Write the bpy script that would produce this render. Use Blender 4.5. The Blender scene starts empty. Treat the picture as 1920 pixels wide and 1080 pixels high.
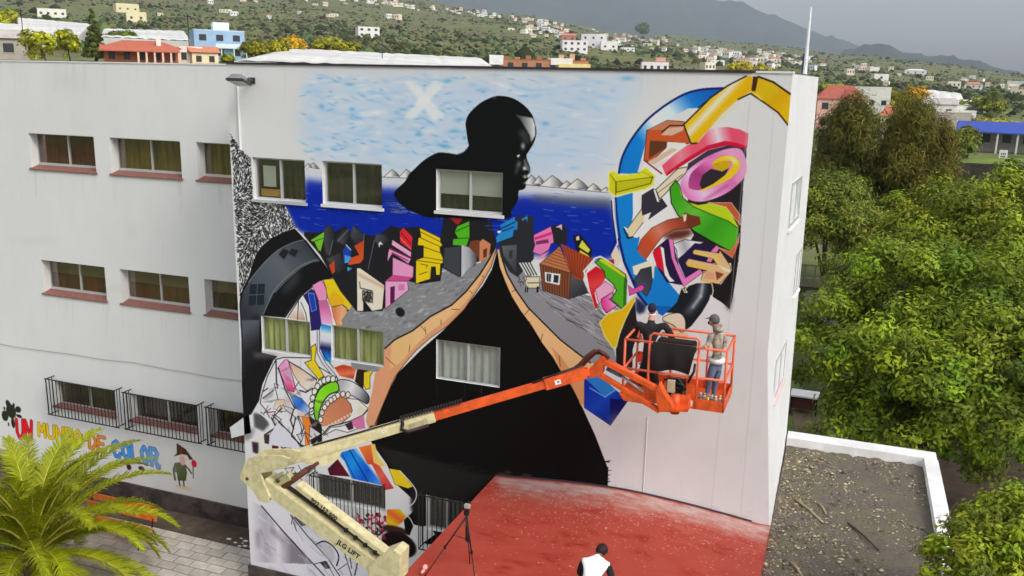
import bpy, bmesh, math, random
import numpy as np
from mathutils import Vector, Matrix
random.seed(7); rng = np.random.default_rng(7)
SC = bpy.context.scene
COL = SC.collection
rad = math.radians

# ------------------------------------------------------------------ camera
YAW, PIT, ROL, FPX = -0.356491422, 0.227954752, 0.0217434408, 1677.77
DW, CZ = 18.0, 13.46                       # camera: 18 m in front of the painted wall, 13.46 m above the yard
def _rot():
    cy, sy = math.cos(YAW), math.sin(YAW); cp, sp = math.cos(PIT), math.sin(PIT); cr, sr = math.cos(ROL), math.sin(ROL)
    B = np.array([[1,0,0],[0,0,-1],[0,1,0]], float)
    A = np.array([[cy,-sy,0],[sy,cy,0],[0,0,1]]); P = np.array([[1,0,0],[0,cp,-sp],[0,sp,cp]]); Q = np.array([[cr,-sr,0],[sr,cr,0],[0,0,1]])
    return Q @ P @ B @ A
MR = _rot()
cam_d = bpy.data.cameras.new('camera'); cam = bpy.data.objects.new('camera', cam_d); COL.objects.link(cam); SC.camera = cam
cam_d.sensor_width = 36.0; cam_d.lens = FPX/1920*36; cam_d.clip_start = 0.1; cam_d.clip_end = 30000
cm = Matrix(((MR[0][0], -MR[1][0], -MR[2][0], 0), (MR[0][1], -MR[1][1], -MR[2][1], -DW), (MR[0][2], -MR[1][2], -MR[2][2], CZ), (0,0,0,1)))
cam.matrix_world = cm

# ------------------------------------------------------------------ sky, sun, exposure
SUN_EL, SUN_AZ = rad(40), rad(62)          # azimuth measured from -Y (towards the camera) to +X
wd = bpy.data.worlds.new('World'); SC.world = wd; wd.use_nodes = True
nt = wd.node_tree; nt.nodes.clear()
wo = nt.nodes.new('ShaderNodeOutputWorld'); bg = nt.nodes.new('ShaderNodeBackground'); sk = nt.nodes.new('ShaderNodeTexSky')
sk.sky_type = 'NISHITA'; sk.sun_disc = False; sk.sun_elevation = SUN_EL; sk.sun_rotation = math.pi - SUN_AZ
sk.air_density = 1.0; sk.dust_density = 4.0; sk.ozone_density = 1.0
hs = nt.nodes.new('ShaderNodeHueSaturation'); hs.inputs['Saturation'].default_value = 0.42; hs.inputs['Value'].default_value = 1.12
nt.links.new(sk.outputs[0], hs.inputs['Color']); cn = nt.nodes.new('ShaderNodeTexNoise'); cn.inputs['Scale'].default_value = 2.6; cn.inputs['Detail'].default_value = 5; ct = nt.nodes.new('ShaderNodeTexCoord'); cmp_ = nt.nodes.new('ShaderNodeMapping'); cmp_.inputs['Scale'].default_value = (1, 1, 3.2)
nt.links.new(ct.outputs['Generated'], cmp_.inputs[0]); nt.links.new(cmp_.outputs[0], cn.inputs['Vector']); cr_ = nt.nodes.new('ShaderNodeMapRange'); cr_.inputs[1].default_value = .3; cr_.inputs[2].default_value = .7; cr_.inputs[3].default_value = .9; cr_.inputs[4].default_value = 1.1
nt.links.new(cn.outputs[0], cr_.inputs[0]); cs_ = nt.nodes.new('ShaderNodeVectorMath'); cs_.operation = 'SCALE'; nt.links.new(hs.outputs[0], cs_.inputs[0]); nt.links.new(cr_.outputs[0], cs_.inputs['Scale']); nt.links.new(cs_.outputs[0], bg.inputs[0]); nt.links.new(bg.outputs[0], wo.inputs[0])
bg.inputs[1].default_value = 0.15
sd = bpy.data.lights.new('sun', 'SUN'); so = bpy.data.objects.new('sun', sd); COL.objects.link(so)
sd.energy = 0.95; sd.angle = rad(17); sd.color = (1.0, 0.955, 0.89)
sv = Vector((math.sin(SUN_AZ)*math.cos(SUN_EL), -math.cos(SUN_AZ)*math.cos(SUN_EL), math.sin(SUN_EL)))
so.rotation_euler = sv.to_track_quat('Z', 'Y').to_euler(); so.location = sv*60
SC.view_settings.view_transform = 'Standard'; SC.view_settings.look = 'None'; SC.view_settings.gamma = 1.0
SC.view_settings.exposure = 0.62; SC.view_settings.use_curve_mapping = False
SC.render.engine = 'CYCLES'
SC.cycles.max_bounces = 6; SC.cycles.transparent_max_bounces = 12; SC.cycles.volume_bounces = 0
SC.cycles.caustics_reflective = False; SC.cycles.caustics_refractive = False

# ------------------------------------------------------------------ where photograph rays meet the real surfaces
def ray(px, py): return MR.T @ np.array([(px-960)/FPX, (py-540)/FPX, 1.0])
def W(px, py, y=0.0):
    d = ray(px, py); t = (y+DW)/d[1]; return Vector((d[0]*t, y, d[2]*t+CZ))
def G(px, py, z=0.0):
    d = ray(px, py); t = (z-CZ)/d[2]; return Vector((d[0]*t, d[1]*t-DW, z))
def proj(p):
    q = MR @ np.array([p[0], p[1]+DW, p[2]-CZ]); return 960+FPX*q[0]/q[2], 540+FPX*q[1]/q[2]

# ------------------------------------------------------------------ materials
def s2l(c): 
    c = np.asarray(c, float)/255.0
    return np.where(c <= .04045, c/12.92, ((c+.055)/1.055)**2.4)
KALB = 1.36
def A(r, g, b, k=KALB): return tuple(np.clip(s2l((r, g, b))*k, .004, .85))     # albedo of a colour seen in the photograph
MATS = {}
def mat(name, col, rough=.7, var=.12, scale=6.0, bump=0.0, bscale=None, metal=0.0, attr=None, trans=None, spec=.4, stretch=None, var2=0.0, scale2=.6, col2=None):
    if name in MATS: return MATS[name]
    m = bpy.data.materials.new(name); m.use_nodes = True; n = m.node_tree.nodes; l = m.node_tree.links
    b = n['Principled BSDF']; b.inputs['Roughness'].default_value = rough; b.inputs['Metallic'].default_value = metal
    b.inputs['Specular IOR Level'].default_value = spec
    tc = n.new('ShaderNodeTexCoord'); mp = n.new('ShaderNodeMapping'); l.new(tc.outputs['Object'], mp.inputs[0])
    if stretch: mp.inputs['Scale'].default_value = stretch
    nz = n.new('ShaderNodeTexNoise'); nz.inputs['Scale'].default_value = scale; nz.inputs['Detail'].default_value = 6; nz.inputs['Roughness'].default_value = .62
    l.new(mp.outputs[0], nz.inputs['Vector'])
    rp = n.new('ShaderNodeMapRange'); rp.inputs[1].default_value = .3; rp.inputs[2].default_value = .7; rp.inputs[3].default_value = 1-var; rp.inputs[4].default_value = 1+var
    l.new(nz.outputs[0], rp.inputs[0])
    mul = n.new('ShaderNodeVectorMath'); mul.operation = 'SCALE'; mul.inputs[0].default_value = col[:3]
    l.new(rp.outputs[0], mul.inputs['Scale']); out = mul.outputs[0]
    if col2 is not None:
        n2 = n.new('ShaderNodeTexNoise'); n2.inputs['Scale'].default_value = scale2; n2.inputs['Detail'].default_value = 5; l.new(mp.outputs[0], n2.inputs['Vector'])
        r2 = n.new('ShaderNodeMapRange'); r2.inputs[1].default_value = .42; r2.inputs[2].default_value = .6; r2.inputs[3].default_value = 0; r2.inputs[4].default_value = var2
        l.new(n2.outputs[0], r2.inputs[0])
        mx = n.new('ShaderNodeMix'); mx.data_type = 'RGBA'; l.new(r2.outputs[0], mx.inputs[0]); l.new(out, mx.inputs[6]); mx.inputs[7].default_value = (*col2[:3], 1)
        out = mx.outputs[2]
    if attr:
        at = n.new('ShaderNodeAttribute'); at.attribute_name = attr
        mm = n.new('ShaderNodeMix'); mm.data_type = 'RGBA'; mm.blend_type = 'MULTIPLY'; mm.inputs[0].default_value = 1
        l.new(out, mm.inputs[6]); l.new(at.outputs['Color'], mm.inputs[7]); out = mm.outputs[2]
    l.new(out, b.inputs['Base Color'])
    if bump:
        bp = n.new('ShaderNodeBump'); bp.inputs['Strength'].default_value = bump; bp.inputs['Distance'].default_value = .03
        bn = n.new('ShaderNodeTexNoise'); bn.inputs['Scale'].default_value = bscale or scale*6; bn.inputs['Detail'].default_value = 5
        l.new(mp.outputs[0], bn.inputs['Vector']); l.new(bn.outputs[0], bp.inputs['Height']); l.new(bp.outputs[0], b.inputs['Normal'])
    if trans:
        tr = n.new('ShaderNodeBsdfTranslucent'); ms = n.new('ShaderNodeMixShader'); ms.inputs[0].default_value = trans
        l.new(out, tr.inputs[0]); l.new(b.outputs[0], ms.inputs[1]); l.new(tr.outputs[0], ms.inputs[2])
        l.new(ms.outputs[0], n['Material Output'].inputs[0])
    MATS[name] = m; return m
def glass_mat(name, tint=(.9, .92, .9), refl=.9):
    if name in MATS: return MATS[name]
    m = bpy.data.materials.new(name); m.use_nodes = True; n = m.node_tree.nodes; l = m.node_tree.links
    n.remove(n['Principled BSDF'])
    t = n.new('ShaderNodeBsdfTransparent'); t.inputs[0].default_value = (*tint, 1)
    g = n.new('ShaderNodeBsdfGlossy'); g.inputs['Roughness'].default_value = .03; g.inputs[0].default_value = (refl, refl, refl, 1)
    lw = n.new('ShaderNodeLayerWeight'); lw.inputs[0].default_value = .5; pw = n.new('ShaderNodeMath'); pw.operation = 'POWER'; pw.inputs[1].default_value = 3.0; l.new(lw.outputs['Facing'], pw.inputs[0]); f = n.new('ShaderNodeMath'); f.operation = 'MULTIPLY_ADD'; f.inputs[1].default_value = .7; f.inputs[2].default_value = .1; l.new(pw.outputs[0], f.inputs[0]); x = n.new('ShaderNodeMixShader')
    l.new(f.outputs[0], x.inputs[0]); l.new(t.outputs[0], x.inputs[1]); l.new(g.outputs[0], x.inputs[2]); l.new(x.outputs[0], n['Material Output'].inputs[0])
    MATS[name] = m; return m
WHITE = A(197, 197, 196)
def image_mat(name, img, rough=.88, bump=.15, grime=.045):
    m = bpy.data.materials.new(name); m.use_nodes = True; n = m.node_tree.nodes; l = m.node_tree.links
    b = n['Principled BSDF']; b.inputs['Roughness'].default_value = rough; b.inputs['Specular IOR Level'].default_value = .1
    tx = n.new('ShaderNodeTexImage'); tx.image = img; tx.extension = 'EXTEND'; tx.interpolation = 'Cubic'
    uv = n.new('ShaderNodeUVMap'); uv.uv_map = 'UVMap'; l.new(uv.outputs[0], tx.inputs[0])
    tc = n.new('ShaderNodeTexCoord')
    n1 = n.new('ShaderNodeTexNoise'); n1.inputs['Scale'].default_value = .9; n1.inputs['Detail'].default_value = 8; n1.inputs['Roughness'].default_value = .65
    mp = n.new('ShaderNodeMapping'); mp.inputs['Scale'].default_value = (1.1, 1.1, .5); l.new(tc.outputs['Object'], mp.inputs[0]); l.new(mp.outputs[0], n1.inputs['Vector'])
    r = n.new('ShaderNodeMapRange'); r.inputs[1].default_value = .3; r.inputs[2].default_value = .75; r.inputs[3].default_value = 1+grime*.4; r.inputs[4].default_value = 1-grime
    l.new(n1.outputs[0], r.inputs[0])
    v = n.new('ShaderNodeVectorMath'); v.operation = 'SCALE'; l.new(tx.outputs[0], v.inputs[0]); l.new(r.outputs[0], v.inputs['Scale']); l.new(v.outputs[0], b.inputs['Base Color'])
    bn = n.new('ShaderNodeTexNoise'); bn.inputs['Scale'].default_value = 35; bn.inputs['Detail'].default_value = 4; l.new(tc.outputs['Object'], bn.inputs['Vector'])
    bp = n.new('ShaderNodeBump'); bp.inputs['Strength'].default_value = bump; bp.inputs['Distance'].default_value = .02; l.new(bn.outputs[0], bp.inputs['Height']); l.new(bp.outputs[0], b.inputs['Normal'])
    return m

# ------------------------------------------------------------------ mesh helpers
class MB:
    def __init__(s): s.v = []; s.f = []; s.m = []; s.uv = {}
    def add(s, vs, fs, mi=0):
        o = len(s.v); s.v += [tuple(v) for v in vs]
        for f in fs: s.f.append(tuple(o+i for i in f)); s.m.append(mi)
        return s
    def quad(s, a, b, c, d, mi=0): return s.add([a, b, c, d], [(0, 1, 2, 3)], mi)
    def box(s, x0, x1, y0, y1, z0, z1, mi=0, M=None):
        vs = [Vector((x, y, z)) for z in (z0, z1) for y in (y0, y1) for x in (x0, x1)]
        if M is not None: vs = [M @ v for v in vs]
        return s.add(vs, [(0,2,3,1),(4,5,7,6),(0,1,5,4),(2,6,7,3),(0,4,6,2),(1,3,7,5)], mi)
    def beam(s, p0, p1, w, h, mi=0, up=(0,0,1), w1=None, h1=None):
        p0 = Vector(p0); p1 = Vector(p1); d = (p1-p0).normalized(); sd = d.cross(Vector(up)).normalized(); u = sd.cross(d).normalized()
        w1 = w if w1 is None else w1; h1 = h if h1 is None else h1; vs = []
        for p, a, b in ((p0, w, h), (p1, w1, h1)):
            for sx, sz in ((-1,-1),(1,-1),(1,1),(-1,1)): vs.append(p+sd*sx*a/2+u*sz*b/2)
        return s.add(vs, [(0,1,2,3),(4,7,6,5),(0,4,5,1),(1,5,6,2),(2,6,7,3),(3,7,4,0)], mi)
    def tube(s, pts, r, n=8, mi=0, r1=None, cap=True):
        pts = [Vector(p) for p in pts]; k = len(pts); vs = []; fs = []
        d = (pts[1]-pts[0]).normalized(); ref = Vector((0,0,1)) if abs(d.z) < .9 else Vector((1,0,0)); sd = d.cross(ref).normalized()
        for i, p in enumerate(pts):
            t = (pts[min(i+1, k-1)]-pts[max(i-1, 0)]).normalized(); sd = (sd-t*sd.dot(t)).normalized(); u = t.cross(sd)
            rr = r[i] if isinstance(r, (list, tuple)) else (r if r1 is None else r+(r1-r)*i/(k-1))
            for j in range(n): a = 2*math.pi*j/n; vs.append(p+(sd*math.cos(a)+u*math.sin(a))*rr)
        for i in range(k-1):
            for j in range(n): fs.append((i*n+j, i*n+(j+1) % n, (i+1)*n+(j+1) % n, (i+1)*n+j))
        if cap: fs += [tuple(range(n-1, -1, -1)), tuple((k-1)*n+j for j in range(n))]
        return s.add(vs, fs, mi)
    def prism(s, pts, ext, mi=0):
        n = len(pts); pts = [Vector(p) for p in pts]; e = Vector(ext); vs = pts+[p+e for p in pts]
        fs = [tuple(range(n)), tuple(range(2*n-1, n-1, -1))]+[(i, n+i, n+(i+1) % n, (i+1) % n) for i in range(n)]
        return s.add(vs, fs, mi)
    def ball(s, c, rx, ry, rz, nu=10, nv=7, mi=0, R=None):
        vs = []; fs = []; c = Vector(c)
        for i in range(nv+1):
            t = math.pi*i/nv
            for j in range(nu):
                a = 2*math.pi*j/nu; q = Vector((rx*math.sin(t)*math.cos(a), ry*math.sin(t)*math.sin(a), rz*math.cos(t)))
                vs.append(c+(R @ q if R is not None else q))
        for i in range(nv):
            for j in range(nu): fs.append((i*nu+j, (i+1)*nu+j, (i+1)*nu+(j+1) % nu, i*nu+(j+1) % nu))
        return s.add(vs, fs, mi)
    def build(s, name, mats, parent=None, smooth=False, bevel=0.0, fix=True):
        me = bpy.data.meshes.new(name); me.from_pydata(s.v, [], s.f)
        if not isinstance(mats, (list, tuple)): mats = [mats]
        for m in mats: me.materials.append(m)
        if len(mats) > 1: me.polygons.foreach_set('material_index', s.m)
        if fix:
            bm = bmesh.new(); bm.from_mesh(me); bmesh.ops.remove_doubles(bm, verts=bm.verts, dist=1e-5); bmesh.ops.recalc_face_normals(bm, faces=bm.faces)
            if bevel: bmesh.ops.bevel(bm, geom=bm.edges[:], offset=bevel, segments=2, affect='EDGES', clamp_overlap=True)
            bm.to_mesh(me); bm.free()
        if smooth: me.shade_smooth()
        me.update(); o = bpy.data.objects.new(name, me); COL.objects.link(o)
        if parent: o.parent = parent; o.matrix_parent_inverse = Matrix.Translation(-parent_loc(parent))
        return o
def parent_loc(p):
    l = Vector((0,0,0))
    while p is not None: l += p.location+(p.matrix_parent_inverse.translation if p.parent else Vector((0,0,0))); p = p.parent
    return l
def empty(name, loc=(0,0,0)):
    o = bpy.data.objects.new(name, None); COL.objects.link(o); o.location = loc; o.empty_display_size = .3; return o
def tag(o, label=None, cat=None, group=None, kind=None):
    if label: o['label'] = label
    if cat: o['category'] = cat
    if group: o['group'] = group
    if kind: o['kind'] = kind
    return o
def mesh_np(name, V, F, mats, parent=None, col=None, smooth=False):
    me = bpy.data.meshes.new(name); V = np.asarray(V, np.float32); F = np.asarray(F, np.int32); k = F.shape[1]
    me.vertices.add(len(V)); me.vertices.foreach_set('co', V.ravel()); me.loops.add(F.size); me.polygons.add(len(F))
    me.loops.foreach_set('vertex_index', F.ravel()); me.polygons.foreach_set('loop_start', np.arange(0, F.size, k, dtype=np.int32))
    try: me.polygons.foreach_set('loop_total', np.full(len(F), k, np.int32))
    except Exception: pass
    me.materials.append(mats)
    if col is not None:
        ca = me.color_attributes.new('tone', 'FLOAT_COLOR', 'POINT'); c4 = np.ones((len(V), 4), np.float32); c4[:, :3] = col; ca.data.foreach_set('color', c4.ravel())
    me.update(calc_edges=True); me.validate()
    if smooth: me.shade_smooth()
    o = bpy.data.objects.new(name, me); COL.objects.link(o)
    if parent: o.parent = parent; o.matrix_parent_inverse = Matrix.Translation(-parent_loc(parent))
    return o

# ------------------------------------------------------------------ paint: flat colour prints for the painted wall, the lettering and the red slab
class Canvas:
    def __init__(s, w, h, topx, base):
        s.w, s.h, s.topx = w, h, topx; s.c = np.empty((h, w, 3), np.float32); s.c[:] = base
    def T(s, pts): return np.array([s.topx(*p) for p in pts], float)
    @staticmethod
    def smooth(P, k=5):
        n = len(P); out = []
        for i in range(n):
            a, b, c, d = P[i-1], P[i], P[(i+1) % n], P[(i+2) % n]
            for j in range(k):
                t = j/k; out.append(.5*((2*b)+(c-a)*t+(2*a-5*b+4*c-d)*t*t+(3*b-a-3*c+d)*t**3))
        return np.array(out)
    def _blend(s, x0, y0, m, col):
        h, w = m.shape; r = s.c[y0:y0+h, x0:x0+w]; r += (np.asarray(col, np.float32)-r)*m[..., None]
    def _mask(s, P, pad=1):
        x0 = max(int(P[:, 0].min())-pad, 0); x1 = min(int(P[:, 0].max())+pad+1, s.w); y0 = max(int(P[:, 1].min())-pad, 0); y1 = min(int(P[:, 1].max())+pad+1, s.h)
        if x1 <= x0 or y1 <= y0: return None
        w, h = x1-x0, y1-y0; X = (np.arange(w*2)+.5)/2+x0; m = np.zeros((h*2, w*2), bool); Y = (np.arange(h*2)+.5)/2+y0
        for i in range(len(P)):
            (ax, ay), (bx, by) = P[i-1], P[i]
            if ay == by: continue
            rows = np.where((ay > Y) != (by > Y))[0]
            if len(rows):
                xc = ax+(Y[rows]-ay)*(bx-ax)/(by-ay); m[rows] ^= X[None, :] < xc[:, None]
        return x0, y0, m.reshape(h, 2, w, 2).mean((1, 3)).astype(np.float32)
    def poly(s, pts, col, sm=False, soft=0, grad=None, a=1.0, out=None, ow=2.0):
        P = s.T(pts)
        if sm: P = s.smooth(P)
        r = s._mask(P, 1+int(soft*2.2))
        if r is None: return
        x0, y0, m = r
        if soft:
            k = max(int(soft), 1)
            for _ in range(2):
                for ax in (0, 1):
                    q = np.pad(m, [(k+1, k) if i == ax else (0, 0) for i in (0, 1)], mode='edge').cumsum(ax)
                    m = (q[2*k+1:]-q[:-2*k-1])/(2*k+1) if ax == 0 else (q[:, 2*k+1:]-q[:, :-2*k-1])/(2*k+1)
        col = np.array(col, np.float32)
        if grad:
            g0, g1 = s.T([grad[0], grad[1]]); d = g1-g0; h, w = m.shape
            t = np.clip(((np.arange(w)[None, :]+x0-g0[0])*d[0]+(np.arange(h)[:, None]+y0-g0[1])*d[1])/max(d @ d, 1e-6), 0, 1)
            cl = [col]+[np.array(c, np.float32) for c in grad[2:]]; n = len(cl)-1; tt = t*n; i = np.clip(tt.astype(int), 0, n-1); f = (tt-i)[..., None]
            cl = np.array(cl); col = cl[i]*(1-f)+cl[i+1]*f
        s._blend(x0, y0, m*a, col)
        if out is not None: s.line(list(P)+[P[0]], ow, out, raw=True)
    def line(s, pts, w, col, raw=False, a=1.0, sm=False, soft=.6):
        P = np.array(pts) if raw else s.T(pts)
        if sm and len(P) > 2:
            Q = []; n = len(P)
            for i in range(n-1):
                p0, p1, p2, p3 = P[max(i-1, 0)], P[i], P[i+1], P[min(i+2, n-1)]
                for j in range(5):
                    t = j/5; Q.append(.5*((2*p1)+(p2-p0)*t+(2*p0-5*p1+4*p2-p3)*t*t+(3*p1-p0-3*p2+p3)*t**3))
            P = np.array(Q+[P[-1]])
        for i in range(len(P)-1):
            p, q = P[i], P[i+1]; pad = w/2+soft+1
            x0 = max(int(min(p[0], q[0])-pad), 0); x1 = min(int(max(p[0], q[0])+pad)+1, s.w); y0 = max(int(min(p[1], q[1])-pad), 0); y1 = min(int(max(p[1], q[1])+pad)+1, s.h)
            if x1 <= x0 or y1 <= y0: continue
            d = q-p; X = np.arange(x0, x1)[None, :]+.5-p[0]; Y = np.arange(y0, y1)[:, None]+.5-p[1]
            t = np.clip((X*d[0]+Y*d[1])/max(d @ d, 1e-6), 0, 1); ds = np.hypot(X-t*d[0], Y-t*d[1])
            s._blend(x0, y0, (np.clip((w/2+soft-ds)/(2*soft), 0, 1)*a).astype(np.float32), col)
    def blob(s, x, y, rx, ry, col, a=1.0, ang=0.0, hard=1.0):
        (cx, cy), (ex, ey) = s.T([(x, y), (x+10, y)]); k = math.hypot(ex-cx, ey-cy)/10; rx *= k; ry *= k; R = int(max(rx, ry)*1.5)+2
        x0, x1, y0, y1 = max(int(cx)-R, 0), min(int(cx)+R, s.w), max(int(cy)-R, 0), min(int(cy)+R, s.h)
        if x1 <= x0 or y1 <= y0: return
        X = np.arange(x0, x1)[None, :]+.5-cx; Y = np.arange(y0, y1)[:, None]+.5-cy; c, n = math.cos(ang), math.sin(ang)
        d = np.sqrt(((X*c+Y*n)/rx)**2+((-X*n+Y*c)/ry)**2); s._blend(x0, y0, (np.clip((1-d)*hard/max(1e-3, 1)+0, 0, 1) if hard != 0 else np.exp(-d*d*2.5))*a, col)
    def image(s, name, k=KALB):
        c = np.clip(s.c, 0, 255)/255.0; l = np.where(c <= .04045, c/12.92, ((c+.055)/1.055)**2.4)*k; l = np.clip(l, .004, .85)
        e = np.where(l <= .0031308, l*12.92, 1.055*l**(1/2.4)-.055)
        img = bpy.data.images.new(name, s.w, s.h, alpha=False); px = np.ones((s.h, s.w, 4), np.float32); px[..., :3] = e[::-1]
        img.pixels.foreach_set(px.ravel()); img.update(); img.pack(); return img
def Zm(ox, oy, k=5.3194): return lambda L: [(ox+x/k, oy+y/k) for x, y in L]
MURW = {'a': (-13.42,-11.95,10.54,11.54), 'b': (-11.48,-9.91,10.55,11.55), 'c': (-8.55,-6.97,10.60,11.52), 'd': (-13.36,-11.94,6.72,7.62), 'e': (-11.34,-9.91,6.74,7.62), 'f': (-8.54,-6.95,6.65,7.60), 'g': (-11.94,-9.92,2.95,3.66), 'h': (-8.80,-7.82,2.75,3.66)}
# ------------------------------------------------------------------ the wall painting (flat paint on the wall, drawn in wall metres)
WX0, WX1, WZ0, WZ1, WPX = -14.04, -1.18, 0.0, 13.69, 108
def wall_px(px, py):
    p = W(px, py); return (p.x-WX0)*WPX, (WZ1-p.z)*WPX
def paint_mural():
    wc = (197, 197, 196)
    C = Canvas(int((WX1-WX0)*WPX), int((WZ1-WZ0)*WPX), wall_px, wc); P, L, B = C.poly, C.line, C.blob; R = random.Random(3)
    K = (14, 12, 13); WH = (206, 205, 203)
    # sky with broken blue brush marks
    P([(575,142),(1215,145),(1170,215),(1142,320),(980,345),(700,318),(580,298),(560,240)], (176,190,205), soft=22)
    for i in range(520):
        x = R.uniform(568, 1150); y = R.uniform(140, 318)
        if x > 1010 and y > 240 and R.random() < .5: continue
        w = R.uniform(8, 34); h = R.uniform(2, 6); c = R.choice([(140,178,208),(156,186,210),(124,168,206),(172,190,206),(205,206,207),(206,207,207)])
        B(x, y, w, h, c, R.uniform(.25, .6), R.uniform(-.25, .3), 0)
    for i in range(120):
        x = R.uniform(566, 1000); y = R.uniform(145, 300); B(x, y, R.uniform(6, 15), R.uniform(1.5, 3.5), R.choice([(78,150,198),(96,164,206),(110,156,188)]), .62, R.uniform(-.3, .5), 0)
    for x, y, w, h in [(596,280,12,4),(838,152,16,7),(862,224,16,5),(852,246,20,5),(836,274,22,5),(870,258,5,5),(1176,147,22,7),(655,158,16,4),(660,205,10,5),(1022,232,12,7),(905,172,9,4),(603,200,9,7),(786,252,11,6)]:
        B(x, y, w, h, (70,150,194), .6, R.uniform(-.2, .2), 0)
    P([(757,152),(778,152),(834,218),(812,226)], (207,208,208), soft=3, a=.8); P([(812,152),(834,155),(778,222),(756,222)], (207,208,208), soft=3, a=.8)
    # little pale cone islands
    def cones(L_, yb):
        for x, w, h, dy in L_:
            y = yb+dy; P([(x-w,y),(x-w*.3,y-h*.7),(x,y-h),(x+w*.45,y-h*.65),(x+w,y)], (204,203,201), grad=((x-w*.2,y),(x+w*.7,y), (90,90,90)))
            L([(x-w,y),(x-w*.3,y-h*.7),(x,y-h),(x+w*.45,y-h*.65),(x+w,y)], 1.3, (60,60,60))
    cones([(735,15,13,0),(762,16,17,3),(587,12,12,-14),(578,8,9,-16)], 331); cones([(996,17,20,4),(1010,11,14,0),(1035,26,21,6),(1062,14,12,7),(1082,24,20,11),(1112,15,13,13),(1136,12,8,15)], 344)
    L([(700,331),(760,334),(985,346),(1145,362)], 1.4, (70,70,72))
    # sea
    sea = [(572,316),(602,320),(720,333),(770,335),(940,349),(985,347),(1060,356),(1146,362),(1152,430),(1162,455),(1140,485),(1100,482),(1000,475),(930,470),(800,455),(600,445),(558,430),(540,395),(528,374),(572,380)]
    P(sea, (186,190,198)); sb = [(x, y+(20 if y < 365 and x > 560 else 0)) for x, y in sea]
    P(sb, (28,48,150), soft=8); P([(x, y+(34 if y < 370 and x > 560 else 0)) for x, y in sea], (10,36,146), soft=9)
    P([(1000,365),(1146,372),(1146,392),(1000,378)], (60,66,80), soft=6, a=.6)
    for i in range(170):
        x = R.uniform(560, 1145); y = R.uniform(352, 450); w = R.uniform(5, 18); L([(x,y),(x+w,y+w*R.uniform(.02,.16))], R.uniform(.8, 1.8), R.choice([(70,96,180),(110,130,190),(160,170,200),(18,50,170),(6,28,120)]), a=R.uniform(.3,.85))
    for i in range(60):
        x = R.uniform(715, 775); y = R.uniform(362, 400); L([(x,y),(x+R.uniform(8,26),y+R.uniform(0,4))], R.uniform(1, 2.4), R.choice([(150,154,162),(80,86,98),(40,44,60)]), a=.6)
    # the bather in profile
    Z = Zm(740, 160)
    body = Z([(0,1060),(100,960),(140,890),(190,840),(300,740),(430,672),(540,678),(620,692),(690,665),(735,610),(725,540),(712,440),(705,380),(730,300),(790,230),(870,165),(980,115),(1060,105),(1180,130),(1290,200),(1360,280),(1390,350),(1412,460),(1390,560),(1340,650),(1313,695),(1322,750),(1342,800),(1350,850),(1335,882),(1318,900),(1328,930),(1300,962),(1306,990),(1300,1022),(1270,1042),(1240,1048),(1230,1085)])+[(970,376),(958,395),(945,410),(812,408),(786,402),(760,390),(742,372)]
    P(body, (15,17,17), sm=True); L(Z([(430,672),(540,678),(620,692),(690,665),(735,610)]), 1.5, (46,48,48))
    P(Z([(1195,285),(1260,305),(1375,326),(1400,400),(1400,500),(1360,570),(1345,500),(1300,420),(1250,340)]), (196,197,196), grad=(Z([(1385,420)])[0], Z([(1250,430)])[0], (70,72,72)), soft=1)
    P(Z([(1220,460),(1290,440),(1340,520),(1350,600),(1290,560)]), (62,64,64), soft=5, a=.8)
    B(*Z([(1278,605)])[0], 6, 9, (150,152,150), .95, 0, 0); P(Z([(1212,705),(1240,688),(1257,712),(1240,722)]), (214,214,212)); B(*Z([(1245,712)])[0], 1.6, 2.2, K, 1, 0, 6)
    P(Z([(1285,735),(1305,735),(1345,830),(1350,870),(1330,880),(1290,830)]), (92,94,94), soft=2); B(*Z([(1292,828)])[0], 5, 5, (205,205,203), 1, 0, 0); B(*Z([(1235,790)])[0], 7, 10, (100,103,103), .9, .3, 0); B(*Z([(1215,850)])[0], 5, 12, (64,66,66), .8, .2, 0)
    B(*Z([(1312,862)])[0], 5, 3, K, 1, 0, 3); B(*Z([(1300,912)])[0], 6, 5, (170,170,168), .95, 0, 0); B(*Z([(1292,975)])[0], 4, 3, (120,120,120), .8, 0, 0); L(Z([(1265,935),(1320,932)]), 2, K)
    # black and white squiggle field
    Z = Zm(430, 240); Z2 = Zm(430, 430)
    sq = Z([(10,60),(60,130),(160,265),(215,300),(232,690),(240,720),(520,728),(565,790),(650,975),(700,1015)])+Z2([(560,30),(430,85),(330,160),(270,240),(230,350),(190,460),(175,540),(118,640)])+[(450,556),(432,250)]
    P(sq, (206,206,206)); Ps = C.T(sq); xx0, yy0, mk = C._mask(Ps)
    for i in range(9500):
        x = R.uniform(430, 562); y = R.uniform(250, 556); q = C.topx(x, y); iy, ix = int(q[1]-yy0), int(q[0]-xx0)
        if not (0 <= iy < mk.shape[0] and 0 <= ix < mk.shape[1]) or mk[iy, ix] < .9: continue
        a = math.sin(x*.045+y*.03)*1.2-.6+R.gauss(0,.12); n = R.uniform(.9, 2.3); dx, dy = math.cos(a)*n, math.sin(a)*n
        L([(x-dx,y-dy),(x+R.uniform(-.8,.8),y+R.uniform(-.8,.8)),(x+dx,y+dy)], R.uniform(1.0,1.6), (24,24,24))
    # the dark vault on the left
    Z = Z2
    P(Z([(650,-10),(540,30),(420,85),(320,170),(265,250),(225,370),(190,480),(150,560),(110,650),(100,760),(120,1080),(130,2000),(300,1700),(330,1080),(320,860),(560,880),(700,680),(850,560),(1000,490),(1040,480),(900,270),(760,110)]), (20,21,22))
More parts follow.
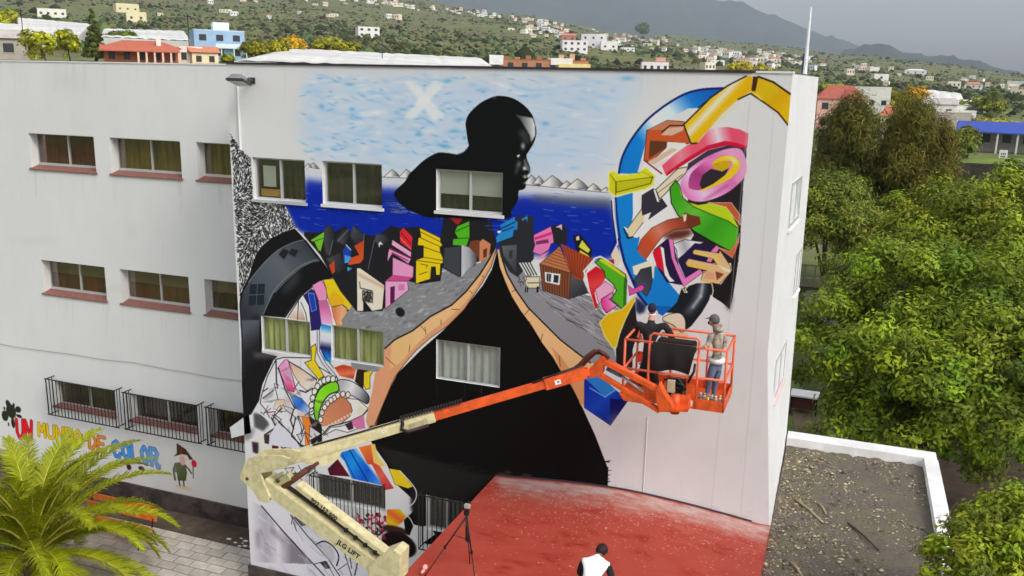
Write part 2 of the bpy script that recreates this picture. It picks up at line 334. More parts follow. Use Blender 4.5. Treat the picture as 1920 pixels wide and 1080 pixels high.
    P(Z([(770,100),(640,130),(480,210),(350,330),(240,460),(190,530),(140,620),(110,760),(120,1100),(150,1500),(230,1300),(290,1080),(310,860),(340,850),(440,640),(560,500),(700,380),(820,320),(905,300)]), (52,57,63), grad=(Z([(800,200)])[0], Z([(200,900)])[0], (84,90,97), (70,76,86), (44,46,52)))
    P(Z([(640,420),(700,400),(690,520),(560,640),(520,620)]), (70,74,80), soft=9, a=.6)
    P(Z([(850,560),(1000,480),(1040,480),(880,520),(700,680),(560,880),(530,880),(690,660)]), (46,40,40), a=.8)
    for l in ([(770,100),(640,130),(480,210),(350,330),(240,460),(190,530)], [(905,300),(820,315),(700,372),(560,490),(440,620),(340,845)], [(905,312),(820,328),(710,385),(575,500),(455,630)]): L(Z(l), 1.5, (128,132,136), sm=True)
    P(Z([(205,548),(355,542),(345,752),(190,758)]), (30,38,44)); L(Z([(280,545),(268,756)]), 1.4, (96,104,110)); L(Z([(197,655),(350,648)]), 1.4, (96,104,110))
    for c in ([(490,250),(540,190),(600,215),(545,300)], [(590,245),(620,190),(690,210),(655,275)]): P(Z(c), (30,32,36), soft=1)
    P(Z([(220,850),(300,850),(295,1000),(240,1080),(230,1000)]), (34,38,48), soft=4)
    L(Z([(670,0),(760,92),(860,222),(960,352),(1040,472),(1150,592),(1250,742),(1310,882),(1345,995)]), 3, (200,199,196), sm=True); L(Z([(655,8),(750,110),(850,240),(940,360),(1020,470)]), 3, K, sm=True)
    # upper collage inside the vault
    P(Z([(560,900),(700,700),(850,560),(940,500),(1040,488),(1150,600),(1250,760),(1320,1000),(1330,1180),(560,1180)]), WH)
    P(Z([(590,880),(690,730),(690,900)]), (206,196,188), grad=(Z([(650,800)])[0], Z([(650,900)])[0], (188,160,140))); P(Z([(700,740),(740,830),(760,910),(690,900)]), (204,200,198), grad=(Z([(700,780)])[0], Z([(730,910)])[0], (178,140,120)))
    for l in ([(690,700),(680,900)], [(715,730),(760,830),(775,915)], [(740,650),(790,720),(810,910)], [(800,560),(700,690),(580,880)]): L(Z(l), 2.2, K)
    P(Z([(735,660),(820,590),(860,620),(890,720),(920,940),(905,985),(820,1010),(812,880),(790,760)]), (38,32,92)); P(Z([(785,635),(845,640),(868,800),(820,820)]), (26,58,158), out=(120,160,210), ow=1.5)
    P(Z([(825,558),(910,508),(940,530),(975,620),(970,712),(890,715),(862,640)]), (212,132,172), out=(70,20,50), ow=1.5); P(Z([(890,722),(985,716),(1022,860),(1030,950),(918,940)]), (186,92,142), grad=(Z([(950,760)])[0], Z([(960,940)])[0], (222,160,196)))
    P(Z([(935,500),(1040,490),(1150,602),(1250,760),(1320,985),(1250,985),(1230,900),(1180,790),(1130,750),(1020,770),(980,680),(962,580)]), (214,182,24), out=K, ow=1.4); P(Z([(1040,610),(1150,700),(1130,745),(1020,765),(985,690)]), (205,150,30), soft=3, a=.8)
    P(Z([(1020,780),(1122,750),(1172,792),(1216,900),(1228,975),(1070,955),(1040,880)]), (202,112,66), grad=(Z([(1040,860)])[0], Z([(1200,900)])[0], (216,160,118), (198,118,70)), out=(120,60,30), ow=1.2)
    for i in range(9): B(*Z([(1178+i*7, 810+i*20)])[0], 1.4, 1.8, K, 1, 0, 5)
    Z = Zm(430, 600)
    P(Z([(805,0),(915,0),(905,92),(815,108)]), (36,28,90)); P(Z([(815,108),(882,95),(872,262),(820,252)]), (205,203,204)); P(Z([(915,35),(1015,60),(1015,430),(950,400),(905,280)]), (30,130,190), grad=(Z([(960,60)])[0], Z([(960,420)])[0], (200,205,212), (190,190,200), (30,30,80), (24,100,190), (60,150,205)))
    # left dark flank and the lower collage
    P(Z([(125,0),(300,0),(300,320),(480,360),(440,400),(330,640),(292,820),(165,730)]), (76,80,88), grad=(Z([(150,100)])[0], Z([(340,420)])[0], (36,34,38), (24,22,24))); P(Z([(240,330),(420,330),(520,345),(420,372),(250,372)]), (120,114,116), soft=6, a=.6)
    face = [(465,392),(540,372),(850,378),(830,430),(1080,580),(1060,650),(900,640),(850,700),(800,900),(800,960),(680,960),(720,1080),(700,1340),(560,1300),(440,985),(308,832),(318,760),(380,560)]
    P(Z(face), (203,201,204), out=K, ow=2.4)
    P(Z([(480,480),(550,398),(585,396),(664,690),(640,718),(580,702),(520,560)]), (214,140,180), grad=(Z([(560,420)])[0], Z([(630,700)])[0], (212,130,172), (198,56,104)), out=(90,20,50), ow=1.6); L(Z([(560,400),(655,700)]), 2, (226,180,205))
    P(Z([(590,410),(700,470),(870,600),(852,682),(770,702),(700,642),(640,540)]), (196,168,140), grad=(Z([(640,450)])[0], Z([(780,690)])[0], (206,196,188)), out=K, ow=1.4); L(Z([(590,410),(740,500),(870,590)]), 2.6, K)
    P(Z([(600,730),(720,780),(812,890),(800,952),(662,882)]), (64,140,200), grad=(Z([(620,760)])[0], Z([(780,930)])[0], (40,90,180), (190,200,215)), out=K, ow=1.3); P(Z([(660,880),(800,950),(790,970),(690,960)]), (190,178,172))
    P(Z([(440,882),(472,790),(552,790),(562,850),(510,922)]), (198,172,144), grad=(Z([(520,800)])[0], Z([(500,920)])[0], (206,198,192)), out=(110,80,60), ow=1)
    for l in ([(340,710),(385,680)], [(335,780),(440,700)], [(480,640),(480,680)], [(465,395),(470,640)], [(490,480),(560,700),(640,860),(655,880)], [(560,860),(620,880),(650,890)], [(640,890),(610,1000),(640,1080)], [(700,700),(760,720),(830,680)]): L(Z(l), R.uniform(2, 4.5), (26,24,28))
    P(Z([(330,780),(440,700),(430,760),(360,800)]), (130,128,134), soft=3, a=.7); P(Z([(560,700),(590,800),(640,900),(600,960),(560,880)]), (168,160,164), soft=4, a=.6)
    P(Z([(750,425),(815,400),(820,330),(812,270),(860,238),(866,290),(852,400),(945,560),(890,592)]), (216,184,24), out=K, ow=1.8)
    P(Z([(875,92),(900,92),(900,310),(962,430),(1072,562),(1040,572),(925,430),(876,330)]), (190,188,206), out=K, ow=1.6); L(Z([(905,280),(950,360),(1040,480)]), 2, K)
    P(Z([(1040,470),(1130,440),(1270,470),(1240,592),(1100,560)]), (176,62,34), grad=(Z([(1150,470)])[0], Z([(1180,590)])[0], (206,110,80), (150,46,24)), out=(230,190,180), ow=2); P(Z([(1280,470),(1400,482),(1345,540),(1335,690),(1250,612)]), (40,28,22)); P(Z([(1340,520),(1445,488),(1402,560),(1402,680),(1360,692),(1338,640)]), (214,184,28), out=K, ow=1.4)
    P(Z([(1420,540),(1500,480),(1560,490),(1550,570),(1440,560)]), (206,190,168)); 
    P(Z([(800,960),(920,1040),(930,1300),(830,1280),(780,1100)]), (34,26,26))
    P(Z([(1080,605),(1180,598),(1270,640),(1345,700),(1395,770),(1372,835),(1290,790),(1200,742),(1100,712)]), (160,160,164), grad=(Z([(1120,640)])[0], Z([(1380,800)])[0], (206,206,206), (150,150,154), (60,60,64)), out=K, ow=2, sm=True)
    P(Z([(1060,612),(1090,702),(1000,742),(940,812),(902,900),(882,1010),(850,962),(843,850),(870,740),(935,655)]), (112,190,30), grad=(Z([(960,660)])[0], Z([(870,980)])[0], (132,205,40), (96,168,26)), out=K, ow=3, sm=True)
    for x, y in ((905,628),(878,662),(850,712),(830,778),(818,850),(820,912),(945,602),(985,588),(1032,588)): B(*Z([(x,y)])[0], 5.4, 7.4, K, 1, .5, 5); B(*Z([(x,y)])[0], 4, 6, (210,206,196), 1, .5, 5)
    P(Z([(920,1050),(948,905),(1010,822),(1100,758),(1170,780),(1222,860),(1225,930),(1150,1000),(1000,1045)]), (178,110,78), grad=(Z([(1150,800)])[0], Z([(960,1030)])[0], (190,122,88)), sm=True)
    P(Z([(1160,780),(1280,790),(1382,880),(1332,950),(1222,1002),(1100,1042),(1200,960),(1226,900),(1210,840)]), (207,203,198), out=K, ow=1.4); P(Z([(1290,850),(1375,880),(1330,940),(1270,930)]), (200,184,160), soft=4, a=.7)
    for x, y in ((1080,752),(1045,780),(1012,800),(978,832),(950,870),(922,922),(910,992),(1132,738),(1182,744)): B(*Z([(x,y)])[0], 5, 6.6, K, 1, .4, 5); B(*Z([(x,y)])[0], 3.9, 5.2, (208,200,190), 1, .4, 5)
    for i in range(8): B(*Z([(1000+i*30, 1050-i*16)])[0], 2.6, 2.6, (214,180,160), 1, 0, 5)
    L(Z([(930,1140),(1000,1060),(1200,1010),(1330,950),(1395,880)]), 3, K); P(Z([(940,1150),(1010,1070),(1100,1060),(1180,1040),(1280,1000),(1290,1080),(1180,1120),(1060,1090)]), (206,204,202), out=K, ow=1.5)
    P(Z([(1210,1005),(1340,945),(1355,1080),(1280,1090),(1240,1060)]), (190,104,148)); P(Z([(1150,1040),(1220,1010),(1240,1080),(1190,1100)]), (60,30,46))
    P(Z([(720,960),(792,970),(842,1130),(800,1240),(760,1260),(750,1080)]), (216,120,40), out=(150,60,20), ow=1.5)
    for i in range(46):                     # airbrushed greys over the white facets
        x = R.uniform(490, 600); y = R.uniform(690, 900)
        if x < 500+(760-y)*.3 and y < 760: continue
        a = R.uniform(-1.2, 1.2); n = R.uniform(6, 22); w = R.uniform(3, 8); dx, dy = math.cos(a)*n, math.sin(a)*n
        P([(x-dx,y-dy),(x+dx,y+dy),(x+dx*.2-dy/n*w,y+dy*.2+dx/n*w)], R.choice([(120,116,124),(90,86,94),(150,146,156),(176,160,150),(60,56,64)]), soft=R.uniform(1,3), a=R.uniform(.35,.8))
    for i in range(44):                     # small broken facets, outlined
        x = R.uniform(486, 596); y = R.uniform(688, 905); n = R.uniform(5, 15)
        if x < 500+(760-y)*.3 and y < 760 or (x > 530 and y < 800): continue
        q = [(x+n*R.uniform(.5,1.2)*math.cos(k*2.1+i), y+n*R.uniform(.5,1.3)*math.sin(k*2.1+i)) for k in range(3)]
        P(q, R.choice([(206,205,208),(150,148,156),(84,80,88),(40,36,42),(190,168,148),(204,160,180),(120,150,190),(178,176,184)]), grad=(q[0], q[1], R.choice([(206,205,208),(110,106,114)])), out=(24,22,26), ow=R.uniform(1,2.2), a=.95)
    for i in range(16):
        x = R.uniform(500, 600); y = R.uniform(700, 900); L([(x,y),(x+R.uniform(-24,24),y+R.uniform(8,34))], R.uniform(1.4,2.8), (30,28,32))
    # sharp grey shards, lower left
    Z = Zm(430, 780)
    P(Z([(160,0),(300,-40),(420,30),(460,120),(400,180),(205,240),(120,250),(165,130)]), (198,198,202)); P(Z([(240,-30),(330,-20),(400,80),(340,150),(250,110)]), (74,74,78), soft=3); P(Z([(130,150),(260,120),(210,240),(130,240)]), (110,108,112), soft=5, a=.8)
    L(Z([(290,-40),(390,40),(430,120),(360,180),(205,240)]), 4, (206,206,206)); L(Z([(420,20),(470,110),(350,190)]), 5, (60,54,58)); L(Z([(430,-10),(640,200),(720,330)]), 3, K)
    P(Z([(400,200),(480,60),(640,210),(720,330),(560,310),(400,280)]), (196,194,204)); P(Z([(345,190),(400,180),(395,280),(350,270)]), (60,44,46)); P(Z([(205,235),(345,190),(350,270),(210,250)]), (198,197,190))
    P(Z([(290,270),(430,290),(430,400),(290,390)]), (196,196,186)); P(Z([(225,255),(290,265),(290,380),(235,360)]), (50,36,42), soft=2); P(Z([(425,290),(490,300),(485,400),(430,400)]), (72,30,34)); L(Z([(520,310),(560,350),(700,330)]), 4, (40,36,40))
    L(Z([(660,20),(620,200),(760,330)]), 3.4, K); L(Z([(690,0),(740,110),(720,200)]), 2.4, K)
    # curbs, road and paved ground
    Zb = Zm(640, 360, 3.0); Zc = Zm(640, 720, 3.0)
    lo = Zb([(865,312),(830,380),(780,460),(700,560),(620,635),(500,700),(400,780),(300,830),(245,880)]); ro = Zb([(895,318),(905,380),(930,460),(980,550),(1050,650),(1140,740),(1230,830),(1320,900),(1400,960)])
    P(lo+[(721,700),(660,690),(640,600),(670,560),(720,540),(800,520),(845,505),(900,480)], (122,123,126)); P(ro+[(1158,690),(1140,600),(1110,555),(1060,550),(1000,520),(940,475)], (126,126,130))
    for i in range(520):
        x = R.uniform(650, 920); y = R.uniform(490, 650)
        if x+1.25*(y-490) < 700 or (y > 660-(x-700)*.62 and x > 700): continue
        a = R.uniform(-.9, .1); n = R.uniform(3, 11); L([(x,y),(x+n*math.cos(a),y+n*math.sin(a))], R.uniform(1.5, 5), R.choice([(168,168,172),(150,150,154),(90,92,98),(70,72,78),(182,182,184)]), a=R.uniform(.25,.6), soft=2)
    for i in range(330):
        x = R.uniform(985, 1165); y = R.uniform(530, 655)
        if y > 545+(x-985)*.72 or y < 525+(x-985)*.1: continue
        n = R.uniform(10, 34); L([(x,y),(x+n*.9,y+n*R.uniform(.3,.75))], R.uniform(1, 2.6), R.choice([(40,40,44),(60,60,64),(178,178,182),(165,160,170),(96,90,98)]), a=R.uniform(.35,.8))
    B(*Zb([(330,675)])[0], 10, 9, (26,26,30), 1, .3, 4)
    P([(932,470),(940,500),(952,525),(970,560),(998,595),(1020,625),(1050,680),(1070,720),(1092,765),(1115,815),(1140,880),(1139,912),(1110,930),(930,940),(875,1020),(800,1020),(760,1000),(757,975),(775,958),(778,940),(740,905),(725,870),(700,835),(685,810),(700,790),(715,760),(745,700),(790,655),(830,620),(860,590),(885,560),(905,535),(922,505)], (13,10,10))
    P([(708,835),(760,850),(860,880),(930,892),(870,945),(845,990),(780,985),(770,950),(770,905),(728,870)], (30,27,26), soft=4)
    for i in range(60): x = R.uniform(730, 900); y = 842+(x-700)*.2+R.uniform(-6, 6); L([(x,y),(x+R.uniform(4,20),y+R.uniform(0,4))], 1.2, (44,42,40), a=.5)
    li = Zb([(872,318),(842,420),(792,510),(730,600),(690,660),(600,750),(500,820),(420,890),(360,960),(300,1040),(280,1085)])+Zc([(238,105),(188,225)])
    P(lo+[(721,690),(703,700),(697,740),(690,765),(686,790),(690,800)]+li[::-1], (196,140,100)); P(lo+[(721,690),(735,680)]+Zb([(400,880),(480,800),(590,720),(690,630),(760,530),(820,430),(862,330)]), (206,164,112), grad=((900,500),(730,680),(214,172,122)))
    P(Zb([(245,880),(300,840),(400,790),(420,860),(330,960),(250,1010)]), (205,166,112)); P([(721,655),(735,645),(730,700),(703,800),(690,795),(697,740)], (200,140,106), soft=3)
    for a, b in (((470,760),(475,800)), ((385,860),(380,900)), ((250,930),(300,975)), ((620,660),(660,660)), ((560,720),(560,745)), ((720,555),(735,570)), ((790,470),(800,480)), ((440,745),(470,780))): L(Zb([a, b]), 1.5, (88,50,28))
    P(ro+[(1130,710),(1110,745),(1095,765)]+[(x, y) for x, y in Zb([(1290,1085),(1230,1000),(1190,930),(1130,850),(1070,750),(1010,670),(960,590),(920,500),(890,420),(876,325)])], (206,164,116)); P(Zb([(1180,870),(1230,920),(1300,1020),(1350,1090),(1360,1200),(1340,1180),(1290,1085),(1230,1000)]), (190,134,88))
    P(Zc([(1290,-30),(1360,-40),(1366,110),(1345,120)]), (196,140,96))
    for a, b in (((1030,690),(1060,655)), ((1060,730),(1060,760)), ((1225,920),(1230,980)), ((960,560),(975,550)), ((1130,800),(1120,840))): L(Zb([a, b]), 1.5, (88,50,28))
    for l in (lo, ro): L(l, 3.6, (22,17,14))
    L(li, 1.6, (60,34,22))
    # the painted village
    Z = Zm(600, 380)
    P(Z([(0,300),(100,215),(150,290),(250,230),(310,300),(350,225),(430,310),(520,330),(600,310),(700,230),(780,250),(990,240),(1200,350),(1230,150),(1480,150),(1700,180),(1760,400),(1740,470),(1650,560),(1480,650),(1390,745),(1220,650),(1200,780),(1000,810),(870,780),(860,880),(700,1010),(640,1050),(620,1080),(360,1080),(200,880),(0,520),(-160,330),(-160,290)]), (30,30,33))
    for q in ([(20,290),(100,215),(140,300),(110,520),(60,520)], [(160,380),(260,240),(300,290),(240,420)], [(330,230),(430,320),(440,400),(360,420),(300,330)], [(560,310),(640,320),(700,380),(590,420),(540,380)], [(60,560),(200,500),(250,640),(180,700)]): P(Z(q), (70,72,76), grad=(Z([q[0]])[0], Z([q[2]])[0], (36,37,40)), soft=2)
    for l in ([(440,310),(430,400)], [(540,380),(480,660)], [(130,370),(90,520)], [(280,270),(180,380)]): L(Z(l), 2, (112,114,118), a=.8)
    P(Z([(580,410),(600,385),(630,420),(600,415),(590,450)]), (200,200,200))
    P(Zm(430,430)([(802,110),(950,18),(946,90),(912,225),(882,205),(850,130)]), (104,170,40), out=K, ow=1.4); L(Zm(430,430)([(830,125),(945,85)]), 2, (40,80,20))
    P(Z([(340,430),(440,375),(432,560),(400,602),(280,622),(300,550),(390,520)]), (172,66,32), grad=(Z([(340,430)])[0], Z([(380,600)])[0], (196,76,40))); P(Z([(225,480),(265,415),(312,470),(300,590),(240,610)]), (30,60,150)); P(Z([(245,520),(310,540),(285,600),(245,600)]), (70,140,200)); L(Z([(260,420),(305,470)]), 3, (150,190,220)); P(Z([(90,620),(140,580),(150,690),(120,710)]), (176,66,36)); P(Z([(270,640),(320,655),(275,685)]), (60,140,200))
    P(Z([(795,290),(830,250),(920,340),(912,475),(800,395)]), (196,36,46)); L(Z([(810,300),(905,410)]), 2.2, (90,10,20)); L(Z([(800,350),(905,465)]), 2, (230,120,120))
    P(Z([(720,368),(910,492),(906,545),(712,420)]), (222,150,186), out=K, ow=1); P(Z([(690,462),(905,560),(880,606),(720,500),(672,585),(680,500)]), (220,140,180)); L(Z([(700,455),(900,550)]), 3, (110,30,70)); L(Z([(720,500),(870,575)]), 4, (140,60,100)); P(Z([(725,545),(932,640),(926,745),(722,722)]), (214,138,178), out=(90,30,60), ow=1)
    P(Z([(722,722),(926,742),(862,790),(650,782)]), (184,66,124)); P(Z([(650,782),(872,782),(882,872),(752,975),(720,1002),(650,1058)]), (214,150,188), out=(60,20,40), ow=1.2); P(Z([(700,842),(745,830),(742,985),(700,1012)]), (84,26,62)); P(Z([(780,815),(840,810),(840,870),(782,880)]), (190,110,150))
    P(Z([(365,650),(400,650),(640,820),(640,862),(622,1062),(520,1082),(368,1082)]), (205,198,180), out=K, ow=1.6); P(Z([(370,690),(640,830),(640,862),(400,740)]), (190,160,136), soft=2); L(Z([(395,790),(400,850),(520,880)]), 2.2, K); P(Z([(420,870),(530,890),(525,1000),(420,980)]), (60,58,56), soft=1)
    for i in range(16): x = R.uniform(425, 525); y = R.uniform(880, 990); L(Z([(x,y),(x+R.uniform(-15,15),y+R.uniform(-30,30))]), 1.6, R.choice([(200,196,182),K]))
    P(Z([(430,960),(520,1080),(430,1090)]), (26,24,24))
    P(Z([(990,248),(1200,350),(1200,392),(1222,420),(1195,450),(1200,490),(1226,552),(1226,600),(1202,612),(1196,722),(1155,722),(1150,640),(1110,640),(1100,762),(1000,792),(953,812),(955,570),(1030,545),(1030,430),(970,425),(980,348),(1005,340)]), (214,182,22), out=K, ow=1.4)
    for l in ([(1000,290),(1190,385)], [(990,345),(1200,440)], [(1030,440),(1200,500)], [(960,575),(1220,610)], [(1040,545),(1220,575)], [(990,715),(1070,690)], [(1000,610),(1070,625),(1060,650)]): L(Z(l), 1.7, (80,62,10))
    P(Z([(1365,235),(1490,178),(1492,340),(1462,432),(1320,424),(1325,362),(1372,350),(1338,292)]), (72,164,30), out=K, ow=1.2); L(Z([(1345,290),(1490,225)]), 2, (24,70,14)); L(Z([(1330,360),(1480,350)]), 2, (24,70,14)); P(Z([(1290,150),(1425,158),(1372,225)]), (150,34,36), soft=1)
    P(Z([(1240,452),(1402,432),(1396,742),(1230,642)]), (56,60,64)); P(Z([(1410,420),(1472,440),(1562,462),(1562,600),(1482,652),(1408,742)]), (176,180,184), grad=(Z([(1410,560)])[0], Z([(1560,560)])[0], (150,154,158), (72,74,78)))
    P(Z([(1500,382),(1592,370),(1590,600),(1560,520),(1480,440)]), (104,56,38)); P(Z([(1590,392),(1622,360),(1702,412),(1682,545),(1588,592)]), (186,120,84)); P(Z([(1625,470),(1665,450),(1660,540),(1628,550)]), (90,44,30)); L(Z([(1560,600),(1600,590)]), 3, (210,204,196))
    for l in ([(1650,230),(1800,230)], [(1680,270),(1760,270)]): L(Z(l), 2, (60,80,180), a=.7)
    B(937, 435, 6, 3, (208,212,230), 1, 0, 4)
    Z = Zm(850, 380)
    P(Z([(440,380),(600,300),(620,140),(740,125),(800,142),(800,560),(640,742),(560,690),(470,540)]), (38,40,43)); P(Z([(480,430),(632,420),(622,702),(500,525)]), (84,88,92), grad=(Z([(500,450)])[0], Z([(620,650)])[0], (54,58,62))); P(Z([(555,480),(590,470),(585,560),(555,550)]), (46,48,52))
    P(Z([(612,140),(612,180),(640,190),(634,272),(600,270),(590,342),(430,402),(424,342),(480,280),(465,222)]), (34,122,182)); L(Z([(470,260),(610,195)]), 3, (14,40,90)); L(Z([(490,285),(600,240)]), 3, (16,50,110)); L(Z([(440,400),(600,340)]), 2, (16,30,50)); P(Z([(676,162),(738,130),(738,196),(720,160),(690,182)]), (40,120,176))
    P(Z([(970,232),(1100,215),(1132,260),(1132,410),(1060,422),(985,400)]), (34,34,37)); P(Z([(800,322),(970,235),(992,330),(1000,400),(972,410),(950,470),(870,522),(790,492),(812,420),(800,370)]), (206,112,164), out=(70,20,50), ow=1); P(Z([(810,345),(980,290),(975,320),(810,372)]), (196,40,112)); P(Z([(820,385),(945,362),(950,400),(822,418)]), (110,44,84)); P(Z([(830,560),(880,520),(960,480),(880,560)]), (206,130,170)); P(Z([(1015,245),(1080,212),(1082,278),(1060,250)]), (200,170,186))
    P(Z([(1190,330),(1260,310),(1380,460),(1370,560),(1240,520)]), (24,24,27), soft=1); P(Z([(1282,372),(1362,470),(1342,502),(1248,440)]), (196,192,70)); P(Z([(1262,470),(1356,532),(1342,556),(1250,520)]), (204,186,50)); P(Z([(1222,342),(1250,328),(1256,370),(1226,378)]), (205,196,160))
    P(Z([(1170,700),(1222,760),(1292,770),(1345,900),(1150,962)]), (74,76,80), grad=(Z([(1200,760)])[0], Z([(1300,900)])[0], (44,46,50))); P(Z([(1068,408),(1395,560),(1300,690),(1290,772),(1222,762),(1170,700)]), (150,62,36)); P(Z([(1060,428),(1172,702),(858,612)]), (170,106,68), out=(50,24,14), ow=1.2); P(Z([(860,612),(1172,702),(1150,962),(888,872)]), (116,68,44), out=(40,20,12), ow=1)
    for i in range(7): t = i/7; L(Z([(1060-200*t+20*t, 440+170*t),(1065+105*t, 450+250*t)]), 1.4, (84,44,24))
    for i in range(11): t = i/11; L(Z([(865+300*t, 620+85*t),(892+262*t, 870+90*t)]), 1.5, (58,32,20))
    for i in range(9): t = (i+.5)/9; L(Z([(1080+310*t, 420+140*t),(1180+110*t, 710+60*t)]), 1.4, (92,34,18))
    P(Z([(910,690),(1066,712),(1056,822),(914,790)]), (206,206,204)); P(Z([(928,705),(975,712),(968,790),(928,782)]), (40,40,44)); P(Z([(1000,718),(1050,726),(1042,802),(996,792)]), (40,40,44)); L(Z([(950,705),(948,790)]), 1.2, (190,190,190))
    P(Z([(650,598),(782,595),(862,722),(722,722)]), (200,202,198)); [L(Z([(675+i*30,600),(745+i*28,720)]), 3, (46,48,50)) for i in range(4)]; P(Z([(700,740),(862,738),(856,850),(732,852)]), (198,190,160), out=(40,36,30), ow=1.4); L(Z([(740,800),(850,798)]), 2, (60,50,40)); [L(Z([(x,840),(x-4,890)]), 2.4, K) for x in (720,740,835,845)]
    for i in range(30): x = R.uniform(640, 720); y = R.uniform(740, 840); L(Z([(x,y),(x+R.uniform(-20,20),y+R.uniform(-20,20))]), 1.5, R.choice([K,(150,150,150),(80,80,80)]))
    # big mask-like head on the right
    Z = Zm(1120, 290)
    P(Z([(1480,-160),(1482,0),(1452,300),(1432,600),(1420,900),(1400,1080),(900,1080),(900,440),(880,200),(900,110),(1000,30),(1200,-60)]), (34,29,34))
    P(Z([(350,390),(470,100),(560,-200),(840,-300),(900,100),(870,180),(720,330),(720,480),(780,620),(900,700),(960,800),(800,1060),(600,1080),(500,1080),(400,830),(330,720)]), (208,207,205))
    Z = Zm(1120, 130)
    arc = [(212,1035),(238,900),(300,760),(400,612),(520,480),(700,342),(880,242),(1050,200),(1262,188),(1120,290),(1010,382),(900,392),(750,472),(620,542),(540,600),(490,650),(466,780),(425,930),(392,1045)]
    P(Z(arc), (16,112,186), grad=(Z([(300,900)])[0], Z([(1150,220)])[0], (18,116,190), (205,214,222), (190,206,220), (24,110,186), (20,80,160))); L(Z(arc[:9]), 4.5, (20,32,96), sm=True); L(Z([(1000,385),(1130,285),(1262,188)]), 2, (16,20,60))
    P(Z([(490,610),(692,510),(862,522),(872,600),(932,722),(900,742),(690,722),(682,782),(552,902),(500,922),(463,905)]), (180,78,38), out=(50,20,10), ow=1.4); P(Z([(500,602),(692,512),(862,524),(866,590),(760,600),(660,606)]), (178,110,78)); P(Z([(520,710),(692,720),(690,772),(510,895)]), (86,52,32)); P(Z([(630,655),(700,590),(860,570),(850,610),(740,660)]), (196,160,136)); L(Z([(640,625),(720,560),(850,560)]), 2.4, (40,20,12)); P(Z([(692,722),(885,736),(790,806),(700,770)]), (206,204,196)); P(Z([(500,922),(742,782),(795,802),(562,952)]), (194,166,144)); P(Z([(560,955),(720,880),(640,960),(600,990)]), (206,186,186))
    L(Z([(463,905),(560,980),(640,1040)]), 3, (110,30,24))
    P(Z([(1110,600),(1200,580),(1300,575),(1420,600),(1502,640),(1492,772),(1400,740),(1270,718),(1100,762),(900,882),(720,1042),(682,1062),(640,962),(760,852),(900,752),(1000,732)]), (212,80,102), grad=(Z([(700,900)])[0], Z([(1490,680)])[0], (226,120,130), (212,78,98), (214,84,106), (214,190,198), (208,70,96), (206,80,104)))
    P(Z([(1492,772),(1400,736),(1270,712),(1100,758),(900,878),(688,1028),(688,1066),(760,1012),(920,912),(1100,802),(1300,757),(1482,792)]), (184,22,52)); P(Z([(900,940),(1100,806),(1300,760),(1482,794),(1462,850),(1300,800),(1120,852),(980,962),(900,1012)]), (58,48,66))
    P(Z([(858,550),(990,420),(1130,280),(1300,160),(1480,68),(1545,70),(1530,218),(1400,300),(1250,432),(1130,572),(1040,672),(992,736),(930,742)]), (208,168,16), grad=(Z([(1090,340)])[0], Z([(1230,470)])[0], (206,200,186), (208,166,14), (202,156,12))); P(Z([(1130,572),(1250,432),(1400,300),(1410,330),(1280,450),(1140,600)]), (205,190,140), soft=5, a=.7)
    for l in ([(858,550),(990,420),(1130,280),(1300,160),(1480,68)], [(858,550),(930,740),(990,735)], [(1400,300),(1525,240)]): L(Z(l), 2.8, (30,22,20))
    P(Z([(1555,72),(1612,72),(1752,128),(1920,246),(1906,565),(1800,432),(1660,332),(1530,244),(1530,215)]), (200,160,14), grad=(Z([(1600,130)])[0], Z([(1840,420)])[0], (196,166,20), (198,150,10), (206,164,14))); P(Z([(1550,68),(1602,78),(1572,222),(1532,212)]), (66,34,20)); L(Z([(1600,72),(1752,128),(1920,246)]), 3.6, (34,22,14)); L(Z([(1530,244),(1660,332),(1800,432),(1905,565)]), 3, (40,26,14)); P(Z([(1530,222),(1600,250),(1650,310),(1620,300)]), (216,190,80), soft=1)
    Z = Zm(1120, 290)
    P(Z([(900,120),(1000,36),(1130,-20),(1300,-70),(1430,-52),(1462,80),(1330,150),(980,200)]), (58,48,66), a=.6)
    ring = [(823,310),(868,190),(980,90),(1130,0),(1300,-60),(1430,-50),(1482,80),(1470,205),(1380,312),(1250,402),(1080,462),(960,464),(880,422)]
    P(Z(ring), (200,110,165), grad=(Z([(900,420)])[0], Z([(1350,60)])[0], (222,180,208), (208,130,178), (196,100,158), (206,140,180)), sm=True)
    P(Z([(905,300),(930,190),(1040,90),(1150,30),(1290,-5),(1400,40),(1402,110),(1310,202),(1180,292),(1040,352),(930,342)]), (168,66,128), grad=(Z([(930,330)])[0], Z([(1100,60)])[0], (150,50,110), (206,110,170)), sm=True)
    P(Z([(1140,92),(1220,22),(1330,10),(1395,42),(1422,112),(1342,222),(1200,302),(1050,358),(1028,346),(1180,262),(1290,182),(1340,112),(1330,62),(1262,72),(1180,132)]), (212,176,30), sm=True); P(Z([(1240,30),(1330,14),(1392,50),(1400,110),(1350,80),(1320,40)]), (216,206,150), soft=3, a=.9)
    P(Z([(1015,295),(1048,200),(1130,140),(1240,166),(1312,130),(1272,202),(1150,292),(1040,345)]), (42,36,42)); P(Z([(1140,92),(1250,62),(1332,72),(1310,132),(1240,168),(1150,132)]), (184,146,20))
    for i in range(26): t = i/26; L(Z([(1290-240*t, 300+150*t-0),(1310-230*t, 300+160*t)]), 4, (150,70,120), a=.25, soft=3)
    P(Z([(1420,150),(1480,80),(1470,205),(1400,290),(1370,240)]), (208,140,170), soft=3, a=.7)
    col = [(178,428),(350,378),(352,600),(332,722),(420,822),(392,962),(440,1062),(500,1090),(275,1090),(214,900),(187,700)]
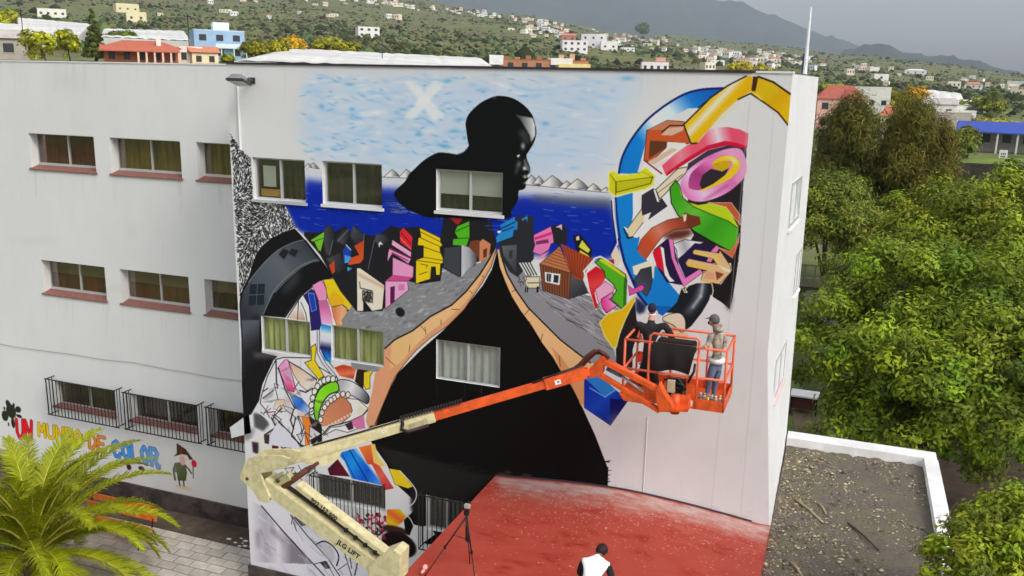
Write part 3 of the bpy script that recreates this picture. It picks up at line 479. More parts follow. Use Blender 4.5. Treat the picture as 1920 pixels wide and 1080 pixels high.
    P(Z(col), (18,116,188)); L(Z([(180,430),(192,600),(216,800),(262,1000),(280,1090)]), 4, (18,28,100)); L(Z([(152,450),(162,600),(202,880),(142,1000)]), 3.6, (205,206,210)); L(Z([(138,460),(148,600),(180,860),(120,1000)]), 2, (14,16,40))
    P(Z([(110,180),(162,163),(215,206),(392,190),(482,128),(572,210),(552,302),(482,342),(180,412),(113,372)]), (188,186,26), out=(222,220,120), ow=2.5); P(Z([(185,268),(550,222),(525,288),(186,375)]), (172,172,24), out=(70,70,10), ow=1.8); L(Z([(130,200),(180,270),(180,400)]), 2, (90,90,14)); L(Z([(400,185),(450,170),(550,230)]), 2.4, (80,80,14)); P(Z([(160,165),(215,206),(392,190),(470,150),(540,222),(185,268),(130,200)]), (200,198,44), a=.7)
    P(Z([(443,405),(555,338),(592,480),(640,438),(692,512),(510,642),(542,560),(438,602)]), (48,44,54), out=K, ow=1.2); P(Z([(580,348),(800,138),(902,120),(880,182),(620,442)]), (204,192,164), out=(40,36,34), ow=1.5); L(Z([(600,380),(840,200)]), 1.4, (90,80,70)); P(Z([(550,340),(580,350),(620,480),(590,470)]), (206,206,204), out=K, ow=1)
    P(Z([(440,540),(298,732),(308,836),(346,822),(532,570),(450,602)]), (202,188,152), out=(40,36,34), ow=1.5); P(Z([(345,822),(440,700),(540,570),(470,600),(430,790),(400,830)]), (206,205,202)); L(Z([(262,740),(300,830),(350,820)]), 3, (24,22,30)); P(Z([(258,712),(300,735),(310,800)]), (206,206,206))
    grn = [(720,330),(780,258),(812,300),(850,430),(960,520),(1150,600),(1300,660),(1412,742),(1392,862),(1320,962),(1150,872),(960,762),(800,602),(735,482)]
    P(Z(grn), (58,148,28), grad=(Z([(800,420)])[0], Z([(1300,860)])[0], (92,168,50), (48,140,24), (70,160,30)), out=K, ow=2); P(Z([(800,262),(832,402),(900,472),(1000,502),(1140,480),(1280,522),(1342,602),(1412,742),(1300,662),(1150,602),(960,522),(850,432)]), (168,188,28)); L(Z([(850,430),(960,520),(1150,600),(1300,660),(1412,742)]), 1.6, (40,80,20))
    P(Z([(1100,478),(1332,478),(1420,600),(1422,702),(1342,602),(1280,522)]), (170,82,44), out=(210,170,150), ow=1.4); P(Z([(1412,782),(1402,952),(1350,1032),(1200,922),(1320,964),(1392,862)]), (186,92,56), out=(210,160,140), ow=1.2)
    P(Z([(388,962),(430,850),(540,730),(700,650),(850,620),(870,578),(920,602),(1012,622),(1024,692),(920,732),(760,752),(640,822),(550,942),(470,1056),(420,1012)]), (164,72,46), grad=(Z([(420,980)])[0], Z([(900,660)])[0], (176,70,36), (190,110,90), (160,70,48), (120,52,34)), out=(60,20,10), ow=1.2); P(Z([(870,602),(1012,632),(1022,692),(905,732)]), (104,46,28)); P(Z([(850,602),(886,590),(882,652),(860,672)]), (206,190,170)); P(Z([(640,822),(760,752),(920,735),(950,790),(850,840),(740,850)]), (86,44,30), soft=4)
    Z = Zm(1080, 450)
    P(Z([(430,-10),(620,-10),(602,100),(682,190),(792,262),(862,342),(962,472),(1052,572),(950,682),(862,752),(800,700),(700,640),(620,542),(560,402),(480,222)]), (18,116,188), grad=(Z([(600,100)])[0], Z([(900,700)])[0], (16,110,182))); L(Z([(425,-10),(480,222),(560,402),(620,545),(700,645)]), 6, (20,30,104)); P(Z([(800,660),(940,670),(860,752),(820,730)]), (14,86,166), out=(10,50,120), ow=1)
    P(Z([(770,100),(900,-10),(962,-10),(1002,182),(1082,452),(1010,442),(900,420),(800,262)]), (34,24,58)); P(Z([(758,122),(830,60),(862,80),(872,322),(800,252)]), (192,22,42)); P(Z([(838,60),(872,80),(892,250),(932,362),(982,412),(930,416),(880,342),(862,202)]), (208,206,204)); P(Z([(735,130),(760,120),(790,250),(760,240)]), (206,206,206))
    P(Z([(962,40),(1082,-5),(1282,20),(1182,62),(1010,192),(1000,100)]), (206,206,206), grad=(Z([(1000,100)])[0], Z([(1250,10)])[0], (150,150,156), (206,206,208), (180,182,190)), out=K, ow=1.2); P(Z([(1010,202),(1182,30),(1382,62),(1402,120),(1302,300),(1090,382)]), (34,24,58))
    P(Z([(920,-10),(965,-10),(986,182),(1082,382),(1230,288),(1264,322),(1070,464),(1008,330),(950,182)]), (204,112,170), out=(90,30,70), ow=1)
    P(Z([(1352,100),(1402,50),(1424,84),(1342,222),(1298,212)]), (204,112,170)); P(Z([(1160,112),(1182,93),(1420,130),(1432,100),(1542,270),(1542,322),(1422,442),(1240,402),(1262,332),(1300,302),(1088,228),(1120,185),(1400,242),(1360,182),(1165,136)]), (200,164,116), out=(60,36,20), ow=1); P(Z([(1165,120),(1400,165),(1440,225),(1400,235),(1372,185),(1170,138)]), (206,178,80)); P(Z([(1090,228),(1300,275),(1300,302),(1110,262)]), (206,170,40)); P(Z([(1400,240),(1540,300),(1540,330),(1480,310)]), (208,196,170)); P(Z([(1385,310),(1472,340),(1402,402)]), (112,62,36)); L(Z([(1240,400),(1420,440)]), 3, (206,176,60)); P(Z([(1300,310),(1370,330),(1390,400),(1270,380)]), (196,140,110))
    P(Z([(1632,0),(1602,300),(1562,560),(1530,690),(1450,622),(1370,572),(1300,502),(1342,422),(1442,442),(1552,302),(1542,230),(1592,100)]), (28,23,24)); P(Z([(1540,540),(1560,560),(1528,720),(1490,660)]), (60,56,56), soft=4, a=.8)
    horn = [(1050,482),(1200,430),(1330,430),(1352,500),(1322,602),(1252,722),(1150,852),(1062,922),(1082,802),(1032,732),(900,722),(1002,622)]
    P(Z(horn), (24,27,32), sm=False); P(Z([(1240,432),(1290,432),(1262,560),(1180,680),(1110,740),(1080,730),(1180,610)]), (128,134,142), soft=6, a=.8); L(Z([(1262,440),(1240,560),(1160,670)]), 5, (176,180,186), a=.7, soft=3)
    P(Z([(860,792),(922,742),(1032,730),(1086,802),(1072,912),(962,882)]), (203,190,166), out=(40,40,40), ow=1.4, sm=True); P(Z([(872,812),(962,852),(1060,918),(1110,930),(1120,1000),(1200,1100),(900,1010),(880,900)]), (205,170,132)); L(Z([(870,805),(960,845),(1050,920)]), 2, (60,56,48)); L(Z([(1060,480),(1080,520),(1105,520),(1085,490),(1130,440),(1230,410)]), 2.4, (206,200,160)); L(Z([(1350,430),(1365,500),(1350,580)]), 2, (206,200,190))
    P(Z([(560,262),(720,206),(782,250),(772,382),(742,372),(745,262),(642,292),(602,352),(572,340)]), (206,200,178)); P(Z([(602,362),(642,292),(747,266),(757,402),(742,482),(700,562),(640,502),(570,402)]), (46,49,57), grad=(Z([(740,300)])[0], Z([(600,420)])[0], (60,64,74)), out=K, ow=1); P(Z([(600,430),(700,420),(690,480),(640,470)]), (70,60,100)); P(Z([(520,452),(570,490),(650,445),(682,470),(662,502),(530,552)]), (192,74,142), out=(80,16,60), ow=1)
    P(Z([(350,150),(402,50),(442,200),(422,262),(380,262)]), (203,192,166)); P(Z([(420,250),(450,190),(475,240),(440,280)]), (206,204,200)); P(Z([(310,200),(375,190),(380,260),(340,250)]), (150,24,30))
    L(Z([(75,310),(190,180),(240,165),(290,190),(400,270),(490,330)]), 4, (206,204,202)); L(Z([(80,320),(130,490),(200,690)]), 4, (206,204,202))
    P(Z([(105,332),(200,260),(292,322),(282,402),(180,522),(216,682),(190,682),(130,482)]), (184,24,34), grad=(Z([(130,330)])[0], Z([(200,560)])[0], (196,60,60), (180,16,30))); P(Z([(190,492),(292,410),(382,482),(362,522),(260,582),(232,642),(216,602)]), (216,150,180), out=(90,20,50), ow=1); P(Z([(250,590),(362,520),(372,562),(330,592),(412,652),(300,728),(253,652)]), (200,60,134), grad=(Z([(270,640)])[0], Z([(360,620)])[0], (216,120,170)), out=(80,10,50), ow=1.6)
    P(Z([(188,222),(240,183),(292,202),(492,342),(504,402),(492,642),(462,692),(348,590),(402,502),(370,442),(290,372),(278,312)]), (72,158,28), out=K, ow=1.8); P(Z([(240,185),(292,196),(492,350),(482,372),(230,205)]), (176,186,26)); P(Z([(476,382),(502,362),(500,652),(466,692)]), (44,100,24))
    P(Z([(580,570),(602,800),(702,902),(602,962),(562,1090),(560,1300),(400,1300),(395,1090),(440,930)]), (32,27,28)); P(Z([(590,560),(700,650),(680,720),(620,740),(590,700)]), (32,40,70), soft=3)
    P(Z([(232,822),(320,732),(460,690),(572,570),(586,600),(502,762),(432,922),(402,1062),(370,1080),(285,962)]), (198,162,18), grad=(Z([(300,760)])[0], Z([(480,900)])[0], (205,165,16), (196,170,30)), out=(206,190,120), ow=2.4)
    P(Z([(560,930),(640,920),(660,980),(580,1000)]), (176,26,30)); P(Z([(1020,1060),(1180,1000),(1210,1090),(1100,1120)]), (50,30,80)); P(Z([(620,1230),(800,1150),(820,1260),(720,1320)]), (30,70,170)); P(Z([(600,1130),(720,1100),(740,1200),(610,1220)]), (180,50,34))
    # blue cube, the stray drips
    P(Zc([(1366,-40),(1430,-70),(1536,30),(1612,90),(1512,232),(1366,132)]), (16,40,150), grad=(Zc([(1380,0)])[0], Zc([(1560,180)])[0], (20,60,170), (14,24,110)), out=(6,10,50), ow=1.2); P(Zc([(1372,-30),(1432,-66),(1542,32),(1482,72)]), (40,112,186)); L(Zc([(1395,20),(1482,72),(1542,32)]), 2.4, (110,160,210)); P(Zc([(1510,80),(1612,90),(1512,232)]), (14,16,84))
    # lower left fans, blocks and loops
    Z = Zm(430, 780)
    P(Z([(980,525),(1080,428),(1202,602),(1000,590)]), (66,16,34), grad=(Z([(1000,500)])[0], Z([(1150,590)])[0], (90,20,40))); P(Z([(1080,372),(1240,325),(1545,695),(1220,622),(1150,452)]), (20,104,196), grad=(Z([(1100,400)])[0], Z([(1480,680)])[0], (30,130,205), (16,80,190), (60,130,210))); L(Z([(1200,340),(1380,650)]), 4, (10,50,140)); L(Z([(1260,330),(1530,680)]), 5, (120,160,215)); L(Z([(1130,390),(1250,620)]), 3, (10,50,150))
    P(Z([(1290,312),(1420,280),(1470,490),(1380,480)]), (206,108,44), grad=(Z([(1330,320)])[0], Z([(1430,480)])[0], (190,70,40))); P(Z([(1410,280),(1452,278),(1480,400),(1560,500),(1502,502),(1440,470)]), (210,176,90)); P(Z([(1400,440),(1502,500),(1640,720),(1545,740),(1480,600)]), (190,60,56), grad=(Z([(1420,470)])[0], Z([(1600,720)])[0], (200,90,70), (178,46,56)))
    P(Z([(1590,520),(1702,540),(1832,702),(1782,722),(1652,682)]), (208,178,30), out=K, ow=1); P(Z([(1570,930),(1702,928),(1766,1000),(1722,1062),(1620,1130),(1570,1130)]), (214,160,20), grad=(Z([(1690,940)])[0], Z([(1620,1060)])[0], (206,90,40), (214,170,24))); L(Z([(1700,545),(1830,690),(1866,780),(1830,872),(1722,940),(1800,1020),(1836,1090)]), 3, (200,202,200), sm=True)
    P(Z([(1840,1080),(1915,1100),(2000,1090),(2050,1180),(1880,1300),(1760,1300),(1800,1180)]), (196,197,197)); B(*Zm(430,877)([(1690,765)])[0], 34, 24, (22,14,14), 1, .1, 8); B(*Zm(430,877)([(1650,620)])[0], 30, 9, (40,16,16), .9, 0, 3)
    Z = Zm(430, 877)
    P(Z([(205,240),(690,430),(1100,650),(1400,960),(1500,1300),(800,1300),(215,950)]), (198,196,203)); P(Z([(215,330),(330,380),(840,960),(230,940)]), (196,194,200), grad=(Z([(230,600)])[0], Z([(620,700)])[0], (160,158,166), (200,198,204), (120,116,122))); P(Z([(260,640),(310,620),(300,800),(270,800)]), (120,116,122), soft=6, a=.7); P(Z([(420,560),(560,740),(540,760),(400,640)]), (110,104,112), soft=6, a=.6)
    for l, w in (([(320,380),(560,660),(840,960),(960,1090)], 4), ([(610,470),(780,680),(980,900),(1110,1090)], 3.4), ([(630,480),(620,560)], 2.5), ([(640,540),(670,630)], 3), ([(1140,820),(1170,920),(1220,1080)], 3), ([(1200,880),(1220,1000)], 3), ([(1280,930),(1250,1070)], 4), ([(840,960),(960,930),(1050,1090)], 2), ([(1080,1020),(1180,950)], 2)): L(Z(l), w, (34,30,34))
    P(Z([(640,490),(740,490),(805,555),(720,580)]), (84,82,84), out=K, ow=1); P(Z([(900,945),(970,930),(1010,1000),(960,1010)]), (60,56,60)); L(Z([(870,760),(950,732),(1040,790),(1090,880),(1070,975)]), 4, K, sm=True); P(Z([(870,765),(950,740),(1030,800),(1060,900),(1000,930)]), (170,166,170), soft=4, a=.8)
    for i in range(90): x = R.uniform(1240, 1560); y = R.uniform(450, 760); B(*Z([(x, y)])[0], R.uniform(2, 6), R.uniform(1.5, 4), R.choice([(176,40,60),(150,20,40),(206,170,180),(40,20,26)]), .85, R.uniform(0, 3), 4)
    for i in range(110):
        x = R.uniform(476, 690); y = R.uniform(955, 1075); a = R.uniform(.5, 1.2); n = R.uniform(8, 30); L([(x,y),(x+n*math.cos(a),y+n*math.sin(a))], R.uniform(2,7), R.choice([(150,146,154),(118,112,120),(178,175,182),(206,204,208)]), a=R.uniform(.3,.6), soft=2.5)
    for i in range(26):                     # rain streaks and patched plaster under the parapet and on the bare strip
        x = R.uniform(445, 1475); L([(x,132),(x-2,132+R.uniform(14,60))], R.uniform(1.5,5), (176,175,173), a=R.uniform(.08,.22), soft=2)
    for i in range(16): x = R.uniform(1150, 1440); y = R.uniform(640, 950); B(x, y, R.uniform(14,46), R.uniform(8,40), R.choice([(190,190,188),(206,206,205),(184,182,180)]), R.uniform(.25,.5), 0, 0)
    for q in MURW.values():
        for i in range(5): xx = R.uniform(q[0], q[1]); p0 = proj((xx, 0, q[2]-.07)); L([p0, (p0[0], p0[1]+R.uniform(8,34))], R.uniform(1.5,3), (92,88,86), a=.3, soft=1.5)
    # overspray, seams and drips
    L([(1215,780),(1211,850),(1208,922)], 2, (165,165,166), a=.6); 
    for x0, y0, x1, y1 in ((1405,190,1330,985), (1450,212,1388,962)): L([(x0,y0),(x1,y1)], 1.6, (172,172,174), a=.55)
    for i in range(14): x = R.uniform(1120, 1420); y = R.uniform(780, 930); L([(x,y),(x-R.uniform(0,2),y+R.uniform(10,50))], 1, (176,174,174), a=.4)
    for i in range(30): x = R.uniform(930, 1420); y = 890+(x-930)*.165+R.uniform(-10, 4); B(x, y, R.uniform(4, 18), R.uniform(2, 5), (196,150,140), .25, 0, 0)
    for i in range(40): L([(x := R.uniform(1115, 1140), y := R.uniform(860, 905)), (x+R.uniform(2,8), y+R.uniform(-4,4))], R.uniform(1,3), K)
    return C
LY = 2.57                                   # the left wing stands 2.57 m behind the painted wall
LX0, LPX = -29.0, 66
def left_px(px, py):
    p = W(px, py, LY); return (p.x-LX0)*LPX, (WZ1-p.z)*LPX
GLY = {'U': [[(0,0),(0,.7),(.3,1),(.7,1),(1,.7),(1,0)]], 'N': [[(0,1),(0,0),(1,1),(1,0)]], 'M': [[(0,1),(.1,0),(.5,.6),(.9,0),(1,1)]], 'D': [[(0,0),(0,1),(.6,1),(1,.6),(1,.4),(.6,0),(0,0)]],
       'O': [[(.5,0),(.05,.3),(.05,.7),(.5,1),(.95,.7),(.95,.3),(.5,0)]], 'E': [[(1,0),(0,0),(0,1),(1,1)], [(0,.5),(.8,.5)]], 'C': [[(1,.2),(.6,0),(.1,.2),(0,.6),(.3,1),(.8,1),(1,.8)]], 'L': [[(0,0),(0,1),(.9,1)]], 'R': [[(0,1),(0,0),(.7,0),(1,.25),(.7,.5),(0,.5)], [(.4,.5),(1,1.05)]]}
def paint_left():
    C = Canvas(int((-14.04-LX0)*LPX), int(WZ1*LPX), left_px, (199,199,198)); R = random.Random(5)
    Z = Zm(0, 690)
    def word(w, q, col, ink, lw):
        n = len(w); TL, TR, BL, BR = [np.array(p, float) for p in q]
        for dk in (0, 1):
            for i, ch in enumerate(w):
                u0, u1 = (i+.14)/n, (i+.86)/n
                for st in GLY[ch]:
                    pts = []
                    for u, v in st:
                        uu = u0+(u1-u0)*u; top = TL+(TR-TL)*uu; bot = BL+(BR-BL)*uu; p = top+(bot-top)*(v*.86+.05); pts.append(p)
                    C.line(Z(pts), lw if dk else lw+2.2, col if dk else ink, soft=.5)
    word('UN', [(150,500),(325,520),(165,705),(320,722)], (205,26,40), (90,10,20), 7)
    word('MUNDO', [(365,540),(820,625),(375,680),(825,780)], (214,178,30), (120,90,20), 6.2)
    word('DE', [(875,652),(1055,690),(880,800),(1050,845)], (216,130,40), (110,50,20), 6)
    word('COLOR', [(1105,712),(1575,805),(1120,880),(1600,1005)], (62,136,206), (24,50,110), 7.4)
    C.poly(Z([(1545,950),(1605,968),(1580,1020),(1560,1000)]), (70,130,190), out=(30,50,110), ow=1)
    for x, y, w, h, a in ((110,430,52,58,0),(85,365,26,40,-.4),(135,372,12,22,.3),(180,412,32,26,-.4),(50,475,34,44,.2),(130,545,20,44,0),(190,478,30,14,.1),(42,400,10,14,0),(85,560,8,16,0)): C.blob(*Z([(x,y)])[0], w/5.3, h/5.3, (40,44,32), 1, a, 6)
    for x, y, w, h in ((1285,985,26,28),(1410,1000,34,20),(1200,965,9,18)): C.blob(*Z([(x,y)])[0], w/5.3, h/5.3, (58,30,38), 1, 0, 5)
    F = Zm(300, 820, 9.82)                 # a small painted gardener with a pointed brown hat
    C.poly(F([(250,890),(420,880),(620,975),(500,960),(330,920)]), (190,180,130), soft=2)
    for l in ([(345,780),(365,880)], [(430,780),(440,890)]): C.line(F(l), 3, (40,30,26))
    C.poly(F([(280,470),(380,460),(460,500),(490,640),(470,790),(330,785),(310,640),(240,620)]), (64,74,34), out=(30,36,20), ow=1)
    C.line(F([(280,490),(250,600),(275,770)]), 5, (36,44,28)); C.line(F([(470,520),(540,600),(575,660)]), 3.4, (40,50,30)); C.blob(*F([(410,420)])[0], 6, 9, (206,150,150), 1, 0, 5); C.blob(*F([(520,480)])[0], 6, 7, (206,200,186), .9, 0, 3)
    C.poly(F([(262,340),(312,290),(310,110),(470,220),(600,400),(540,400),(500,320),(400,300)]), (74,46,26), out=(36,22,14), ow=1)
    C.blob(*F([(625,480)])[0], 5.5, 6.5, (186,26,44), 1, 0, 4); C.line(F([(605,540),(610,740)]), 2, (40,40,36))
    crack = [(-40,636),(0,645),(30,651),(75,657),(130,664),(190,674),(250,680),(310,692),(360,700),(405,709),(470,716)]
    C.line(crack, 1.6, (128,128,130), soft=.8); C.line([(x, y+3) for x, y in crack], 1.2, (176,174,174), soft=1)
    for x0, x1, z in [(a, b_, z) for a, b_ in ((-23.44,-20.89), (-20.3,-17.75), (-17.19,-14.64)) for z in (10.49, 6.56)]:
        for i in range(12): p0 = proj((R.choice([R.uniform(x0-.05, x0+.2), R.uniform(x1-.2, x1+.05), R.uniform(x0, x1)]), LY, z)); C.line([p0, (p0[0]+1, p0[1]+R.uniform(10,60))], R.uniform(1,3), (172,166,161), a=R.uniform(.1,.28), soft=1.6)
    for i in range(40): x = R.uniform(-5, 450); C.line([(x,118),(x,118+R.uniform(10,70))], R.uniform(1.5,6), (180,179,177), a=R.uniform(.08,.22), soft=2.5)
    for i in range(14): C.blob(R.uniform(0,450), R.uniform(130,900), R.uniform(20,70), R.uniform(10,40), R.choice([(192,191,189),(205,205,204),(188,186,184)]), .4, R.uniform(-.2,.2), 0)
    for i in range(90): x = R.uniform(0, 460); y = R.uniform(120, 900); C.line([(x,y),(x,y+R.uniform(15,60))], R.uniform(1,4), (188,188,187), a=.25, soft=2)
    return C
CX0, CX1, CY0, CZT = -7.02, -.82, -5.3, 4.55
def slab_px(px, py):
    p = G(px, py, CZT); return (p.x-CX0)*70, (0.02-p.y)*70
def paint_slab():
    C = Canvas(int((CX1-CX0)*70), int(5.32*70), slab_px, (188,82,66)); R = random.Random(9)
    for i in range(160): x = R.uniform(760, 1440); y = R.uniform(900, 1090); C.blob(x, y, R.uniform(20, 60), R.uniform(10, 26), R.choice([(176,58,46),(190,76,68),(184,70,60),(180,62,54)]), .35, R.uniform(-.4,.4), 0)
    for x, y, w, h in ((955,972,42,12),(985,979,26,6),(935,1000,40,9),(955,1006,16,5),(1052,1010,22,16),(1075,1024,30,9),(985,1055,50,12),(940,1068,30,10),(1040,1050,30,12),(1110,1010,34,12),(1190,1012,30,14),(1205,1040,24,12),(1260,1000,26,8),(1105,968,26,6),(1340,1030,40,12),(1300,1070,30,8),(925,905,26,12)): [C.blob(x+R.gauss(0,w*.6), y+R.gauss(0,h*.5), w*R.uniform(.25,.8), h*R.uniform(.4,1.0), (156,44,30), R.uniform(.2,.5), R.uniform(-.3,.5), 0) for _ in range(6)]
    for i in range(1500):                    # pale overspray that drifted down at the foot of the wall
        x = R.uniform(935, 1440); y0 = 892+(x-930)*.178; t = abs(R.gauss(0, 1)); y = y0+t*20
        C.blob(x, y, R.uniform(8, 26), R.uniform(3, 9), (214,204,198), .2*math.exp(-t*.5), .18, 0)
    for i in range(2300):
        x = R.uniform(880, 1440); y0 = 892+(x-930)*.178; t = R.expovariate(1/42); C.blob(x, y0+t, R.choice([.8,1.1,1.5,2.4]), R.uniform(.7, 1.4), R.choice([(228,166,152),(232,190,178),(216,130,118)]), R.uniform(.6, 1), 0, 4)
    for i in range(40): C.blob(R.uniform(940,1300), 900+R.uniform(0,70), 1.2, 1, (90,30,26), .8, 0, 4)
    return C

# ------------------------------------------------------------------ the school
M_WHITE = mat('white_plaster', WHITE, .8, .05, 1.4, bump=.12, bscale=30)
M_CAP = mat('dark_flashing', A(46, 40, 46), .6)
M_ALU = mat('aluminium_frame', A(176, 178, 178), .35, .05, metal=.25)
M_TERRA = mat('terracotta_sill', A(140, 96, 86, 1.0), .75, .18, 8, bump=.1)
M_PLINTH = mat('stone_plinth', A(52, 45, 42), .85, .35, 3.0, bump=.5, bscale=14, col2=A(84, 74, 68), var2=.7, scale2=2.2)
M_IRON = mat('black_iron', A(24, 20, 22), .55)
M_DARK = mat('dark_interior', A(26, 22, 20), .9)
M_ROOF = mat('flat_roof_felt', A(150, 148, 146), .9, .2, 1.0)
M_GLASS = glass_mat('window_glass'); M_GLASS2 = glass_mat('tinted_window_glass', (.82, .78, .7), .8)
def curtain_mat(name, c, c2=None): return mat(name, A(*c, 2.4), .9, .16, 3.0, stretch=(5, 5, .4), col2=A(*c2, 2.2) if c2 else None, var2=.8, scale2=1.1)
school = empty('school_building', (-14, 2, 0)); tag(school, 'white three storey school with a huge colourful mural on its end block', 'building')
def sheet(name, x0, x1, z0, z1, y, holes, mt, uv=None, parent=school):
    xs = sorted({x0, x1, *[a for h in holes for a in (h[0], h[1])]}); zs = sorted({z0, z1, *[a for h in holes for a in (h[2], h[3])]})
    xs = [a for a in xs if x0 <= a <= x1]; V = []; F = []
    for i in range(len(xs)-1):
        for j in range(len(zs)-1):
            cx, cz = (xs[i]+xs[i+1])/2, (zs[j]+zs[j+1])/2
            if any(h[0] < cx < h[1] and h[2] < cz < h[3] for h in holes): continue
            n = len(V); V += [(xs[i],y,zs[j]),(xs[i+1],y,zs[j]),(xs[i+1],y,zs[j+1]),(xs[i],y,zs[j+1])]; F.append((n, n+1, n+2, n+3))
    me = bpy.data.meshes.new(name); me.from_pydata(V, [], F); me.materials.append(mt)
    if uv:
        u = me.uv_layers.new(name='UVMap')
        for lp in me.loops: v = me.vertices[lp.vertex_index].co; u.data[lp.index].uv = ((v.x-uv[0])/(uv[1]-uv[0]), (v.z-uv[2])/(uv[3]-uv[2]))
    o = bpy.data.objects.new(name, me); COL.objects.link(o); o.parent = parent; o.matrix_parent_inverse = Matrix.Translation(-parent_loc(parent)); return o
mural = sheet('mural_wall', WX0, WX1, 0.6, WZ1, 0.0, list(MURW.values()), image_mat('mural_paint', paint_mural().image('mural_print')), (WX0, WX1, WZ0, WZ1))
LW = []
for k, (x0, x1) in enumerate(((-23.44,-20.89), (-20.3,-17.75), (-17.19,-14.64)), 1):
    for z0, z1 in ((10.49, 11.59), (6.56, 7.67), (2.85, 3.72)): LW.append((x0, x1, z0, z1))
left = sheet('wing_wall', LX0, WX0, 0.62, WZ1, LY, LW, image_mat('wing_paint', paint_left().image('wing_print'), grime=.05), (LX0, WX0, 0, WZ1))
b = MB(); b.quad((WX0,0,.6),(WX0,LY,.6),(WX0,LY,WZ1),(WX0,0,WZ1)); b.build('return_wall', M_WHITE, school)
NE = [(-1.18,0,WZ1),(-1.18,0,8.2),(-.82,0,4.2),(-.82,0,0)]; FE = [(-.92,5.2,WZ1),(-.9,5.23,8.2),(-.87,5.3,4.2),(-.87,5.3,0)]; b = MB()
for k in range(3): b.quad(NE[k], FE[k], FE[k+1], NE[k+1])
b.add([NE[1], NE[2], NE[3], (-1.18,0,0)], [(0,1,2,3)]); b.build('side_wall', M_WHITE, school)
b = MB(); b.quad((-.9,5.3,0),(-29,5.3,0),(-29,5.3,WZ1),(-.92,5.2,WZ1)); b.quad((-29,LY,0),(-29,5.3,0),(-29,5.3,WZ1),(-29,LY,WZ1)); b.build('rear_wall', M_WHITE, school)
b = MB(); b.add([(-29,LY,13.35),(WX0,LY,13.35),(WX0,0.02,13.35),(-1.2,0.02,13.35),(-.96,5.18,13.35),(-29,5.2,13.35)], [(0,1,2,3,4,5)]); b.build('roof_deck', M_ROOF, school)
b = MB(); b.box(WX0+.02, -1.9, -.035, .26, WZ1+.004, WZ1+.05); b.build('parapet_flashing', M_CAP, school)
b = MB(); b.box(-1.85, -1.16, -.02, .3, WZ1+.004, WZ1+.045); b.box(-29, WX0-.02, LY-.02, LY+.3, WZ1+.004, WZ1+.04); b.add([(-1.4,.3,WZ1+.03),(-1.18,.3,WZ1+.03),(-.93,5.2,WZ1+.03),(-1.2,5.2,WZ1+.03)], [(0,1,2,3)]); b.build('parapet_coping', M_WHITE, school)
b = MB(); b.box(-29, WX0-.003, LY-.06, LY+.05, 0, .64); b.box(WX0-.05, -7.0, -.06, .05, 0, .61); b.box(WX0-.05, WX0+.01, .05, LY-.06, 0, .61); b.build('plinth', M_PLINTH, school)

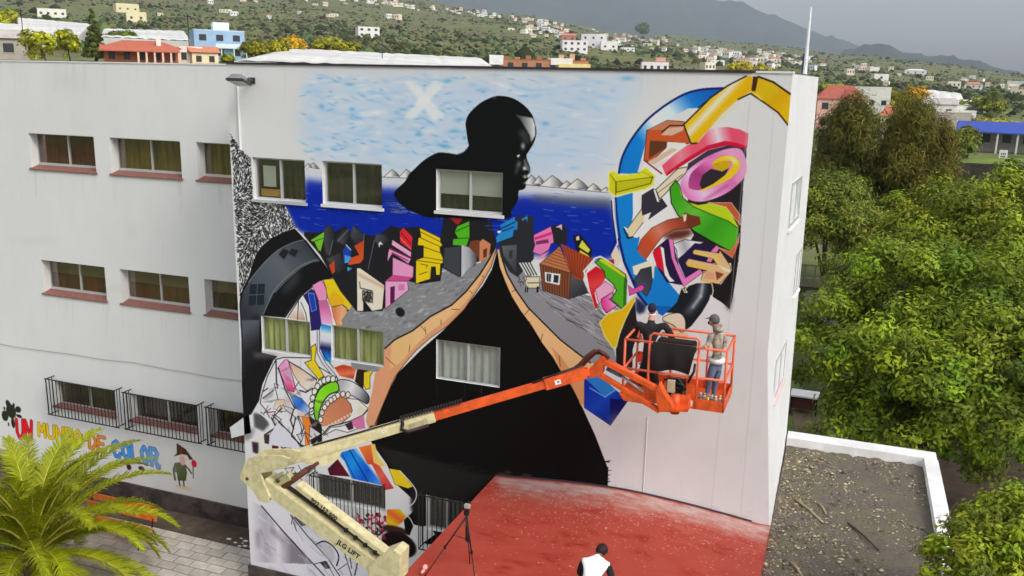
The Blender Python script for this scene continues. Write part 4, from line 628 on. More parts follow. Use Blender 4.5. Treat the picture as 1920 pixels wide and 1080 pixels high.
def window(r, y, depth, curtain_backing, sill=False, inset_sill=0.0, glass=M_GLASS, blind=None, tone='plain', label=None):
    x0, x1, z0, z1 = r; zs = z0+(.13 if sill else 0)
    b = MB(); t = .034 if depth < .1 else .042; yf = y+depth
    b.box(x0, x0+t, yf-.03, yf+.03, zs, z1); b.box(x1-t, x1, yf-.03, yf+.03, zs, z1); b.box(x0+t, x1-t, yf-.03, yf+.03, zs, zs+t); b.box(x0+t, x1-t, yf-.03, yf+.03, z1-t, z1); xm = (x0+x1)/2; b.box(xm-.024, xm+.024, yf-.04, yf+.03, zs+t, z1-t)
    if sill: b.box(x0+t, x1-t, yf-.05, yf+.03, zs+.002, zs+.07)
    fr = b.build('window', M_ALU, school)
    if label: fr['label'] = label
    b = MB()                              # reveals: the wall's own thickness
    yb = yf+.03
    b.quad((x0,y,z0),(x0,yb,z0),(x0,yb,z1),(x0,y,z1)); b.quad((x1,y,z0),(x1,y,z1),(x1,yb,z1),(x1,yb,z0)); b.quad((x0,y,z1),(x0,yb,z1),(x1,yb,z1),(x1,y,z1)); b.quad((x0,y,z0),(x1,y,z0),(x1,yb,z0),(x0,yb,z0)); b.build('reveal', M_WHITE, fr)
    for a, c in ((x0+t, xm-.03), (xm+.03, x1-t)):
        b = MB(); b.box(a, c, yf-.006, yf+.002, zs+t, z1-t); b.build('pane', glass, fr)
    b = MB(); n = 56; ya = yf+.1                # hanging folds; the olive ones stand in for a glass reflection
    zt = z1; vs = []
    for i in range(n+1):
        q = i/n; fo = .4 if sill else 1.0; yy = ya+fo*(.03*math.sin(q*n*.9)+.015*math.sin(q*17+x0))
        vs += [(x0+(x1-x0)*q, yy, zs), (x0+(x1-x0)*q, yy, z1)]
    b.add(vs, [(2*i, 2*i+2, 2*i+3, 2*i+1) for i in range(n)]); b.build('curtain_backing', curtain_backing, fr)
    b = MB(); b.quad((x0,yb,zs),(x0,yb+.5,zs),(x0,yb+.5,z1),(x0,yb,z1)); b.quad((x1,yb,zs),(x1,yb,z1),(x1,yb+.5,z1),(x1,yb+.5,zs)); b.quad((x0,yb,z1),(x0,yb+.5,z1),(x1,yb+.5,z1),(x1,yb,z1)); b.quad((x0,yb,zs),(x1,yb,zs),(x1,yb+.5,zs),(x0,yb+.5,zs)); b.quad((x0,yb+.5,zs),(x1,yb+.5,zs),(x1,yb+.5,z1),(x0,yb+.5,z1)); b.build('room_box', M_DARK, fr)
    if blind:
        b = MB(); h = z1-(z1-zs)*blind[0]; b.quad((x0+t,yf+.025,h),(x1-t,yf+.025,h),(x1-t,yf+.025,z1),(x0+t,yf+.025,z1)); b.build('blind', blind[1], fr)
    if sill:
        b = MB(); b.add([(x0-.06,y-.05,z0),(x1+.06,y-.05,z0),(x1+.06,y-.05,z0+.035),(x0-.06,y-.05,z0+.035),(x0,yf-.035,zs+.005),(x1,yf-.035,zs+.005),(x1+.06,y+.003,z0+.055),(x0-.06,y+.003,z0+.055),(x0,y+.003,z0+.055),(x1,y+.003,z0+.055)], [(0,1,2,3),(3,2,6,7),(8,9,5,4)]); b.build('sill', M_TERRA, fr)
    return fr
CW = curtain_mat('wine_curtain', (92,32,30), (64,26,24)); OvRefl = curtain_mat('olive_reflection_sheet', (112,104,52), (70,62,34)); CG = curtain_mat('pale_green_curtain', (160,164,110), (112,112,60)); CWh = curtain_mat('white_net_curtain', (196,200,200), (170,174,176)); CBr = curtain_mat('brown_curtain', (56,42,30), (34,28,22)); CDk = curtain_mat('dark_curtain', (34,30,26), (22,20,18)); CGr = curtain_mat('grey_curtain', (126,112,104), (82,66,60))  # olive sheets carry the reflection in the glass as their colour
BLW = mat('white_blind', A(196,197,190), .8, .03); BLG = mat('grey_blind', A(132,120,112), .8, .1, 3, stretch=(4,4,.5))
for (x0, x1, z0, z1) in LW:
    row = 0 if z0 > 9 else (1 if z0 > 5 else 2); cidx = round((x0+26.6)/3.1)
    if row == 0: window((x0,x1,z0,z1), LY, .3, (CW, CW, OvRefl, OvRefl)[cidx], True, glass=M_GLASS2)
    elif row == 1: window((x0,x1,z0,z1), LY, .3, (CW, CW, CW, CBr)[cidx], True, glass=M_GLASS2, blind=(.45, BLG) if cidx > 0 else None)
    else:
        window((x0,x1,z0,z1), LY, .26, (CBr, CBr, CDk, CBr)[cidx], False, glass=M_GLASS2)
        b = MB(); gx0, gx1, gz0, gz1, gy = x0+.08, x1+.3, 2.66, 3.86, LY-.34
        b.tube([(gx0-.05,gy,gz1),(gx1+.05,gy,gz1)], .02, 5); b.tube([(gx0-.05,gy,gz0),(gx1+.12,gy,gz0)], .02, 5)
        for gx in (gx0, gx1):
            b.tube([(gx,gy,gz1),(gx,LY+.02,gz1)], .018, 5); b.tube([(gx,gy,gz0),(gx,LY+.02,gz0)], .018, 5)
            for q in (.33, .66): b.tube([(gx,gy+.34*q,gz0),(gx,gy+.34*q,gz1)], .016, 4)
        for i in range(21): gx = gx0+(gx1-gx0)*i/20; b.tube([(gx,gy,gz0),(gx,gy,gz1)], .018 if i % 20 else .026, 4)
        b.build('window_grille', M_IRON, school)
        b = MB(); b.add([(x0-.05,LY-.07,z0-.06),(x1+.05,LY-.07,z0-.06),(x1+.05,LY-.07,z0),(x0-.05,LY-.07,z0),(x0-.05,LY+.2,z0+.03),(x1+.05,LY+.2,z0+.03)], [(0,1,2,3),(3,2,5,4)]); b.build('sill', M_TERRA, school)
for k, cu, bl in (('a', CBr, None), ('b', CDk, None), ('c', CDk, (.6, BLW)), ('d', CG, None), ('e', CG, None), ('f', CWh, None), ('g', CDk, None), ('h', CDk, None)):
    fr = window(MURW[k], 0.0, .07 if k in 'def' else .13, cu, False, blind=bl)
    if k == 'a':
        b = MB(); x0, x1, z0, z1 = MURW[k]; b.box(x0+.2, x0+.55, .15, .165, z0+.3, z0+.8); b.build('notice_board', BLW, fr); b = MB(); b.box(x0+.12, x0+.66, .145, .165, z0+.07, z0+.24); b.build('wooden_box', mat('pale_wood', A(190,140,70), .7), fr)
    if k in 'abc':
        b = MB(); x0, x1, z0, z1 = MURW[k]; b.box(x0-.03, x1+.05, -.055, .06, z0-.07, z0-.005); b.build('sill', M_WHITE if k != 'a' else M_ALU, fr)
for (x0, x1, z0, z1), nb in (((-11.9,-9.92,2.5,3.72), 18), ((-8.86,-7.78,2.36,3.78), 9)):
    b = MB(); gy = -.3
    for z in (z0, z1): b.tube([(x0,gy,z),(x1,gy,z)], .018, 5); b.tube([(x0,gy,z),(x0,.02,z)], .016, 5); b.tube([(x1,gy,z),(x1,.02,z)], .016, 5)
    for i in range(nb+1): gx = x0+(x1-x0)*i/nb; b.tube([(gx,gy,z0),(gx,gy,z1)], .012, 4)
    for q in (.35, .7): b.tube([(x0,gy*q,z0),(x0,gy*q,z1)], .011, 4)
    b.build('window_grille', M_IRON, school)
for ya, yb_, za, zb in ((1.5,3.3,10.55,11.5), (1.5,3.3,6.7,7.65), (3.8,4.9,8.6,9.6)):      # narrow windows on the end wall
    fx = lambda yy, zz: -1.18+.26*yy/5.2+.012
    b = MB(); 
    for (c0, c1, d0, d1) in ((ya, yb_, za, za+.06), (ya, yb_, zb-.06, zb), (ya, ya+.06, za+.06, zb-.06), (yb_-.06, yb_, za+.06, zb-.06), ((ya+yb_)/2-.03, (ya+yb_)/2+.03, za+.06, zb-.06)): b.add([(fx(c0,0)-.02,c0,d0),(fx(c1,0)-.02,c1,d0),(fx(c1,0)-.02,c1,d1),(fx(c0,0)-.02,c0,d1),(fx(c0,0)+.02,c0,d0),(fx(c1,0)+.02,c1,d0),(fx(c1,0)+.02,c1,d1),(fx(c0,0)+.02,c0,d1)], [(0,3,2,1),(4,5,6,7),(0,1,5,4),(1,2,6,5),(2,3,7,6),(3,0,4,7)])
    fr = b.build('window', M_ALU, school); b = MB(); b.quad((fx(ya,0)-.004,ya+.05,za+.05),(fx(yb_,0)-.004,yb_-.05,za+.05),(fx(yb_,0)-.004,yb_-.05,zb-.05),(fx(ya,0)-.004,ya+.05,zb-.05)); b.build('pane', mat('pale_blinds', A(172,174,178), .5, .05), fr)
    b = MB(); b.add([(fx(ya,0)-.02,ya-.05,za-.1),(fx(yb_,0)-.02,yb_+.05,za-.1),(fx(yb_,0)+.06,yb_+.05,za-.1),(fx(ya,0)+.06,ya-.05,za-.1),(fx(ya,0)-.02,ya-.05,za-.01),(fx(yb_,0)-.02,yb_+.05,za-.01),(fx(yb_,0)+.06,yb_+.05,za-.05),(fx(ya,0)+.06,ya-.05,za-.05)], [(0,3,2,1),(4,5,6,7),(0,1,5,4),(1,2,6,5),(2,3,7,6),(3,0,4,7)]); b.build('sill', M_WHITE if za > 8 else mat('faded_pink_sill', A(196,166,164), .8), fr)
# painted ledge block that sticks out past the corner
b = MB(); q = [W(430,802,-.02), W(466,776,-.02), W(470,812,-.02), W(433,822,-.02)]; b.prism([(p.x, .0, p.z) for p in q], (0,.5,0)); b.build('ledge_block', mat('grey_white_paint', A(186,188,192), .75, .12, 2), school)
# two shallow render joints and the drain pipe on the bare strip
b = MB()
b.tube([(-3.53,-.008,4.76),(-3.53,-.008,6.5)], .012, 6); b.build('drain_pipe', M_WHITE, school)
# canopy over the entrance, its top painted red
canopy = empty('entrance_canopy', (-4, -2.6, 4.4)); tag(canopy, 'red painted concrete entrance canopy below the mural dusted with pale overspray', 'canopy')
b = MB(); n = 24; vs = []
def zc(x): return 4.5+.22*max(0, 1-abs((x+4.0)/2.9)**1.6)
M_SLAB = image_mat('red_slab_paint', paint_slab().image('slab_print', .84), rough=.55, bump=.3, grime=.1)
for i in range(n+1):
    x = -7.0+(6.18)*i/n
    for j in range(13): yv = -.004-5.2*j/12; vs.append((x, yv, 4.5+(zc(x)-4.5)*(1-j/12)**2))
fs = [(i*13+j, i*13+j+1, (i+1)*13+j+1, (i+1)*13+j) for i in range(n) for j in range(12)]
b.add(vs, fs); top = b.build('slab_top', M_SLAB, canopy)
u = top.data.uv_layers.new(name='UVMap')
for lp in top.data.loops: v = top.data.vertices[lp.vertex_index].co; u.data[lp.index].uv = ((v.x-CX0)/(CX1-CX0), 1-(.02-v.y)/5.32)
b = MB(); b.box(-7.0, -.82, -5.2, -.006, 4.2, 4.492); b.build('slab_edge', mat('canopy_edge', A(150,60,54), .8, .15, 3, bump=.2), canopy)
b = MB(); b.tube([(x, -.02, zc(x)+.012) for x in np.linspace(-7, -1.2, 20)], .022, 5); b.build('joint_seal', M_CAP, canopy)
b = MB()
for x in (-6.7, -1.2): b.box(x-.15, x+.15, -5.0, -4.7, 0, 4.2)
b.build('column', M_WHITE, canopy)
# annexe with the gravel roof
annex = empty('annexe', (1, 1, 0)); tag(annex, 'low annexe with a brown gravel roof and white parapet beside the school', 'building')
b = MB(); b.box(-.84, 2.74, -6, 5.58, 0, 4.2); b.build('wall', M_WHITE, annex)
b = MB(); b.box(-.84, 2.74, 5.1, 5.6, 4.2, 4.52); b.box(2.44, 2.76, -6, 5.1, 4.2, 4.518); b.build('parapet', mat('bright_parapet', A(208,212,210), .8, .1, 3, bump=.3, col2=A(168,164,154), var2=.3, scale2=1.4), annex)
M_GRAV = mat('gravel_roof', A(110,101,92,.95), .95, .4, 22, bump=.9, bscale=60, col2=A(116,112,84,1.0), var2=.5, scale2=1.4)
b = MB(); nx, ny = 26, 80
vs = [(-.83+3.28*i/nx, -5.98+11.1*j/ny, 4.3+.02*rng.normal()) for i in range(nx+1) for j in range(ny+1)]
b.add(vs, [(i*(ny+1)+j, (i+1)*(ny+1)+j, (i+1)*(ny+1)+j+1, i*(ny+1)+j+1) for i in range(nx) for j in range(ny)]); b.build('gravel_bed', M_GRAV, annex, smooth=True)
# loose stones
ico = [(0,0,1),(.9,0,.2),(.28,.85,.2),(-.72,.53,.2),(-.72,-.53,.2),(.28,-.85,.2)]; icf = [(0,1,2),(0,2,3),(0,3,4),(0,4,5),(0,5,1)]
n = 15000; px = rng.uniform(-.8, 2.4, n); py = rng.uniform(-3.2, 5.05, n); dens = np.exp(-(px+.8)/.7)*1.1+.25+.3*np.sin(px*3+py*2); keep = rng.random(n) < dens; px, py = px[keep], py[keep]; n = len(px)
sz = rng.gamma(1.6, .0075, n)+.006; a = rng.uniform(0, 6.28, n); I = np.array(ico); V = np.empty((n, 6, 3)); ca, sa = np.cos(a)[:, None], np.sin(a)[:, None]; el = rng.uniform(.6, 1.7, n)[:, None]
V[..., 0] = px[:, None]+sz[:, None]*(I[:, 0]*ca*el-I[:, 1]*sa); V[..., 1] = py[:, None]+sz[:, None]*(I[:, 0]*sa*el+I[:, 1]*ca); V[..., 2] = 4.3+sz[:, None]*I[:, 2]*.8
F = (np.array(icf)[None]+np.arange(n)[:, None, None]*6).reshape(-1, 3); tone = np.repeat(rng.choice([.2, .4, .6, .8, 1.0, 1.4], n, p=[.2,.22,.24,.16,.1,.08]), 6)[:, None]*np.array([1, .96, .86])
o = mesh_np('loose_stones', V.reshape(-1, 3), F, mat('stone_chips', A(150,140,120), .9, .1, attr='tone'), annex, tone); o['kind'] = 'stuff'
M_STICK = mat('dry_wood', A(150,132,104), .85, .2, 20); M_STICK2 = mat('rotten_wood', A(74,46,36), .9, .3, 20)
for (x0, y0, x1, y1), r, m, lb in (((1492,936,1543,980), .03, M_STICK, 'long pale stick lying on the gravel roof near the white wall'), ((1534,942,1549,963), .022, M_STICK, 'short pale stick lying on gravel just right of the long pale one'), ((1590,981,1648,1032), .026, M_STICK2, 'dark rotten brown stick in the middle of the gravel roof'), ((1483,1055,1505,1082), .03, M_STICK, 'pale stick at the bottom edge of the gravel roof')):
    p, q = G(x0,y0,4.34), G(x1,y1,4.34); b = MB(); md = (p+q)/2+Vector((.01,.02,.015)); b.tube([p, md, q], r, 6, r1=r*.7); tag(b.build('stick', m, None, True), lb, 'stick')
# flood light, its cable duct, the mast
fl = empty('floodlight', (-13.6, -.3, 13.3)); tag(fl, 'grey floodlight sticking out of the wall top above the mural corner', 'floodlight')
M_LG = mat('lamp_grey', A(120,122,124), .45, .1); M_DG = mat('lamp_dark', A(52,54,58), .5)
def fq(px, py, y): return W(px, py, y)
pl = [fq(423,150,-.75), fq(456,151,-.75), fq(472,161,-.35), fq(447,162,-.35)]
b = MB(); b.prism(pl, (0,0,.05)); b.build('lens_frame', M_DG, fl)
c0 = sum(pl, Vector())/4; b = MB(); b.prism([p+(c0-p)*.16-Vector((0,0,.012)) for p in pl], (0,0,.01)); b.build('lens', mat('lamp_lens', A(170,172,172), .2), fl)
b = MB(); up = [p+(c0-p)*.1+Vector((0,0,.055)) for p in pl]; t2 = [p+(c0-p)*.45+Vector((0,0,.17)) for p in pl]; b.add(up+t2, [(3,2,1,0),(4,5,6,7),(0,1,5,4),(1,2,6,5),(2,3,7,6),(3,0,4,7)]); b.build('housing', M_LG, fl)
pw = W(474,151,0); b = MB(); b.tube([c0+Vector((.2,.1,.1)), (pw.x-.03,-.2,pw.z), (pw.x,.0,pw.z)], .04, 7); b.box(pw.x-.07, pw.x+.07, -.03, 0, pw.z-.07, pw.z+.07); b.build('bracket', M_DG, fl)
pc = W(447,170,0); b = MB(); b.tube([(pc.x,-.025,pc.z+.25),(pc.x,-.025,11.7)], .028, 6); tag(b.build('cable_duct', M_WHITE), 'thin white cable duct running down the wall below the floodlight', 'cable duct')
mp = W(1509,138,4.0); mt_ = W(1520,14,4.0); mast = empty('roof_mast', (mp.x, 4, 13.3)); tag(mast, 'slim white mast standing on the right end of the school roof', 'mast')
b = MB(); b.tube([(mp.x,4,13.2),(mp.x,4,mt_.z)], .055, 8, r1=.025); b.build('pole', mat('mast_white', A(205,208,212), .4), mast); b = MB(); b.tube([(mp.x-.055,4.06,13.2),(mp.x-.055,4.06,mt_.z-1.0)], .03, 6); b.build('cable', mat('mast_shadow_blue', A(50,58,80), .5), mast); b = MB(); b.box(mp.x-.14, mp.x+.14, 3.86, 4.14, 13.35, 13.5); b.build('base_plate', M_DG, mast)  # thin dark blue tube added as the pole's shadow side, no real wire
# ------------------------------------------------------------------ terrain
FW = np.array([MR[2][0], MR[2][1]]); FW /= np.linalg.norm(FW); RT = np.array([FW[1], -FW[0]])
def yh(px): return 50.3+.0218*(px+3655)
TPX = np.array([-600, 0, 480, 960, 1200, 1400, 1600, 1920, 2500], float); TR = np.array([60, 100, 160, 250, 400, 800, 1500, 2600], float)
TY = [[None,170,125,92,58,0,-70,-120],[None,175,118,88,58,14,-45,-90],[None,205,138,104,76,38,-12,-45],[None,270,168,132,108,72,40,24],[None,335,232,168,138,102,78,67],[None,385,278,206,158,120,97,90],[None,392,300,236,182,140,117,110],[None,398,310,255,205,166,149,141],[None,410,320,265,220,186,170,165]]
TT = np.array([[-CZ/60 if y is None else (lambda d: d[2]/math.hypot(d[0], d[1]))(ray(p, y)) for y in row] for p, row in zip(TPX, TY)])
def zT(x, y):
    x = np.asarray(x, float); y = np.asarray(y, float); dx, dy = x, y+DW; r = np.hypot(dx, dy)+1e-6; f = (dx*FW[0]+dy*FW[1])/r; s = (dx*RT[0]+dy*RT[1])/r
    px = np.clip(960+FPX*s/np.maximum(f, .12)/math.cos(PIT), TPX[0], TPX[-1]); lr = np.log(np.clip(r, 60, 2600)); L = np.log(TR)
    i = np.clip(np.searchsorted(TPX, px, side='right')-1, 0, len(TPX)-2); j = np.clip(np.searchsorted(L, lr, side='right')-1, 0, len(L)-2)
    u = (px-TPX[i])/(TPX[i+1]-TPX[i]); v = (lr-L[j])/(L[j+1]-L[j]); u = u*u*(3-2*u)
    t = (TT[i, j]*(1-u)+TT[i+1, j]*u)*(1-v)+(TT[i, j+1]*(1-u)+TT[i+1, j+1]*u)*v
    w = np.clip((f-.15)/.35, 0, 1); w = w*w*(3-2*w); k = np.clip((r-60)/25, 0, 1)
    bump = (np.sin(x*.021+1.3)*np.sin(y*.017)*.35+np.sin(x*.006+y*.004)*.65)*np.clip((r-150)/2500, 0, 1)*14
    return np.where(r <= 60, 0.0, (CZ+np.clip(r, 60, 2600)*t)*w*k+bump*w-np.clip(r-2600, 0, None)*.05*w)
def hit(px, py):
    d = ray(px, py); h = math.hypot(d[0], d[1]); r = np.geomspace(30, 2600, 900); X, Y = d[0]/h*r, d[1]/h*r-DW; Zr = CZ+d[2]/h*r; g = zT(X, Y)
    k = np.where(Zr <= g)[0]; k = k[0] if len(k) else len(r)-1
    return Vector((float(X[k]), float(Y[k]), float(g[k]))), float(r[k])
angs = np.concatenate([np.linspace(-math.pi, -.62, 60, endpoint=False), np.linspace(-.62, .62, 230, endpoint=False), np.linspace(.62, math.pi, 60, endpoint=False)])
rr = np.concatenate([[.5, 10, 25, 45], np.geomspace(60, 3400, 120)]); na, nr = len(angs), len(rr)
dirs = np.cos(angs)[:, None]*FW+np.sin(angs)[:, None]*RT; X = dirs[:, 0:1]*rr; Y = dirs[:, 1:2]*rr-DW; Zg = zT(X, Y)-.004
V = np.stack([X, Y, Zg], -1).reshape(-1, 3); I = np.arange(na)[:, None]*nr; J = np.arange(nr-1)[None]; I2 = ((np.arange(na)+1) % na)[:, None]*nr
F = np.stack([I+J, I+J+1, I2+J+1, I2+J], -1).reshape(-1, 4)[:, ::-1]
def ground_mat():
    m = bpy.data.materials.new('hillside_ground'); m.use_nodes = True; n = m.node_tree.nodes; l = m.node_tree.links; b = n['Principled BSDF']; b.inputs['Roughness'].default_value = .95; b.inputs['Specular IOR Level'].default_value = .1
    g = n.new('ShaderNodeNewGeometry'); 
    def nz(sc, det=6, st=None):
        t = n.new('ShaderNodeTexNoise'); t.inputs['Scale'].default_value = sc; t.inputs['Detail'].default_value = det; t.inputs['Roughness'].default_value = .68
        mp = n.new('ShaderNodeMapping'); l.new(g.outputs['Position'], mp.inputs[0]); mp.inputs['Scale'].default_value = st or (1,1,1); l.new(mp.outputs[0], t.inputs['Vector']); return t
    def ramp(src, stops):
        r = n.new('ShaderNodeValToRGB'); l.new(src.outputs[0], r.inputs[0]); e = r.color_ramp.elements
        while len(e) < len(stops): e.new(.5)
        for k, (p, c) in enumerate(stops): e[k].position = p; e[k].color = (*c, 1)
        return r
    a = ramp(nz(.012, 9), [(.3, A(58,66,40)), (.43, A(78,92,50)), (.52, A(102,104,66)), (.6, A(88,72,58)), (.7, A(52,66,36))]); c = ramp(nz(.11, 7, (1,1,3)), [(.35, A(60,66,38)), (.47, A(88,98,56)), (.58, A(118,110,82)), (.66, A(52,64,32))])
    x = n.new('ShaderNodeMix'); x.data_type = 'RGBA'; x.inputs[0].default_value = .5; l.new(a.outputs[0], x.inputs[6]); l.new(c.outputs[0], x.inputs[7]); 
    sx_ = n.new('ShaderNodeSeparateXYZ'); l.new(g.outputs['Position'], sx_.inputs[0]); tz = n.new('ShaderNodeMath'); tz.operation = 'MULTIPLY_ADD'; tn_ = nz(.03, 4); l.new(sx_.outputs[2], tz.inputs[0]); tz.inputs[1].default_value = .28; tw = n.new('ShaderNodeMath'); tw.operation = 'MULTIPLY'; tw.inputs[1].default_value = 2.2; l.new(tn_.outputs[0], tw.inputs[0]); l.new(tw.outputs[0], tz.inputs[2]); fr_n = n.new('ShaderNodeMath'); fr_n.operation = 'FRACT'; l.new(tz.outputs[0], fr_n.inputs[0])
    st = n.new('ShaderNodeMapRange'); st.inputs[1].default_value = 0; st.inputs[2].default_value = .3; st.inputs[3].default_value = .55; st.inputs[4].default_value = 1.08; l.new(fr_n.outputs[0], st.inputs[0]); sc_ = n.new('ShaderNodeVectorMath'); sc_.operation = 'SCALE'; l.new(x.outputs[2], sc_.inputs[0]); l.new(st.outputs[0], sc_.inputs['Scale']); l.new(sc_.outputs[0], b.inputs['Base Color']); return m
gm = mesh_np('ground', V, F, ground_mat(), smooth=True); tag(gm, kind='structure')
# far mountains
def mountain(name, sil, dist, base_drop, col, seed):
    R = np.random.default_rng(seed); xs = np.arange(sil[0][0], sil[-1][0]+1, 12.0); ys = np.interp(xs, [p[0] for p in sil], [p[1] for p in sil])
    n = 26; V = []
    for x, y in zip(xs, ys):
        d = ray(x, y+R.normal()*1.6); h = math.hypot(d[0], d[1]); top = CZ+dist*d[2]/h; ux, uy = d[0]/h, d[1]/h
        for k in range(n):
            t = k/(n-1); rr_ = dist*(1-.42*t) if t <= 1 else dist; z = top*(1-t)**1.25-base_drop*t+(R.normal()*dist*.0022*(t > 0)*(1-t))+math.sin(x*.021+t*5)*dist*.004*t*(1-t)*4
            V.append((ux*rr_, uy*rr_-DW, z))
        V.append((ux*dist*1.25, uy*dist*1.25-DW, -60)); 
    m = n+1; F = [(i*m+k, i*m+k+1, (i+1)*m+k+1, (i+1)*m+k) for i in range(len(xs)-1) for k in range(n-1)]+[(i*m, (i+1)*m, (i+1)*m+n, i*m+n) for i in range(len(xs)-1)]
    return tag(mesh_np(name, V, F, mat(name+'_cover', A(*col), .95, .3, .004, spec=.05), smooth=True), kind='structure')
mountain('mountain', [(-1500,-330),(-400,-260),(300,-170),(800,-90),(1150,-28),(1300,-6),(1385,1),(1412,14),(1460,32),(1500,48),(1545,66),(1580,76),(1625,88),(1680,112),(1800,150),(2100,190)], 7200, 60, (52,66,62), 3)
mountain('far_ridge', [(1380,150),(1480,122),(1560,104),(1622,85),(1645,82),(1668,85),(1700,99),(1740,104),(1800,111),(1840,118),(1880,129),(1920,136),(2050,150),(2500,172)], 4700, 40, (46,60,52), 5)

# ------------------------------------------------------------------ vegetation helpers
M_LEAF = mat('leaf_green', (.19,.215,.016), .6, .12, 2, attr='tone', trans=.14, spec=.3)
M_LEAFD = mat('needle_green', (.125,.128,.026), .7, .12, 2, attr='tone', trans=.12, spec=.15)
M_SCRUB = mat('scrub_green', (.06,.075,.028), .9, .2, 2, attr='tone', spec=.1)
M_BARK = mat('bark', A(96,84,70), .9, .3, 8, bump=.4)
def leaf_quads(C, N, ln, wd, R, droop=0.0):
    n = len(C); N = N/np.linalg.norm(N, axis=1, keepdims=True); r = R.normal(size=(n, 3)); r[:, 2] -= droop; T = r-N*np.sum(r*N, 1, keepdims=True); T /= np.linalg.norm(T, axis=1, keepdims=True)+1e-9; Bn = np.cross(N, T)
    l = np.asarray(ln).reshape(-1, 1)/2; w = np.asarray(wd).reshape(-1, 1)/2
    V = np.stack([C-T*l, C+Bn*w+T*l*.1, C+T*l, C-Bn*w+T*l*.1], 1).reshape(-1, 3); F = np.arange(4*n).reshape(-1, 4); return V, F
def crown(blobs, clumps, per, crad, ll, lw, R, hue=(1,1,1), tip=(1.5,1.4,.7), inner=.25, sq=.75, droop=0.0):
    Cs = []; Ns = []
    vol = np.array([b[1][0]*b[1][1]+b[1][0]*b[1][2] for b in blobs]); vol /= vol.sum()
    for (c, r), w in zip(blobs, vol):
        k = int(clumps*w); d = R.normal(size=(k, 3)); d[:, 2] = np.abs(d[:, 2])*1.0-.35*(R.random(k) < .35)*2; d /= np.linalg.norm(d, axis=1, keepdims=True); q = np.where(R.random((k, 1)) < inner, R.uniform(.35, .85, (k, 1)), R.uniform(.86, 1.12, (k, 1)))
        Cs.append(np.array(c)+d*np.array(r)*q); Ns.append(d)
    Cc = np.concatenate(Cs); Nc = np.concatenate(Ns); n = len(Cc); tone = R.choice([.55, .85, 1.1, 1.4], n)[:, None]*(1+R.normal(size=(n, 3))*np.array([.07, .06, .1]))
    off = R.normal(size=(n, per, 3)); off /= np.linalg.norm(off, axis=2, keepdims=True); rd = R.random((n, per, 1))**.5*crad*R.uniform(.6, 1.3, (n, 1, 1)); P = Cc[:, None]+off*rd*np.array([1, 1, sq]); Nn = off*.95+Nc[:, None]*.45+np.array([0, 0, .4])+R.normal(size=(n, per, 3))*.35
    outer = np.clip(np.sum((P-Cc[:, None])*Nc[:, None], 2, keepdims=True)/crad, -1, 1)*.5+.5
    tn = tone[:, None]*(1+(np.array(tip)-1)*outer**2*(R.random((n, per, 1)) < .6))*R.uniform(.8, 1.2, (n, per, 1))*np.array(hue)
    m = n*per; V, F = leaf_quads(P.reshape(-1, 3), Nn.reshape(-1, 3), ll*R.uniform(.6, 1.3, m), lw*R.uniform(.6, 1.3, m), R, droop); return V, F, np.repeat(tn.reshape(-1, 3), 4, 0)
def tree(name, label, cat, base, blobs, clumps, per, crad, ll, lw, seed, hue=(1,1,1), tip=(1.5,1.4,.7), trunk=.22, mt=None, group=None, inner=.07, sq=.75, droop=0.0):
    R = np.random.default_rng(seed); base = Vector(base); t = empty(name, base); tag(t, label, cat, group)
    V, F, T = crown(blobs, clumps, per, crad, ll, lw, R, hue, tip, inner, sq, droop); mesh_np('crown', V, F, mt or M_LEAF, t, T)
    b = MB(); top = Vector(np.mean([bb[0] for bb in blobs], 0)); fork = base.lerp(top, .5)
    b.tube([base-Vector((0,0,.2)), base.lerp(fork, .5)+Vector((.12*trunk*5,0,0)), fork], trunk, 8, r1=trunk*.7)
    for c, r in blobs: c = Vector(c); b.tube([fork, fork.lerp(c, .55)+Vector((0,0,.15)), c+Vector((0,0,r[2]*.35))], trunk*.6, 6, r1=trunk*.15)
    b.build('trunk', M_BARK, t, True); return t
